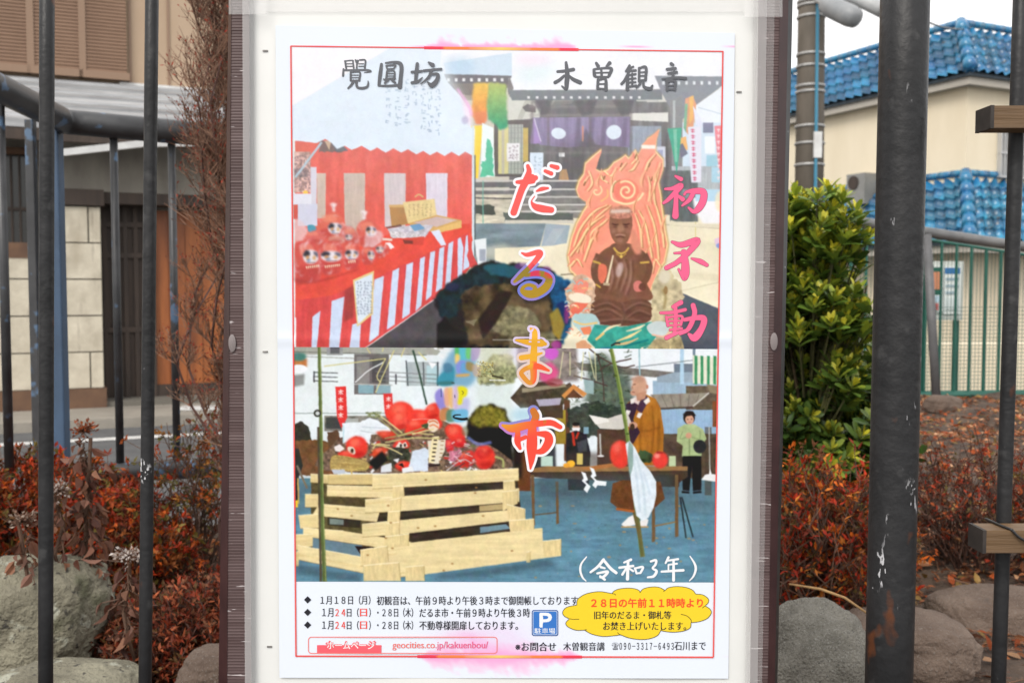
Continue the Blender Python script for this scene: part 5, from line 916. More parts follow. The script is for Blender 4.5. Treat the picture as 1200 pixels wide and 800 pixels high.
hr = thing('handrail', 'sloping grey pipe handrail on a leaning post in front of green fence', 'handrail', tuple(at(1097, 487, 6.9)))
m = MB(); m.tube([at(900, 240, 7.0), at(985, 257, 7.0), at(1205, 290, 7.3), at(1340, 310, 7.5)], .038, 12); m.build('rail', M['pipe'], hr, smooth=True)
m = MB(); q = at(1098, 492, 6.95); q.z = BED - .03; m.tube([q, at(1086, 275, 7.08)], .031, 12); m.build('post', mat('dark_grey_post', (.085, .087, .09), (.12, .12, .125), scale=8, rough=.5), hr, smooth=True)
NB = Plane((xat(1088, 8.6), 8.6), (1, .05))
def flyer(x0, x1, y0, y1, lab, cols):
    a, zt = NB.uz(x0, y0); b, zb = NB.uz(x1, y1)
    m = MB(); m.pbox(NB, a, b, zb, zt, 0, .012, lin((205, 212, 210))); k = len(cols)
    for i, (fx0, fx1, fy0, fy1, c) in enumerate(cols): m.pbox(NB, a + (b - a) * fx0, a + (b - a) * fx1, zt + (zb - zt) * fy1, zt + (zb - zt) * fy0, .012, .014 + .001 * i, lin(c))
    return tag(m.build('notice', M['print']), lab, 'notice')
nb = thing('notice_stand', 'green framed notice stand seen through the mesh fence', 'notice stand', tuple(NB.P(NB.uz(1105, 400)[0], 0, -.05)))
a, zt = NB.uz(1080, 306); b, zb = NB.uz(1128, 375)
m = MB(); m.pbox(NB, a, b, zb, zt, -.05, -.002); m.build('stand_panel', mat('pale_stand_panel', (.5, .53, .5), rough=.6), nb)
for uu in (a, b - .04): m = MB(); m.pbox(NB, uu, uu + .04, 0, zt, -.10, -.052); m.build('leg', M['green'], nb)
flyer(1086, 1104, 312, 366, 'colourful portrait notice with dark top on the green stand', [(.05, .95, .02, .62, (46, 92, 80)), (.2, .8, .12, .5, (190, 130, 100)), (.1, .9, .64, .78, (176, 200, 214)), (.3, .7, .8, .95, (180, 90, 90))])
flyer(1106, 1124, 312, 368, 'white notice with blue header strip on the green stand', [(.04, .96, .03, .16, (60, 110, 160)), (.1, .9, .24, .3, (140, 160, 170)), (.1, .9, .38, .44, (150, 168, 176)), (.1, .7, .52, .58, (150, 168, 176)), (.1, .9, .66, .9, (196, 206, 206))])
m = MB(); q = at(1045, 452, 9.5); m.pbox(NB, NB.uz(1030, 300)[0], NB.uz(1330, 300)[0], 0, gzv(420), -1.6, -1.3); tag(m.build('garden_wall', M['cream']), 'low cream garden wall running behind the green fence', 'wall')

# ---------------------------------------------------------------- railing on the left, bent pipe with blue post
M['rail_dark'] = mat('dark_grey_pipe', (.030, .031, .034), (.06, .062, .066), scale=9, rough=.40, metal=.1, specks=[dict(scale=14, th=.60, col=(.09, .15, .24), soft=.05, loc=(.3, 2, 1))])
M['blue_post'] = mat('faded_blue_post', (.062, .115, .20), (.040, .070, .12), scale=7, rough=.55, aniso=(1, 1, .5))
YR = 3.02
pr = thing('pipe_railing', 'dark pipe railing with thin bars and one faded blue post', 'railing', tuple(at(68, 540, YR)))
pr.location.z = BED
Pk, Pl, Pr_ = at(78, 143, YR), at(-40, 84, 2.45), at(330, 166, 3.25)
m = MB(); m.tube([at(-160, 60, 2.0), Pl, Pl + (Pk - Pl) * .9, Pk, Pk + (Pr_ - Pk) * .08, Pr_], .0375, 16); m.build('top_pipe', M['rail_dark'], pr, smooth=True)
m = MB(); m.tube([(xat(68.5, YR), YR, BED - .05), (xat(68.5, YR), YR, Pk.z - .02)], .0215, square=True, rnd=.25); m.build('blue_post', M['blue_post'], pr)
m = MB(); m.tube([(xat(42, YR - .03), YR - .03, BED - .05), (xat(42, YR - .03), YR - .03, Pk.z)], .013, square=True, rnd=.25); m.build('side_post', M['rail_dark'], pr)
for x, Yb in ((7, 2.70), (138, 3.08), (205, 3.14), (-60, 2.4)):
    tz = at(x, 141 + (x - 78) * .10 if x > 78 else 141 + (x - 78) * .48, Yb).z
    m = MB(); m.tube([(xat(x, Yb), Yb, at(x, 552, Yb).z), (xat(x, Yb), Yb, tz)], .0125, 10); m.build('bar', M['rail_dark'], pr, smooth=True)
m = MB(); m.tube([at(66, 556, YR), at(150, 552, 3.09), at(330, 545, 3.25)], .032, 12); m.build('bottom_pipe', M['rail_dark'], pr, smooth=True)
# ---------------------------------------------------------------- plants
def tubes(mb, A, B, ra, rb, col):
    """many thin three-sided twigs from A to B"""
    A, B = np.asarray(A), np.asarray(B); n = len(A); D = B - A; D /= np.linalg.norm(D, axis=1, keepdims=True) + 1e-9
    X = np.cross(D, np.array([.31, .52, .79])); X /= np.linalg.norm(X, axis=1, keepdims=True) + 1e-9; Yv = np.cross(D, X)
    ra = np.broadcast_to(ra, n)[:, None]; rb = np.broadcast_to(rb, n)[:, None]; ring = []
    for k in range(3):
        c, s = math.cos(2.094 * k), math.sin(2.094 * k); o = X * c + Yv * s; ring.append((A + o * ra, B + o * rb))
    V = np.stack([ring[0][0], ring[1][0], ring[2][0], ring[0][1], ring[1][1], ring[2][1]], 1).reshape(-1, 3)
    F = []
    for i in range(n):
        b = i * 6; F += [(b, b + 1, b + 4, b + 3), (b + 1, b + 2, b + 5, b + 4), (b + 2, b, b + 3, b + 5)]
    mb.add(V, F, np.repeat(np.broadcast_to(col, (n, 3)), 6, 0))
def leaves(mb, P, D, N, L, W, col, shape='plain', fold=.25):
    """folded leaf blades: base P, direction D, facing N, length L, width W"""
    n = len(P); D = D / (np.linalg.norm(D, axis=1, keepdims=True) + 1e-9); S = np.cross(D, N); S /= np.linalg.norm(S, axis=1, keepdims=True) + 1e-9; N = np.cross(S, D)
    L = np.broadcast_to(L, n)[:, None]; W = np.broadcast_to(W, n)[:, None]
    prof = [(.0, 0), (.45, .5), (1, 0)] if shape == 'plain' else ([(.0, .04), (.35, .36), (.68, .5), (.9, .3), (1, .0)] if shape == 'obovate' else [(0, .1), (.3, .5), (.6, .42), (1, 0)])
    rows = []
    for t, w in prof:
        c = P + D * L * t - N * L * (.16 * t * t); rows += [c - S * W * w + N * W * w * fold, c, c + S * W * w + N * W * w * fold]
    k = len(rows); V = np.stack(rows, 1).reshape(-1, 3); F = []
    base = [(i * 3 + a, i * 3 + a + 1, i * 3 + a + 4, i * 3 + a + 3) for i in range(len(prof) - 1) for a in (0, 1)]
    for i in range(n): F += [tuple(i * k + q for q in f) for f in base]
    mb.add(V, F, np.repeat(np.broadcast_to(col, (n, 3)), k, 0))
def unit(v): return v / (np.linalg.norm(v, axis=-1, keepdims=True) + 1e-9)
def pick(rs, cols, n, var=.25):
    c = np.array([lin(q) for q in cols])[rs.randint(0, len(cols), n)]; return c * rs.uniform(1 - var, 1 + var, (n, 1))

def twig_bush(name, label, cat, base, w, dpt, h, nst, cols, lw, leafn=6, twigcol=(92, 66, 52), seed=1, up=.9, ragged=.25, leaf_per=1.0, low=.35, group=None, side_twigs=3, shape='plain', rosette=True):
    """a many-stemmed shrub: stems fan out of the base, side twigs end in small rosettes of leaves"""
    rs = np.random.RandomState(seed); t = thing(name, label, cat, tuple(base), group)
    base = np.array(base, float); tw, lf = MB(), MB()
    ang = rs.uniform(0, 2 * PI, nst); rad = np.sqrt(rs.rand(nst)); top = base + np.stack([np.cos(ang) * rad * w, np.sin(ang) * rad * dpt, h * (1 - .45 * rad ** 2) * (1 - ragged * rs.rand(nst))], 1)
    st = base + np.stack([np.cos(ang) * rad * w * .35, np.sin(ang) * rad * dpt * .35, np.zeros(nst) - .02], 1)
    prev = st; tips = []; dirs = []
    segs = 4
    for k in range(1, segs + 1):
        f = k / segs; cur = st + (top - st) * f + rs.normal(size=(nst, 3)) * (.05 * h) * (1 if k < segs else .5); cur[:, 2] = np.maximum(cur[:, 2], base[2] + .01)
        tubes(tw, prev, cur, .0032 * (1.15 - f * .7) * (h / .4) ** .5, .0032 * (1.0 - f * .75) * (h / .4) ** .5, lin(twigcol) * rs.uniform(.6, 1.3, (nst, 1)))
        for q in range(side_twigs):
            keep = rs.rand(nst) < (.35 + .65 * f if f > low else .15); s0 = prev[keep] + (cur - prev)[keep] * rs.rand(keep.sum(), 1); n = len(s0)
            d = unit(unit(cur - prev)[keep] * up + rs.normal(size=(n, 3)) * .55 + np.array([0, 0, .25])); s1 = s0 + d * rs.uniform(.08, .2, (n, 1)) * h
            tubes(tw, s0, s1, .0016, .0009, lin(twigcol) * rs.uniform(.6, 1.4, (n, 1)))
            tips.append(s1); dirs.append(d); mid = rs.rand(n) < .5; tips.append((s0 + (s1 - s0) * .6)[mid]); dirs.append(d[mid])
        prev = cur
    tips.append(top); dirs.append(unit(top - st)); T = np.concatenate(tips); Dd = np.concatenate(dirs)
    k = rs.rand(len(T)) < leaf_per; T, Dd = T[k], Dd[k]
    T[:, 2] = np.maximum(T[:, 2], base[2] + .015)
    P = np.repeat(T, leafn, 0); D0 = np.repeat(Dd, leafn, 0); n = len(P)
    Dl = unit(D0 * .6 + rs.normal(size=(n, 3)) * .7 + np.array([0, 0, .15])); N = unit(rs.normal(size=(n, 3)) * .5 + np.array([0, 0, 1]))
    tipcol = np.repeat(pick(rs, cols, len(T), .3), leafn, 0) * rs.uniform(.75, 1.25, (n, 1))
    leaves(lf, P + rs.normal(size=(n, 3)) * .004, Dl, N, lw[0] * rs.uniform(.6, 1.3, n), lw[1] * rs.uniform(.7, 1.2, n), tipcol, shape)
    tw.build('twigs', M['twig'], t); lf.build('leaves', M['leaf'], t, smooth=False)
    return t
def gpt(px, Y): return (xat(px, Y), Y, float(soil(xat(px, Y), Y)))
RED = [(172, 58, 26), (146, 46, 24), (190, 92, 34), (108, 46, 28), (140, 80, 38), (96, 66, 36), (120, 104, 50)]
twig_bush('azalea_shrub', 'dense rust red azalea bush behind the two left bars, low and rounded', 'shrub', gpt(20, 2.75), .42, .28, .37, 210, RED + [(176, 84, 40), (150, 60, 30)], (.021, .009), seed=3, leafn=6, side_twigs=4)
twig_bush('azalea_shrub', 'rust red azalea bush between the dead flower stalk and second bar', 'shrub', gpt(138, 2.62), .19, .2, .35, 110, RED, (.021, .009), seed=4, leafn=6, side_twigs=4)
twig_bush('azalea_shrub', 'small open azalea with orange and olive leaf tips beside the street', 'shrub', gpt(226, 2.95), .15, .15, .50, 42, [(176, 88, 36), (150, 100, 44), (98, 92, 42), (140, 58, 34), (112, 104, 60)], (.020, .009), seed=5, leafn=5, leaf_per=.6, low=.5, ragged=.35, side_twigs=4)
twig_bush('azalea_shrub', 'tangled red-brown low azalea against the lower left of the notice board', 'shrub', gpt(226, 2.12), .20, .22, .23, 200, [(150, 64, 40), (124, 52, 34), (180, 100, 66), (100, 50, 36), (140, 92, 66), (64, 42, 30), (104, 76, 44)], (.019, .007), seed=6, leafn=4, twigcol=(96, 66, 56), side_twigs=4)
twig_bush('red_shrub', 'bright red twiggy shrub beneath the yellow-green evergreen, right of the board', 'shrub', gpt(952, 2.4), .24, .24, .44, 170, [(178, 54, 26), (150, 44, 24), (196, 98, 34), (124, 48, 30), (110, 66, 36), (200, 118, 48), (92, 76, 42)], (.019, .0075), seed=7, leafn=5, leaf_per=.8, low=.25, side_twigs=4)
twig_bush('red_shrub', 'open red-brown twiggy shrub between the thick post and right bar', 'shrub', gpt(1150, 3.0), .30, .26, .40, 105, [(160, 58, 34), (132, 50, 32), (176, 88, 46), (112, 62, 40), (140, 96, 62), (100, 86, 50)], (.018, .008), seed=8, leafn=4, leaf_per=.4, low=.4, twigcol=(88, 60, 48), ragged=.35, side_twigs=4)
twig_bush('red_shrub', 'dull red twiggy shrub at the right edge of the bed', 'shrub', gpt(1272, 2.8), .24, .22, .38, 60, RED, (.018, .008), seed=9, leafn=5, leaf_per=.5)

# tall bare shrub beside the board: upright, crowded twigs with red buds
rs = np.random.RandomState(21); tb = gpt(281, 2.72); t = thing('bare_shrub', 'tall bare reddish shrub crowded with fine twigs beside the board', 'shrub', tb)
tw, bd_ = MB(), MB(); b0 = np.array(tb); P = [b0 + (rs.uniform(-.05, .06), rs.uniform(-.06, .06), -.02) for _ in range(16)]
nodes = []
for p in P:
    cur = p.copy(); d = unit(np.array([rs.normal() * .08, rs.normal() * .08, 1.0])); r = .006
    for k in range(16):
        nx = cur + d * rs.uniform(.10, .14); tubes(tw, [cur], [nx], r, r * .93, lin((96, 66, 58)) * rs.uniform(.7, 1.2)); r *= .93
        if k > 1: nodes.append((nx.copy(), d.copy()))
        d = unit(d + rs.normal(size=3) * np.array([.12, .12, .03])); d[2] = abs(d[2]); cur = nx
        off = cur[:2] - b0[:2]; d[:2] -= off * 3.2; d = unit(d)
N0 = np.array([n[0] for n in nodes]); D0 = np.array([n[1] for n in nodes])
lvl = [(N0, D0)]
for gen, (cnt, ln_, rr_) in enumerate(((4, .062, .0019), (3, .048, .0012), (3, .034, .0009))):
    A = np.repeat(lvl[-1][0], cnt, 0); D = np.repeat(lvl[-1][1], cnt, 0); n = len(A)
    nd = unit(D * .7 + rs.normal(size=(n, 3)) * np.array([.6, .6, .3]) + np.array([0, 0, .5])); B = A + nd * ln_ * rs.uniform(.5, 1.3, (n, 1)) * (.55 + .5 * np.clip((A[:, 2:3] - 1.0) / .7, 0, 1))
    tubes(tw, A, B, rr_, rr_ * .6, lin((132, 98, 78)) * rs.uniform(.55, 1.35, (n, 1))); lvl.append((np.concatenate([B, A + (B - A) * .5]), np.concatenate([nd, nd])) if gen < 1 else (B, nd))
T, Dd = lvl[-1]; k = rs.rand(len(T)) < .55; T, Dd = T[k], Dd[k]; n = len(T)
leaves(bd_, T, unit(Dd + rs.normal(size=(n, 3)) * .4), unit(rs.normal(size=(n, 3))), .011 * rs.uniform(.6, 1.4, n), .004, pick(rs, [(158, 58, 46), (134, 62, 50), (112, 70, 56), (172, 72, 52)], n))
tw.build('branches', M['twig'], t); bd_.build('buds', M['leaf'], t)

# yellow-green evergreen: rosettes of obovate leaves, fresh yellow growth at the shoot tips
rs = np.random.RandomState(31); eb = gpt(948, 3.15); t = thing('evergreen_shrub', 'tall evergreen shrub with yellow new leaves and dark green old leaves', 'shrub', eb)
tw, lf = MB(), MB(); e0_ = np.array(eb); H = 1.17; tips = []
grp = []
while len(grp) < 60:
    v = rs.rand(); a = rs.uniform(0, 2 * PI); r = .215 * (1.0 - .5 * max(0, v - .6) / .4) * math.sqrt(rs.uniform(.15, 1)) * rs.uniform(.75, 1.18)
    grp.append((e0_ + (math.cos(a) * r, math.sin(a) * r, .10 + v * (H - .16)), rs.randint(14, 34), rs.uniform(.028, .055)))
for c_, k_, s_ in grp:
    for _ in range(k_): tips.append(c_ + rs.normal(size=3) * s_ * np.array([1, 1, 1.1]))
for _ in range(180): a = rs.uniform(0, 2 * PI); r = .16 * math.sqrt(rs.rand()); tips.append(e0_ + (math.cos(a) * r, math.sin(a) * r, rs.uniform(.05, .9)))
tips = [q for q in tips if q[2] > e0_[2] + .03]
T = np.array(tips); st = e0_ + np.stack([(T[:, 0] - e0_[0]) * .4, (T[:, 1] - e0_[1]) * .4, (T[:, 2] - e0_[2]) * .72], 1)
tubes(tw, st, T, .004, .002, lin((84, 84, 48)) * rs.uniform(.6, 1.2, (len(T), 1)))
for k in range(10):
    A = e0_ + np.array((rs.normal() * .03, rs.normal() * .03, -.02)); Bq = e0_ + np.array((rs.normal() * .07, rs.normal() * .07, H * rs.uniform(.6, .9))); tubes(tw, [A], [Bq], .009, .004, lin((80, 66, 46)))
out_d = unit(T - (e0_ + np.array((0, 0, .4)))) * .6 + np.array((0, 0, .55)); out_d = unit(out_d + rs.normal(size=T.shape) * .25)
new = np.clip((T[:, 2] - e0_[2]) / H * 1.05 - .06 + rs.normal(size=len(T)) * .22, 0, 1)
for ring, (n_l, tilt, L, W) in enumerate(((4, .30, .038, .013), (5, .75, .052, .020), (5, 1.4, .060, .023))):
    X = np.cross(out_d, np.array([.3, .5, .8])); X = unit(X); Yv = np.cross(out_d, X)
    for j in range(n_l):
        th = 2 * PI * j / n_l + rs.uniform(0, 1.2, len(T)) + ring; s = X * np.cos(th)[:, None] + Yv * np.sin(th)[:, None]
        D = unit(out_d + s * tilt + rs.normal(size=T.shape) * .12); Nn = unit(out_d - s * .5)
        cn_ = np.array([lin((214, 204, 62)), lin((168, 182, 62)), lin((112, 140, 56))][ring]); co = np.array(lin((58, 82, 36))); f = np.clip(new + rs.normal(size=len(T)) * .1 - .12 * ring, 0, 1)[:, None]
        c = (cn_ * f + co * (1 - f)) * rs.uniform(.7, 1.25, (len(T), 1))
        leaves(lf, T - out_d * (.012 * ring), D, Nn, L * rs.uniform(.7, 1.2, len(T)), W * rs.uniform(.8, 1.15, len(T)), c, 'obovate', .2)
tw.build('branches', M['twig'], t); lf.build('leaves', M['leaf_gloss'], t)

# dead hydrangea stalk with curled brown leaves
def dead_stalk(base, top, label, seed, n_l, headcol, leafc):
    rs = np.random.RandomState(seed); t = thing('dead_flower_stalk', label, 'dead plant', tuple(base)); tw, lf, hd = MB(), MB(), MB()
    A = np.array(base, float); B = np.array(top, float); pts = [A + (B - A) * f + rs.normal(size=3) * .008 for f in np.linspace(0, 1, 7)]; pts[0] = A - (0, 0, .02)
    tw.tube(pts, .0042, 6, lin((92, 66, 50)))
    F_ = rs.uniform(.08, .97, n_l); P0 = A + (B - A) * F_[:, None]; P = P0 + rs.normal(size=(n_l, 3)) * np.array([.014, .014, .01]); D = unit(rs.normal(size=(n_l, 3)) * np.array([1, 1, .4]) + np.array([0, 0, -.7]))
    for q in range(0, n_l): pass
    E = P + D * .02; tubes(tw, P0, E, .0015, .001, lin((96, 70, 54)))
    leaves(lf, E, unit(D + np.array([0, 0, -.6])), unit(rs.normal(size=(n_l, 3))), rs.uniform(.016, .040, n_l), rs.uniform(.009, .020, n_l), pick(rs, leafc, n_l, .3), 'ovate', .9)
    m_ = 110; d = unit(rs.normal(size=(m_, 3)) * np.array([1, 1, .5]) + np.array([0, 0, .3])); C = B + d * rs.uniform(.004, .026, (m_, 1)); tubes(tw, np.repeat(B[None], m_, 0), C, .0008, .0006, lin((110, 74, 54)))
    leaves(hd, C, unit(d + rs.normal(size=(m_, 3)) * .4), unit(rs.normal(size=(m_, 3))), rs.uniform(.006, .011, m_), .006, pick(rs, headcol, m_, .3))
    tw.build('stem', M['twig'], t); lf.build('dead_leaves', M['leaf'], t); hd.build('flower_head', M['leaf'], t); return t
BR = [(116, 78, 62), (96, 62, 50), (142, 100, 78), (84, 54, 46), (128, 92, 78)]
a = at(98, 505, 2.05); dead_stalk(gpt(106, 2.05), (a.x, a.y, a.z), 'dead brown hydrangea stalk with curled leaves, orange flower head on top', 41, 190, [(176, 92, 48), (150, 76, 46), (120, 72, 56)], BR)
a = at(28, 610, 1.95); dead_stalk(gpt(45, 1.95), (a.x, a.y, a.z), 'short dead brown stalk leaning over the left lichen rock', 42, 70, [(168, 150, 136), (120, 92, 78)], BR)
a = at(68, 575, 2.0); dead_stalk(gpt(76, 2.02), (a.x, a.y, a.z), 'dead stalk with whitish dry head beside the first bar', 43, 60, [(196, 184, 176), (160, 140, 128)], BR)
a = at(149, 652, 1.92); dead_stalk(gpt(140, 1.92), (a.x, a.y, a.z), 'dead stalk topped by pale dry head near the second bar', 44, 70, [(206, 196, 190), (176, 160, 150)], BR)

# a dry straw-coloured reed stem across the right bed
m = MB(); m.tube([at(1016, 718, 1.9), at(990, 700, 1.92), at(962, 690, 1.95), at(925, 684, 2.0)], [.0022, .003, .003, .002], 6); tag(m.build('dry_reed', mat('dry_straw', (.42, .25, .10), (.3, .18, .08), scale=40, rough=.7), smooth=True), 'dry tan reed stem lying across the red shrub', 'reed')
# low green weeds
def weed(px, Y, label, seed, cols, n=46, s=.022, shape='obovate'):
    rs = np.random.RandomState(seed); b = np.array(gpt(px, Y)); t = MB(); P = b + rs.normal(size=(n, 3)) * np.array([s, s, 0]) + np.array([0, 0, .004]); D = unit(rs.normal(size=(n, 3)) * np.array([.8, .8, .1]) + np.array([0, 0, .5]))
    leaves(t, P, D, unit(rs.normal(size=(n, 3)) * .3 + np.array([0, 0, 1])), rs.uniform(.03, .055, n), rs.uniform(.008, .02, n), pick(rs, cols, n), shape); return tag(t.build('weed', M['leaf']), label, 'weed')
weed(100, 1.98, 'small grey-green weed by the edge of the left rock', 51, [(84, 98, 64), (70, 86, 56), (110, 118, 82)])
weed(190, 2.85, 'bright green grassy tuft beneath the orange-tipped azalea', 52, [(92, 124, 52), (110, 134, 62)], 70, .028, 'plain')
weed(1078, 2.5, 'small yellow-green weed beside the thick post', 53, [(140, 150, 60), (104, 116, 54)], 18, .012)

# ---------------------------------------------------------------- stones
def rock(label, c, s, rot, mt, seed, flat=.75):
    bm = bmesh.new(); bmesh.ops.create_icosphere(bm, subdivisions=6, radius=1); V = np.array([v.co for v in bm.verts])
    d = 1 + .13 * fbm(V * .9, seed, 3) + .035 * fbm(V * 3.1, seed + 1, 3) + .010 * fbm(V * 11, seed + 2, 3) - .03 * np.clip(.12 - np.abs(fbm(V * 1.3, seed + 5, 2)), 0, .12) / .12; V = V * d[:, None]
    V = np.sign(V) * np.abs(V) ** flat; V = V * np.array(s); a = R_(rot); V = V @ np.array([[math.cos(a), math.sin(a), 0], [-math.sin(a), math.cos(a), 0], [0, 0, 1]])
    F = [[v.index for v in f.verts] for f in bm.faces]; bm.free()
    mb = MB(); mb.add(V + np.array(c), F); return tag(mb.build('rock', mt, smooth=True), label, 'rock')
M['lichen'] = mat('lichen_rock', (.14, .128, .092), (.29, .272, .20), scale=7, rough=.92, bump=.7, bscale=110, contrast=(.35, .62), specks=[dict(scale=22, th=.60, col=(.36, .36, .29), soft=.06), dict(scale=60, th=.62, col=(.06, .055, .045), soft=.06), dict(scale=9, th=.62, col=(.10, .10, .06), soft=.1, loc=(2, 2, 2))])
M['brownrock'] = mat('brown_rock', (.10, .068, .051), (.185, .135, .104), scale=7, rough=.9, bump=.6, bscale=130, specks=[dict(scale=260, th=.60, col=(.20, .17, .145), soft=.08), dict(scale=12, th=.64, col=(.08, .06, .05), soft=.08)])
M['greyrock'] = mat('grey_granite', (.125, .118, .098), (.225, .212, .18), scale=9, rough=.92, bump=.7, bscale=170, specks=[dict(scale=420, th=.56, col=(.27, .26, .24), soft=.1), dict(scale=330, th=.60, col=(.055, .054, .05), soft=.08)])
q = at(35, 712, 2.02); rock('big grey rock blotched with lichen, upper one at the left edge', (q.x, 2.02, q.z - .03), (.155, .13, .135), 8, M['lichen'], 61)
q = at(70, 812, 1.72); rock('olive grey rock at the bottom left corner beneath the lichen rock', (q.x, 1.72, q.z - .04), (.165, .13, .085), -6, M['lichen'], 63)
q = at(262, 800, 1.85); rock('smooth brownish rock half hidden by the lower left board edge', (q.x, 1.85, q.z - .02), (.085, .08, .085), 0, M['brownrock'], 64)
q = at(955, 790, 1.85); rock('pointed grey granite rock in front at right of the board', (q.x, 1.85, q.z - .03), (.105, .10, .165), 12, M['greyrock'], 72, .9)
q = at(1066, 748, 2.1); rock('rounded brown rock passing behind the thick post', (q.x, 2.1, q.z - .02), (.14, .11, .078), -4, M['brownrock'], 66)
q = at(1172, 716, 2.5); rock('long grey-brown rock behind the right bar', (q.x, 2.5, q.z - .03), (.17, .11, .085), 6, M['brownrock'], 67, .65)
for (x, y, Y, s, lab) in ((1030, 588, 4.6, .05, 'small pale stone among dead leaves behind the thick post'), (1112, 700, 2.55, .05, 'small brown stone tucked beside the rounded rock'), (1106, 470, 6.6, .09, 'dark stone at the foot of the leaning handrail post')):
    x_ = xat(x, Y); rock(lab, (x_, Y, float(soil(x_, Y)) + s * .3), (s * 1.3, s, s * .7), 20, M['brownrock'], int(x))

# fallen leaves over the whole bed (nobody could count them)
rs = np.random.RandomState(77); n = 62000
X = rs.uniform(-2.6, 6, n); Yy = np.concatenate([rs.uniform(1.05, 4.2, n // 4), rs.uniform(2.2, 7.6, n - n // 4)]); k = inside(X, Yy) & (np.abs(X) < Yy * .62 + .3); X, Yy = X[k], Yy[k]; n = len(X)
P = np.stack([X, Yy, soil(X, Yy) + rs.uniform(.002, .016, n)], 1); D = unit(np.stack([rs.normal(size=n), rs.normal(size=n), rs.normal(size=n) * .22], 1)); N = unit(rs.normal(size=(n, 3)) * .35 + np.array([0, 0, 1]))
lt = MB(); sc = rs.uniform(.014, .042, n) * (1 + .2 * (Yy > 3)); cl_ = pick(rs, [(168, 108, 72), (196, 138, 100), (142, 86, 56), (214, 166, 126), (116, 72, 48), (178, 88, 46), (98, 62, 44), (150, 120, 70)], n, .3)
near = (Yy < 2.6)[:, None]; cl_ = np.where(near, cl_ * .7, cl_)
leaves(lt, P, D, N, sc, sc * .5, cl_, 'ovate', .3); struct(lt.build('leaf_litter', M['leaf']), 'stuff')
# dead pine needles and bits of twig, near ground
n = 5000; X = rs.uniform(-1.6, 1.8, n); Yy = rs.uniform(1.1, 3.0, n); k = inside(X, Yy); X, Yy = X[k], Yy[k]; n = len(X); P = np.stack([X, Yy, soil(X, Yy) + .008], 1); D = unit(np.stack([rs.normal(size=n), rs.normal(size=n), rs.normal(size=n) * .15], 1)); tl = MB(); tubes(tl, P, P + D * rs.uniform(.03, .09, (n, 1)), .0009, .0006, pick(rs, [(120, 80, 62), (90, 60, 48), (156, 116, 88)], n)); struct(tl.build('twig_litter', M['twig']), 'stuff')
# ---------------------------------------------------------------- near fence of charcoal iron bars
YF = 1.175
def bar_pts(xt, xb, Y, y0=-170, y1=955):
    f = lambda y: xt + (xb - xt) * y / 800.0
    return [at(f(y), y, Y) for y in (y1, 700, 400, 100, y0)]
fe = thing('iron_fence', 'charcoal painted iron fence with thin round bars and one thick scratched post', 'fence', (0, YF, BED))
for xt, xb, r in ((55, 53.5, .0084), (178, 170, .0076), (1196, 1170, .0084), (-66, -64, .008), (1318, 1288, .008)):
    m = MB(); m.tube(bar_pts(xt, xb, YF), r, 18); m.build('bar', M['iron'], fe, smooth=True)
pts = bar_pts(1060.5, 1041.5, YF, -185, 1040); m = MB(); m.tube(pts, .0274, 36); m.build('thick_post', M['iron'], fe, smooth=True)
for y in (-165, 948):
    m = MB(); m.tube([at(-330, y, YF), at(1500, y, YF)], .016, square=True, rnd=.3); m.build('rail', M['iron'], fe)
p_ = at(-180, 400, YF).x; m = MB(); m.tube([(p_, YF, BED - .05), (p_, YF, at(0, -185, YF).z)], .0278, square=True, rnd=.62); m.build('thick_post', M['iron'], fe, smooth=True)

# two weathered battens tied to the right bar
for k, (x0, y0, y1, x2, lab) in enumerate(((1159, 125, 151, 1420, 'upper weathered wooden batten tied across the right bar'), (1150, 620, 646, 1400, 'lower weathered wooden batten tied with black wire across right bar'))):
    Yb = 1.135; a, b = at(x0, y0, Yb), at(x0, y1, Yb); e = at(x2, y0 - 3, Yb)
    t = thing('wooden_batten', lab, 'batten', (a.x, Yb, b.z))
    m = MB(); m.box(a.x + .003, e.x, Yb - .006, Yb + .030, b.z, a.z); o = m.build('batten_bar', M['wood'], t)
    m = MB(); m.box(a.x - .001, a.x + .003, Yb - .0065, Yb + .0305, b.z - .0005, a.z + .0005); m.build('dark_end', M['wood_end'], t)
    if k:
        xb = xat(1178, YF); m = MB(); zc = (a.z + b.z) / 2; loop = [(xb - .010, Yb - .008, a.z + .001), (xb - .004, Yb - .010, a.z - .006), (xb + .006, Yb - .0105, zc), (xb + .010, Yb - .009, b.z + .002), (xb + .016, Yb + .014, b.z - .003), (xb + .012, YF + .012, zc), (xb - .012, YF + .013, a.z), (xb - .014, Yb + .01, a.z + .002), (xb - .010, Yb - .008, a.z + .001)]
        m.tube(catmull(loop, 5), .0016, 6); m.build('wire_tie', M['wire'], t, smooth=True)

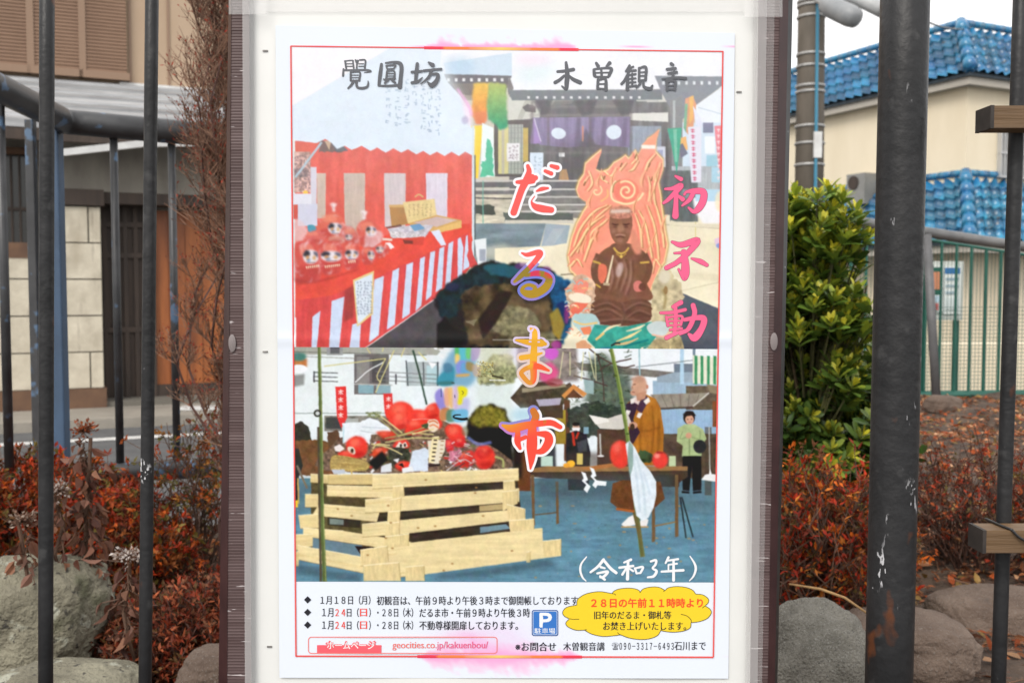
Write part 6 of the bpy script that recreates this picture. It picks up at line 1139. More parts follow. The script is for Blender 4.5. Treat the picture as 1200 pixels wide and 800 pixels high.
# ---------------------------------------------------------------- notice board
YB = 1.1225                     # face of the white panel
nb = thing('notice_board', 'white notice board in a brown ribbed frame hung on iron fence', 'notice board', tuple(at(597, 905, YB + .02)))
def bxpoly(mb, pxs, Y, th, col=None):      # an upright slab from photo-pixel corners at distance Y
    n = len(pxs); V = [at(x, y, Y) for x, y in pxs] + [at(x, y, Y) + Vector((0, th, 0)) for x, y in pxs]
    return mb.add(V, [tuple(range(n)), tuple(range(n, 2 * n))[::-1]] + [(i, n + i, n + (i + 1) % n, (i + 1) % n) for i in range(n)], col)
T0, B0 = -75, 905
LF = lambda x0, x1: (lambda y: x0 + (x1 - x0) * y / 800.0)     # an edge running from x0 (top of photo) to x1 (bottom)
m = MB(); bxpoly(m, [(274, T0), (912, T0), (900, B0), (268, B0)], YB, .014); m.build('panel', M['panel'], nb)
def stile(xo, xi, name):
    """ribbed front of one side of the frame, between outer and inner edges"""
    mb = MB(); n = 280; V = []; rs_ = np.random.RandomState(6)
    for i in range(n * 2 + 1):
        y = T0 + (B0 - T0) * i / (n * 2); dd = YB - .010 - (.0004 * rs_.uniform(.4, 1.3) if i % 2 else 0)
        V += [at(xo(y), y, dd), at(xi(y), y, dd), at(xi(y), y, YB + .0002), at(xo(y), y, YB + .012)]
    F = []
    for i in range(n * 2):
        b = i * 4
        for j, k in ((0, 1), (1, 2), (3, 0)): F.append((b + j, b + k, b + 4 + k, b + 4 + j))
    mb.add(V, F); return mb.build(name, M['frame'], nb)
eL = (LF(268, 256), LF(271, 266), LF(292, 294)); eR = (LF(889, 879), LF(914, 900), LF(924, 908), LF(929, 911))
stile(eL[1], eL[2], 'ribbed_stile'); stile(eR[0], eR[1], 'ribbed_stile')
def strip(e0, e1, Y0, Y1, th, mt, name, y0=T0, y1=B0):
    mb = MB(); n = 12; V = []
    for i in range(n + 1):
        y = y0 + (y1 - y0) * i / n; a, b = at(e0(y), y, Y0), at(e1(y), y, Y1); V += [a, b, b + Vector((0, th, 0)), a + Vector((0, th, 0))]
    F = [(i * 4 + j, i * 4 + (j + 1) % 4, i * 4 + 4 + (j + 1) % 4, i * 4 + 4 + j) for i in range(n) for j in range(4)] + [(0, 3, 2, 1), (n * 4, n * 4 + 1, n * 4 + 2, n * 4 + 3)]
    mb.add(V, F); return mb.build(name, mt, nb)
strip(eL[0], eL[1], YB + .002, YB - .011, .016, M['frame_dark'], 'edge_trim'); strip(eR[1], eR[2], YB - .011, YB - .004, .016, M['frame_dark'], 'edge_trim'); strip(eR[2], eR[3], YB - .0035, YB + .006, .012, M['frame_black'], 'edge_trim')
def film(es, ds, name='clear_film', mt='film'):
    mb = MB(); n = 12; V = []; k = len(es)
    for i in range(n + 1):
        y = T0 + (B0 - T0) * i / n; V += [at(e(y), y, YB - d) for e, d in zip(es, ds)]
    mb.add(V, [(i * k + j, (i + 1) * k + j, (i + 1) * k + j + 1, i * k + j + 1) for i in range(n) for j in range(k - 1)]); return mb.build(name, M[mt], nb)
# frosted clear film folded over the inner half of the stiles, tape over the corners
film((LF(284, 287), LF(292, 294.5), LF(297, 299)), (.0120, .0120, .0015)); film((LF(883, 873), LF(888, 878), LF(899, 888)), (.0015, .0120, .0120)); film((LF(899.3, 888.3), LF(908, 893)), (.0120, .0119), 'clear_film', 'tape')
strip(LF(268, 268), LF(312, 312), YB - .0138, YB - .0138, .0002, M['tape'], 'tape_piece', T0, 17); strip(LF(872, 872), LF(917, 917), YB - .0138, YB - .0138, .0002, M['tape'], 'tape_piece', T0, 20)
strip(LF(312, 312), LF(872, 872), YB - .0032, YB - .0032, .0002, M['tape'], 'tape_piece', T0, 14)
for x, y in ((272, 402), (907, 400)):  # glints of glare on the frame, put in as small paler ovals
    m = MB(); c = at(x, y, YB - .0122); m.add([c + Vector((0.0042 * math.cos(t), 0, .010 * math.sin(t))) for t in np.linspace(0, 2 * PI, 16)[:-1]] + [c + Vector((0, -.002, 0))], [(i, (i + 1) % 15, 15) for i in range(15)]); m.build('glare_spot', mat('glare_spot_tone', (.20, .17, .168), rough=.45), nb, smooth=True)
for x, y in ((311, 60), (311, 412), (893, 395), (866, 108), (316, 757)):
    m = MB(); c = at(x, y, YB); m.box(c.x - .0028, c.x + .0028, YB - .0012, YB, c.z - .0009, c.z + .0009); m.build('staple', M['staple'], nb)

# ---------------------------------------------------------------- the poster
YP = 1.1205
po = thing('poster', 'laminated festival poster with two photographs and Japanese lettering', 'poster', tuple(at(590, 794, YP)))
def ppt(x, y, off): # a point on the slightly wavy sheet
    wv = .0011 * math.sin(x * .013 + 1) * math.sin(y * .009 + .4) + .0005 * math.sin(x * .031 - y * .017) - .0010 * math.exp(-((y - 398) / 7.0) ** 2)
    return at(x, y, YP - off + wv)
def sheet(name, corners, off, nx, ny, mt, colf=None, thick=0):
    (x0, y0), (x1, y1), (x2, y2), (x3, y3) = corners     # top-left, top-right, bottom-right, bottom-left
    V = []; C = []
    for j in range(ny + 1):
        t = j / ny
        for i in range(nx + 1):
            s = i / nx; x = (x0 * (1 - s) + x1 * s) * (1 - t) + (x3 * (1 - s) + x2 * s) * t; y = (y0 * (1 - s) + y1 * s) * (1 - t) + (y3 * (1 - s) + y2 * s) * t
            V.append(ppt(x, y, off)); C.append((x, y))
    F = [(j * (nx + 1) + i, (j + 1) * (nx + 1) + i, (j + 1) * (nx + 1) + i + 1, j * (nx + 1) + i + 1) for j in range(ny) for i in range(nx)]
    mb = MB(); col = None
    if colf is not None: col = colf(np.array(C))
    mb.add(V, F, col); return mb.build(name, mt, po, smooth=True)
WHITE = .83
def printed(c): return lin(c) * .81
# sheet with faint crease and ink bleeding along the border
def sheet_col(P):
    x, y = P[:, 0], P[:, 1]; base = np.array([.685, .735, .82]) * np.ones((len(P), 1))
    nz = fbm(np.stack([x * .022, y * .03, x * 0], 1), 5, 4); nz2 = fbm(np.stack([x * .09, y * .09, x * 0], 1), 8, 3)
    for (yc, xa, xb, h) in ((55, 496, 678, 9), (769, 488, 682, 12)):
        edge = h * (1 + .5 * nz + .4 * nz2) * np.clip(np.minimum(x - xa, xb - x) / 22, 0, 1)
        m = np.clip(1.25 - np.abs(y - yc) / np.maximum(edge, .3), 0, 1)[:, None] * .85; pk = np.array(printed((255, 160, 216))); base = base * (1 - m) + pk * m
    m = (np.exp(-((x - 560) / 45) ** 2 - ((y - 752) / 16) ** 2) * np.clip(.45 + .6 * nz, 0, 1))[:, None]; base = base * (1 - m) + np.array(printed((248, 166, 222))) * m
    m = (np.exp(-((x - 590) / 60) ** 2 - ((y - 745) / 26) ** 2) * .25)[:, None]; base = base * (1 - m) + np.array(printed((226, 206, 246))) * m
    cr_ = (.05 * np.exp(-((y - 397.5) / 1.2) ** 2))[:, None]; return base * (1 - cr_)
sheet('paper_sheet', [(323, 30), (861, 39), (853.5, 794.5), (327.5, 793.5)], 0, 270, 380, M['print'], sheet_col)
bx = lambda L: L
EL = lambda y: 341.6 + (y - 54) * 6.2 / 715; ER = lambda y: 846.3 - (y - 60) * 11.0 / 709
def photo(canvas, y0l, y0r, y1l, y1r, name, nx, ny, off):
    a = canvas.a
    def f(P):
        fx = np.clip((P[:, 0] - canvas.x0) * canvas.k - .5, 0, canvas.w - 1.001); fy = np.clip((P[:, 1] - canvas.y0) * canvas.k - .5, 0, canvas.h - 1.001)
        xi, yi = fx.astype(int), fy.astype(int); u_, v_ = (fx - xi)[:, None], (fy - yi)[:, None]
        c = (a[yi, xi] * (1 - u_) + a[yi, xi + 1] * u_) * (1 - v_) + (a[yi + 1, xi] * (1 - u_) + a[yi + 1, xi + 1] * u_) * v_
        return tone(np.clip(c, 0, 255))
    return sheet(name, [(EL(y0l), y0l), (ER(y0r), y0r), (ER(y1r), y1r), (EL(y1l), y1l)], off, nx, ny, M['print'], f)
def tone(c):
    g = c.mean(1, keepdims=True); c = np.clip(g + (c - g) * 1.0, 0, 255)
    l = lin(c); return np.clip(l * .84 - .012 * (1 - l) ** 3, .004, 1)
KS = 1.5
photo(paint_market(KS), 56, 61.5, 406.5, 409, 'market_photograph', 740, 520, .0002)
photo(paint_yard(KS), 406.5, 409, 681, 682, 'bonfire_photograph', 740, 410, .0002)
# red border line, turning pink and orange where the ink has run
def flat(name, polys, off, colf, parent=None, step=2.5e-6):
    """flat printed shapes: list of convex-ish pixel polygons, each a hair above the one before"""
    mb = MB()
    for i, q in enumerate(polys):
        n = len(q); mb.add([ppt(x, y, off + i * step) for x, y in q], [tuple(range(n))[::-1]], np.array([colf(x, y) for x, y in q]))
    return mb.build(name, M['print'], parent or po)
def hline(x0, y0, x1, y1, w, n):
    out = []
    for i in range(n):
        f, h = i / n, (i + 1) / n; xa, ya, xb, yb = x0 + (x1 - x0) * f, y0 + (y1 - y0) * f, x0 + (x1 - x0) * h, y0 + (y1 - y0) * h
        if abs(x1 - x0) > abs(y1 - y0): out.append([(xa, ya - w / 2), (xb, yb - w / 2), (xb, yb + w / 2), (xa, ya + w / 2)])
        else: out.append([(xa - w / 2, ya), (xa + w / 2, ya), (xb + w / 2, yb), (xb - w / 2, yb)])
    return out
def bcol(x, y):
    c = np.array((240, 96, 92), float)
    for yc, xa, xb in ((57, 496, 678), (768, 488, 682)):
        if abs(y - yc) < 8 and xa < x < xb:
            t = 1 - abs((x - (xa + xb) / 2) / ((xb - xa) / 2)); c = np.array((236, 70, 110)) * (1 - t) + np.array((252, 214, 120)) * t
            if t < .25: c = np.array((240, 70, 90))
            elif t < .6: c = np.array((250, 140, 80))
    return printed(c)
flat('border_line', hline(340.5, 54.3, 847.5, 60.5, 1.5, 120) + hline(347, 768.3, 836, 769.6, 1.9, 120) + hline(340.8, 54, 346.8, 769, 1.7, 30) + hline(847.2, 60, 836, 769.5, 1.7, 30), .00035, bcol)
for (x0, y0, x1, y1) in ((497, 56.3, 678, 58.4), (489, 768.7, 682, 769.2)):
    flat('border_line', hline(x0, y0, x1, y1, 3.4, 60), .00038, bcol)

# ---- brush lettering: strokes as tapered ribbons
def ribbon(mb, pts, scale, ox, oy, off, colf, grow=0, soft=1.0):
    P = catmull([(x / scale + ox, y / scale + oy, w / scale) for x, y, w in pts], 7); P[:, 2] = np.maximum(P[:, 2] * soft, .3) + grow * 2
    n = len(P); d = np.zeros((n, 2))
    d[1:-1] = P[2:, :2] - P[:-2, :2]; d[0] = P[1, :2] - P[0, :2]; d[-1] = P[-1, :2] - P[-2, :2]; d /= np.linalg.norm(d, axis=1, keepdims=True) + 1e-9
    for _ in range(2): d[1:-1] = (d[:-2] + 2 * d[1:-1] + d[2:]) / 4
    d /= np.linalg.norm(d, axis=1, keepdims=True) + 1e-9; nn = np.stack([-d[:, 1], d[:, 0]], 1); hw = P[:, 2:3] / 2
    k = 0
    for i in range(n - 1):
        q = [P[i, :2] + nn[i] * hw[i], P[i, :2] - nn[i] * hw[i], P[i + 1, :2] - nn[i + 1] * hw[i + 1], P[i + 1, :2] + nn[i + 1] * hw[i + 1]]
        mb.add([ppt(x, y, off + i * 1.2e-6) for x, y in q], [(0, 1, 2, 3)], np.array([colf(x, y) for x, y in q]))
    for e, sg in ((0, -1), (n - 1, 1)):
        c = P[e, :2]; t0 = math.atan2(d[e, 1] * sg, d[e, 0] * sg); ring = [c + hw[e] * np.array((math.cos(t0 + t), math.sin(t0 + t))) for t in np.linspace(-PI / 2, PI / 2, 9)]
        mb.add([ppt(x, y, off + (e + 1) * 1.2e-6) for x, y in ring], [tuple(range(len(ring)))], np.array([colf(x, y) for x, y in ring]))
def brush(name, strokes, scale, ox, oy, off, colf, outline=None, label=None, soft=1.0):
    mb = MB()
    for i, s in enumerate(strokes): ribbon(mb, s, scale, ox, oy, off + i * 3e-5, colf, 0, soft)
    o = mb.build(name, M['print'], po)
    if outline:
        mb = MB()
        for i, s in enumerate(strokes): ribbon(mb, s, scale, ox, oy, off - .00008 + i * 2e-6, outline[1], outline[0], soft)
        mb.build('lettering_outline', M['print'], o)
    if label: o['label'] = label
    return o
gray = lambda x, y: printed((104, 106, 112)) * (1 if y > 84 else 1.08)
KAKU = [[(95,120,18),(105,190,18),(110,215,14)],[(90,118,14),(180,110,12),(190,125,12)],[(110,150,10),(180,150,10)],[(110,180,10),(185,180,10)],[(185,115,14),(195,200,16)],[(215,105,14),(235,150,14),(250,110,10)],[(265,105,14),(330,110,16),(325,200,18)],[(255,150,10),(310,150,10)],[(255,180,10),(315,180,10)],[(235,110,14),(230,200,16)],[(75,210,16),(70,290,20)],[(80,225,16),(340,222,18),(395,240,14),(320,252,8)],[(160,250,18),(160,345,20)],[(160,250,14),(265,248,16),(260,345,20)],[(170,282,9),(250,282,9)],[(170,312,9),(250,312,9)],[(165,345,14),(255,345,14)],[(195,350,26),(165,400,22),(130,435,16)],[(225,350,26),(235,420,22),(290,435,24),(350,420,22),(365,380,16),(362,350,8)]]
EN = [[(520,155,26),(505,280,34),(490,400,26)],[(570,140,16),(660,130,22),(735,145,34),(755,200,36),(745,320,36),(735,420,42)],[(490,405,16),(600,408,20),(720,400,22)],[(575,175,14),(590,215,16)],[(575,172,14),(680,165,18),(665,205,14)],[(590,210,12),(665,205,12)],[(585,235,16),(575,330,20)],[(590,235,12),(670,235,14),(670,325,22)],[(595,262,9),(660,262,9)],[(595,292,9),(660,292,9)],[(570,325,16),(680,322,16)],[(600,340,18),(560,375,20)],[(640,340,18),(680,370,22)],[(545,330,14),(590,350,14)]]
BO = [[(940,150,30),(930,250,34),(920,350,28)],[(875,245,22),(990,235,22)],[(875,370,24),(950,355,26),(1000,310,10)],[(1075,135,20),(1120,165,40)],[(1015,230,22),(1100,220,20),(1220,210,22)],[(1110,225,28),(1070,310,26),(980,385,10)],[(1110,270,20),(1180,275,30),(1165,350,40),(1110,400,44),(1060,365,14)]]
brush('temple_name_lettering', KAKU + EN + BO, 10, 395, 60, .00040, gray, label='dark grey brush characters at upper left of the poster', soft=1.3)
KI = [[(165,60,18),(175,160,30),(170,230,30),(165,280,22),(130,255,10)],[(95,135,18),(160,130,22),(225,118,24)],[(150,170,18),(110,205,22),(75,225,24)],[(190,170,14),(225,200,24),(280,225,28)]]
SO = [[(415,65,18),(430,90,24)],[(525,65,26),(500,90,14)],[(395,120,18),(400,165,22),(410,175,16)],[(400,115,14),(500,105,16),(540,115,22),(520,170,20)],[(455,110,14),(460,175,16)],[(410,178,14),(515,180,14)],[(410,145,10),(520,142,10)],[(430,200,18),(425,275,18)],[(430,205,14),(490,198,18),(495,285,24)],[(435,238,10),(485,236,10)],[(430,275,14),(480,278,12)]]
KAN = [[(690,85,16),(665,130,18)],[(680,110,14),(720,95,14)],[(660,130,14),(740,125,16)],[(700,105,14),(650,205,18),(625,235,18)],[(675,160,18),(672,280,24)],[(680,165,12),(740,155,14)],[(680,195,12),(740,190,12)],[(680,225,12),(740,222,12)],[(680,260,14),(745,250,14)],[(712,150,12),(712,255,12)],[(770,105,16),(768,215,16)],[(770,105,12),(825,100,18),(822,205,18)],[(775,140,9),(820,138,9)],[(775,170,9),(820,168,9)],[(770,205,10),(820,203,10)],[(785,215,14),(770,245,16),(745,270,10)],[(805,215,14),(810,260,18),(860,275,22),(880,250,12)]]
ON = [[(1035,70,22),(1050,80,18)],[(1000,115,18),(1070,108,18)],[(1010,150,16),(1080,140,18)],[(1060,125,12),(1040,190,18),(990,210,12)],[(960,195,10),(1080,185,16),(1155,190,18)],[(1000,215,18),(1000,285,18)],[(1000,218,12),(1066,214,16),(1064,285,16)],[(1005,250,9),(1060,248,9)],[(1005,280,10),(1060,280,10)]]
brush('temple_name_lettering', KI + SO + KAN + ON, 7.0588, 640, 65, .00040, gray, label='dark grey brush characters at upper right of the poster', soft=1.3)
redc = lambda x, y: printed((250, 100, 96)) if y < 300 else printed((246, 82, 66))
def odd(x, y, R=random.Random(2)):        # the water-stained middle of the title
    if y < 311: c = np.array((248, 100, 96))
    elif y < 365:
        c = np.array((150, 128, 44)) if y < 330 else np.array((176, 142, 40))
        if abs(x - 627) < 6 and y < 324: c = np.array((214, 60, 90))
        if x > 638 and y < 326: c = np.array((222, 56, 70))
    elif y < 460:
        c = np.array((238, 176, 52))
        if x > 624 and y > 424: c = np.array((250, 96, 60))
        elif y > 428: c = np.array((226, 150, 56))
    else:
        c = np.array((246, 82, 66)); t = np.clip((636 - x) / 40, 0, 1) * np.clip((512 - y) / 12, 0, 1); c = c * (1 - t) + np.array((232, 156, 50)) * t
        if y < 492 and x < 640: c = np.array((206, 120, 50))
    return printed(c)
def oddw(x, y):
    if y < 309: c = np.array((246, 246, 252))
    elif y < 365: c = np.array((150, 132, 206)) if (x + y) % 40 < 22 else np.array((118, 128, 214))
    elif y < 460: c = np.array((222, 206, 236)) if y < 410 else np.array((226, 204, 196))
    elif y < 512 and x < 632: c = np.array((196, 132, 206)) if y > 495 else np.array((140, 140, 206))
    else: c = np.array((248, 246, 250))
    return printed(c)
DA = [[(285,145,30),(300,210,44),(270,310,60),(215,420,56),(165,560,54),(120,690,56)],[(160,335,30),(250,330,50),(340,295,80),(375,285,44)],[(490,205,30),(560,235,36)],[(560,145,30),(630,165,40)],[(390,440,16),(450,415,34),(520,405,20)],[(365,500,8),(330,560,14),(370,620,50),(450,645,60),(560,660,50)]]
RU = [[(215,115,16),(280,135,36),(400,105,44),(430,125,50),(380,200,44),(310,280,42),(220,370,44),(130,450,24)],[(260,380,24),(380,352,46),(480,368,50),(535,420,60),(500,510,66),(400,580,66),(300,595,66),(225,560,44),(235,515,30),(300,488,30),(370,520,34),(345,580,34)]]
MA = [[(320,100,20),(365,140,44),(360,300,52),(350,500,60),(350,690,50),(300,730,40),(230,660,40),(210,610,36),(280,560,40),(400,540,50),(530,590,20)],[(150,235,16),(300,260,50),(440,270,60),(490,280,30)],[(210,440,44),(330,420,40),(450,385,16)]]
SHI = [[(400,100,50),(425,160,56),(395,220,40)],[(80,250,20),(180,282,60),(330,250,55),(480,230,45),(590,225,44),(680,268,34)],[(238,330,40),(235,420,46),(262,490,24)],[(255,400,30),(320,372,30)],[(390,270,60),(385,450,80),(380,600,50),(370,700,14)],[(440,336,30),(540,350,56),(560,420,64),(500,510,50),(420,530,30)]]
for st_, sc_, ox, oy, lab in ((DA, 10, 590, 180, 'red brush character with white edge, top of the vertical title'), (RU, 10, 590, 285, 'half-bleached olive and red brush character in the title'), (MA, 10, 590, 375, 'yellow and orange stained brush character in the title'), (SHI, 8.889, 580, 470, 'large red brush character at the foot of the title')):
    brush('title_lettering', st_, sc_, ox, oy, .00050, odd, (2.9, oddw), label=lab, soft=1.42)
pink = lambda x, y: printed((246, 108, 150)); pinko = lambda x, y: printed((150, 70, 96))
HATSU = [[(265,115,20),(330,150,40)],[(145,265,20),(230,260,36),(330,225,50),(260,310,44),(180,390,36),(125,430,24)],[(275,310,40),(270,450,44),(265,580,60)],[(290,340,20),(350,385,44)],[(370,330,24),(395,300,24),(480,290,50),(590,300,60),(590,400,64),(540,490,60),(480,530,40),(420,485,20)],[(480,300,40),(430,390,40),(345,460,20)]]
FU = [[(135,80,14),(200,100,30),(310,70,34),(250,150,30),(170,220,26),(95,260,24)],[(215,150,30),(225,230,40),(225,300,44),(215,335,20),(180,270,12)],[(270,195,10),(330,215,26),(375,240,20)],[(150,158,10),(200,155,14)]]
DOU = [[(195,500,26),(140,530,18)],[(55,572,14),(130,570,18),(225,550,18)],[(155,520,20),(160,600,22),(150,720,20)],[(95,600,14),(105,660,16)],[(95,605,12),(200,595,14),(195,655,14)],[(105,630,10),(195,627,10)],[(105,660,10),(195,655,10)],[(120,690,12),(200,680,14)],[(95,745,22),(160,715,18),(230,690,10)],[(220,620,20),(310,605,28),(355,615,34),(340,680,34),(290,745,40),(250,720,14)],[(280,520,26),(290,580,26),(250,680,24),(190,720,12)]]
for st_, sc_, ox, oy in ((HATSU, 10, 765, 195), (FU, 5.926, 765, 270), (DOU, 5.926, 765, 270)): brush('side_lettering', st_, sc_, ox, oy, .00050, pink, (.35, pinko), soft=1.28)
YEAR = [[(130,90,8),(85,150,14),(75,210,16),(95,270,14),(125,302,8)],[(280,115,22),(230,175,20),(165,225,16)],[(290,130,20),(340,190,22),(390,230,22)],[(255,180,18),(290,190,14)],[(225,235,16),(315,220,20),(280,265,20),(250,270,14)],[(250,260,16),(290,290,18)],[(520,115,20),(460,140,14)],[(420,185,18),(540,170,18)],[(495,140,20),(490,285,24)],[(480,190,16),(445,245,18)],[(510,195,14),(540,215,16)],[(555,190,16),(570,235,16)],[(560,190,14),(625,180,18),(605,230,16)],[(570,235,14),(605,232,14)],[(695,130,16),(740,120,18),(735,160,18),(710,190,14),(745,215,20),(720,260,20),(668,270,14)],[(850,95,18),(825,145,14)],[(835,125,14),(935,110,16)],[(850,160,12),(925,150,14)],[(850,160,12),(850,205,12)],[(790,220,16),(980,208,20)],[(895,125,18),(895,295,22)],[(1040,85,8),(1080,150,16),(1090,200,18),(1070,260,14),(1035,300,8)]]
brush('year_lettering', YEAR, 7.5, 670, 640, .00045, lambda x, y: printed((244, 246, 250)), soft=1.2)

# ---- small printed text
def text(name, body, x0, x1, yc, h, col, off=.00045, bold=0.0, slope=0.0, parent=None, label=None):
    """a line of type stretched into the photo-pixel box x0..x1, centred on yc with type height h"""
    cu = bpy.data.curves.new('type', 'FONT'); cu.body = body; cu.resolution_u = 3
    o = bpy.data.objects.new('type', cu); COL.objects.link(o); dg = bpy.context.evaluated_depsgraph_get(); me = bpy.data.meshes.new_from_object(o.evaluated_get(dg))
    V = np.array([v.co[:] for v in me.vertices]); F = [tuple(p.vertices) for p in me.polygons]
    bpy.data.objects.remove(o); bpy.data.curves.remove(cu); bpy.data.meshes.remove(me)
    a, b = V.min(0), V.max(0); px = x0 + (V[:, 0] - a[0]) / (b[0] - a[0]) * (x1 - x0); py = yc + h / 2 - (V[:, 1] - a[1]) / (b[1] - a[1]) * h + (px - x0) * slope
    mb = MB(); offs = [(0, 0)] if not bold else ([(-bold / 2, 0), (bold / 2, 0)] if bold < .7 else [(bold / 2 * math.cos(t), bold / 2 * math.sin(t)) for t in np.linspace(0, 2 * PI, 7)[:-1]])
    for k, (ddx, ddy) in enumerate(offs):     # heavier type: the same letters printed again a hair aside
        mb.add([ppt(x + ddx, y + ddy, off + k * 6e-6) for x, y in zip(px, py)], F, col if isinstance(col, np.ndarray) and col.ndim == 1 else np.array([col(x, y) for x, y in zip(px, py)]))
    r = mb.build(name, M['print'], parent or po)
    if label: r['label'] = label
    return r
INK = printed((44, 44, 52)); RD = printed((244, 82, 70)); OR = printed((250, 92, 50))
dia = lambda x, y, r: [(x, y - r), (x + r, y), (x, y + r), (x - r, y)]
flat('bullet_marks', [dia(360.5, 702.3, 4.3), dia(360.5, 717, 4.3), dia(360.5, 731.8, 4.3)], .00045, lambda x, y: INK)
text('notice_lettering', '１月１８日（月）', 375.5, 434, 702.6, 10.5, INK, bold=.3)
text('notice_lettering', '初観音は、午前９時より午後３時まで御開帳しております', 441.5, 677, 703.2, 10.6, INK, bold=.3)
for yc, rest, xe in ((717.2, 'だるま市・午前９時より午後３時', 621), (732, '不動尊様開扉しております。', 607)):
    text('notice_lettering', '１月', 377.5, 390.5, yc, 10.2, INK, bold=.3); text('notice_lettering', '２４', 393, 404.5, yc, 8.2, RD, bold=.4, label='red date numbers'); text('notice_lettering', '日（', 406.5, 420.5, yc, 10.4, INK, bold=.3); text('notice_lettering', '日', 422, 430, yc, 9, RD, bold=.4, label='red weekday character')
    text('notice_lettering', '）・２８日（木）', 432.5, 484, yc, 10.6, INK, bold=.3); text('notice_lettering', rest, 491.5, xe, yc + .3, 10.6, INK, bold=.35)
# web address box
PKL = printed((246, 140, 134)); PKF = printed((248, 104, 116))
def rrect(x0, y0, x1, y1, r, n=5): return [(cx + r * math.cos(t), cy + r * math.sin(t)) for cx, cy, t0 in ((x1 - r, y1 - r, 0), (x0 + r, y1 - r, 90), (x0 + r, y0 + r, 180), (x1 - r, y0 + r, 270)) for t in [R_(t0 + 90 * i / n) for i in range(n + 1)]]
def outline_poly(pts, w): return [[a, b, (b[0] + (0), b[1])] for a, b in zip(pts, pts)]
def ring(name, pts, w, off, col, parent=None, closed=True):
    P = np.array(pts); n = len(P); mb = MB(); d = (np.roll(P, -1, 0) - np.roll(P, 1, 0)) if closed else np.gradient(P, axis=0); d /= np.linalg.norm(d, axis=1, keepdims=True) + 1e-9; nn = np.stack([-d[:, 1], d[:, 0]], 1) * w / 2
    V = [ppt(x, y, off) for x, y in np.concatenate([P + nn, P - nn])]; mb.add(V, [(i, (i + 1) % n, n + (i + 1) % n, n + i) for i in range(n if closed else n - 1)], col); return mb.build(name, M['print'], parent or po)
ring('address_box', rrect(361.5, 746, 582.5, 765, 3.5), 1.1, .00040, PKL)
ab = flat('address_tab', [[(371.5, 755.3), (447, 755.3), (447, 765.3), (371.5, 765.3)]], .00044, lambda x, y: PKF)
text('tab_lettering', 'ホームページ', 382, 440, 755.7, 9.8, PKF, .00047, bold=1.6, parent=ab); text('tab_lettering', 'ホームページ', 383.2, 438.8, 755.7, 8.4, printed((250, 248, 250)), .00050, bold=.4, parent=ab)
text('address_lettering', 'geocities.co.jp/kakuenbou/', 460, 572, 756.3, 10.5, lambda x, y: printed((244, 128, 122)) if x < 510 else printed((240, 110, 150)), bold=.35)
text('contact_lettering', '※お問合せ', 604, 651.5, 757.2, 10.4, INK, bold=.5); text('contact_lettering', '木曽観音講', 660, 708.5, 756.9, 10, INK, bold=.3); text('contact_lettering', '☎', 717, 725, 756.6, 8.4, INK); text('contact_lettering', '０９０－３３１７－６４９３', 726, 789.5, 756.6, 8.2, INK, bold=.25); text('contact_lettering', '石川まで', 790.5, 827, 756.4, 10, INK, bold=.3)
# parking sign
pk = flat('parking_sign', [rrect(623.2, 714.2, 654.2, 744.6, 2.6)], .00042, lambda x, y: printed((44, 88, 158))); flat('sign_face', [rrect(624.3, 715.3, 653.1, 743.5, 2)], .00045, lambda x, y: printed((206, 220, 240)), pk); flat('sign_face', [rrect(625, 716, 652.4, 742.8, 1.6)], .00047, lambda x, y: printed((62, 124, 206)), pk)
text('sign_lettering', 'Ｐ', 633.2, 645.8, 726, 15.4, printed((244, 248, 252)), .0005, bold=2.2, parent=pk); text('sign_lettering', '駐車場', 626.4, 650.6, 738.6, 6.4, printed((236, 242, 250)), .0005, bold=.4, parent=pk)
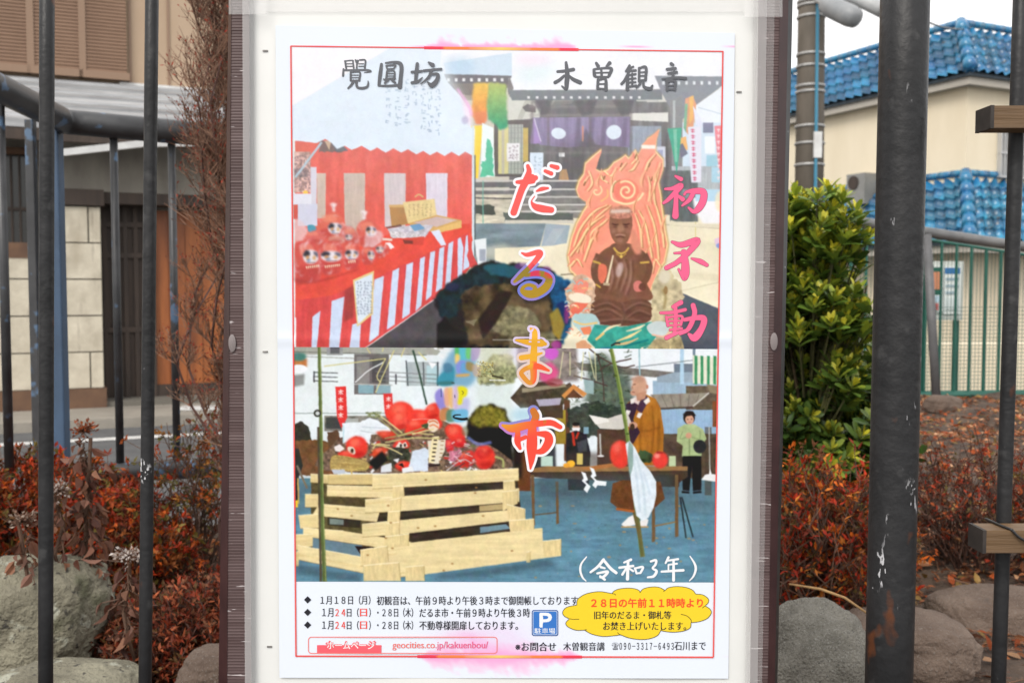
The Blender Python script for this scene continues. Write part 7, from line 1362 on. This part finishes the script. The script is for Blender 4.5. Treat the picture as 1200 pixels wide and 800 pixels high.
# yellow cloud bubble
CL = [[(305,155),(310,120),(350,90),(400,75),(460,70),(530,82)],[(530,82),(545,65),(580,52),(640,47),(690,55),(712,72)],[(712,72),(730,52),(780,40),(830,42),(870,62)],[(870,62),(890,45),(940,37),(1000,42),(1045,60),(1065,85)],[(1065,85),(1110,90),(1145,115),(1145,140),(1125,160)],[(1125,160),(1155,180),(1165,205),(1140,240),(1090,260),(1035,268)],[(1035,268),(1030,300),(990,320),(930,328),(880,325),(842,318)],[(842,318),(820,350),(770,370),(710,375),(640,365),(585,345)],[(585,345),(530,352),(470,355),(400,340),(355,315)],[(355,315),(300,315),(250,295),(235,270),(258,243)],[(258,243),(225,225),(215,200),(240,170),(305,155)]]
sc_ = 5.4545; path = []
for arc in CL:
    path += [tuple(p) for p in catmull([(x / sc_ + 620, y / sc_ + 680) for x, y in arc], 5)[:-1]]
mb = MB(); n = len(path); cx, cy = 746, 717.5
mb.add([ppt(cx, cy, .0004)] + [ppt(x, y, .0004) for x, y in path], [(0, 1 + (i + 1) % n, 1 + i) for i in range(n)], printed((250, 216, 52))); cb = mb.build('speech_cloud', M['print'], po)
ring('cloud_outline', path, .8, .00043, printed((96, 84, 40)), cb)
for arc in ([(970,213),(1010,225),(1035,250),(1037,268)],[(530,82),(545,84),(555,92)],[(258,243),(285,246),(320,245)],[(565,330),(575,340),(585,345)],[(355,315),(362,312),(370,314)],[(1125,160),(1115,168),(1108,175)],[(842,318),(848,308),(848,300)],[(870,62),(862,66),(860,70)],[(712,72),(709,74),(708,78)]):
    ring('cloud_outline', [tuple(p) for p in catmull([(x / sc_ + 620, y / sc_ + 680) for x, y in arc], 4)], .8, .00043, printed((96, 84, 40)), cb, False)
text('cloud_lettering', '２８日の午前１１時時より', 693, 823.5, 706, 10.6, OR, .0005, bold=.75, parent=cb); text('cloud_lettering', '旧年のだるま・御札等', 696.5, 786.5, 720.2, 9.4, INK, .0005, bold=.4, parent=cb); text('cloud_lettering', 'お焚き上げいたします。', 707, 804, 733, 10, INK, .0005, bold=.4, parent=cb)

# ---------------------------------------------------------------- repeats belong together
GROUPS = {'azalea_shrub': 'azalea bushes on the left side of the bed', 'red_shrub': 'red twiggy shrubs on the right side of the bed', 'dead_flower_stalk': 'dead flower stalks over the left rocks', 'rock': 'rocks along the front of the bed', 'weed': 'green weeds in the bed', 'wooden_batten': 'wooden battens tied to the right bar', 'notice': 'notices on the green stand'}
for o in scene.objects:
    if o.parent is None and o.get('label') and o.name.split('.')[0] in GROUPS: o['group'] = GROUPS[o.name.split('.')[0]]
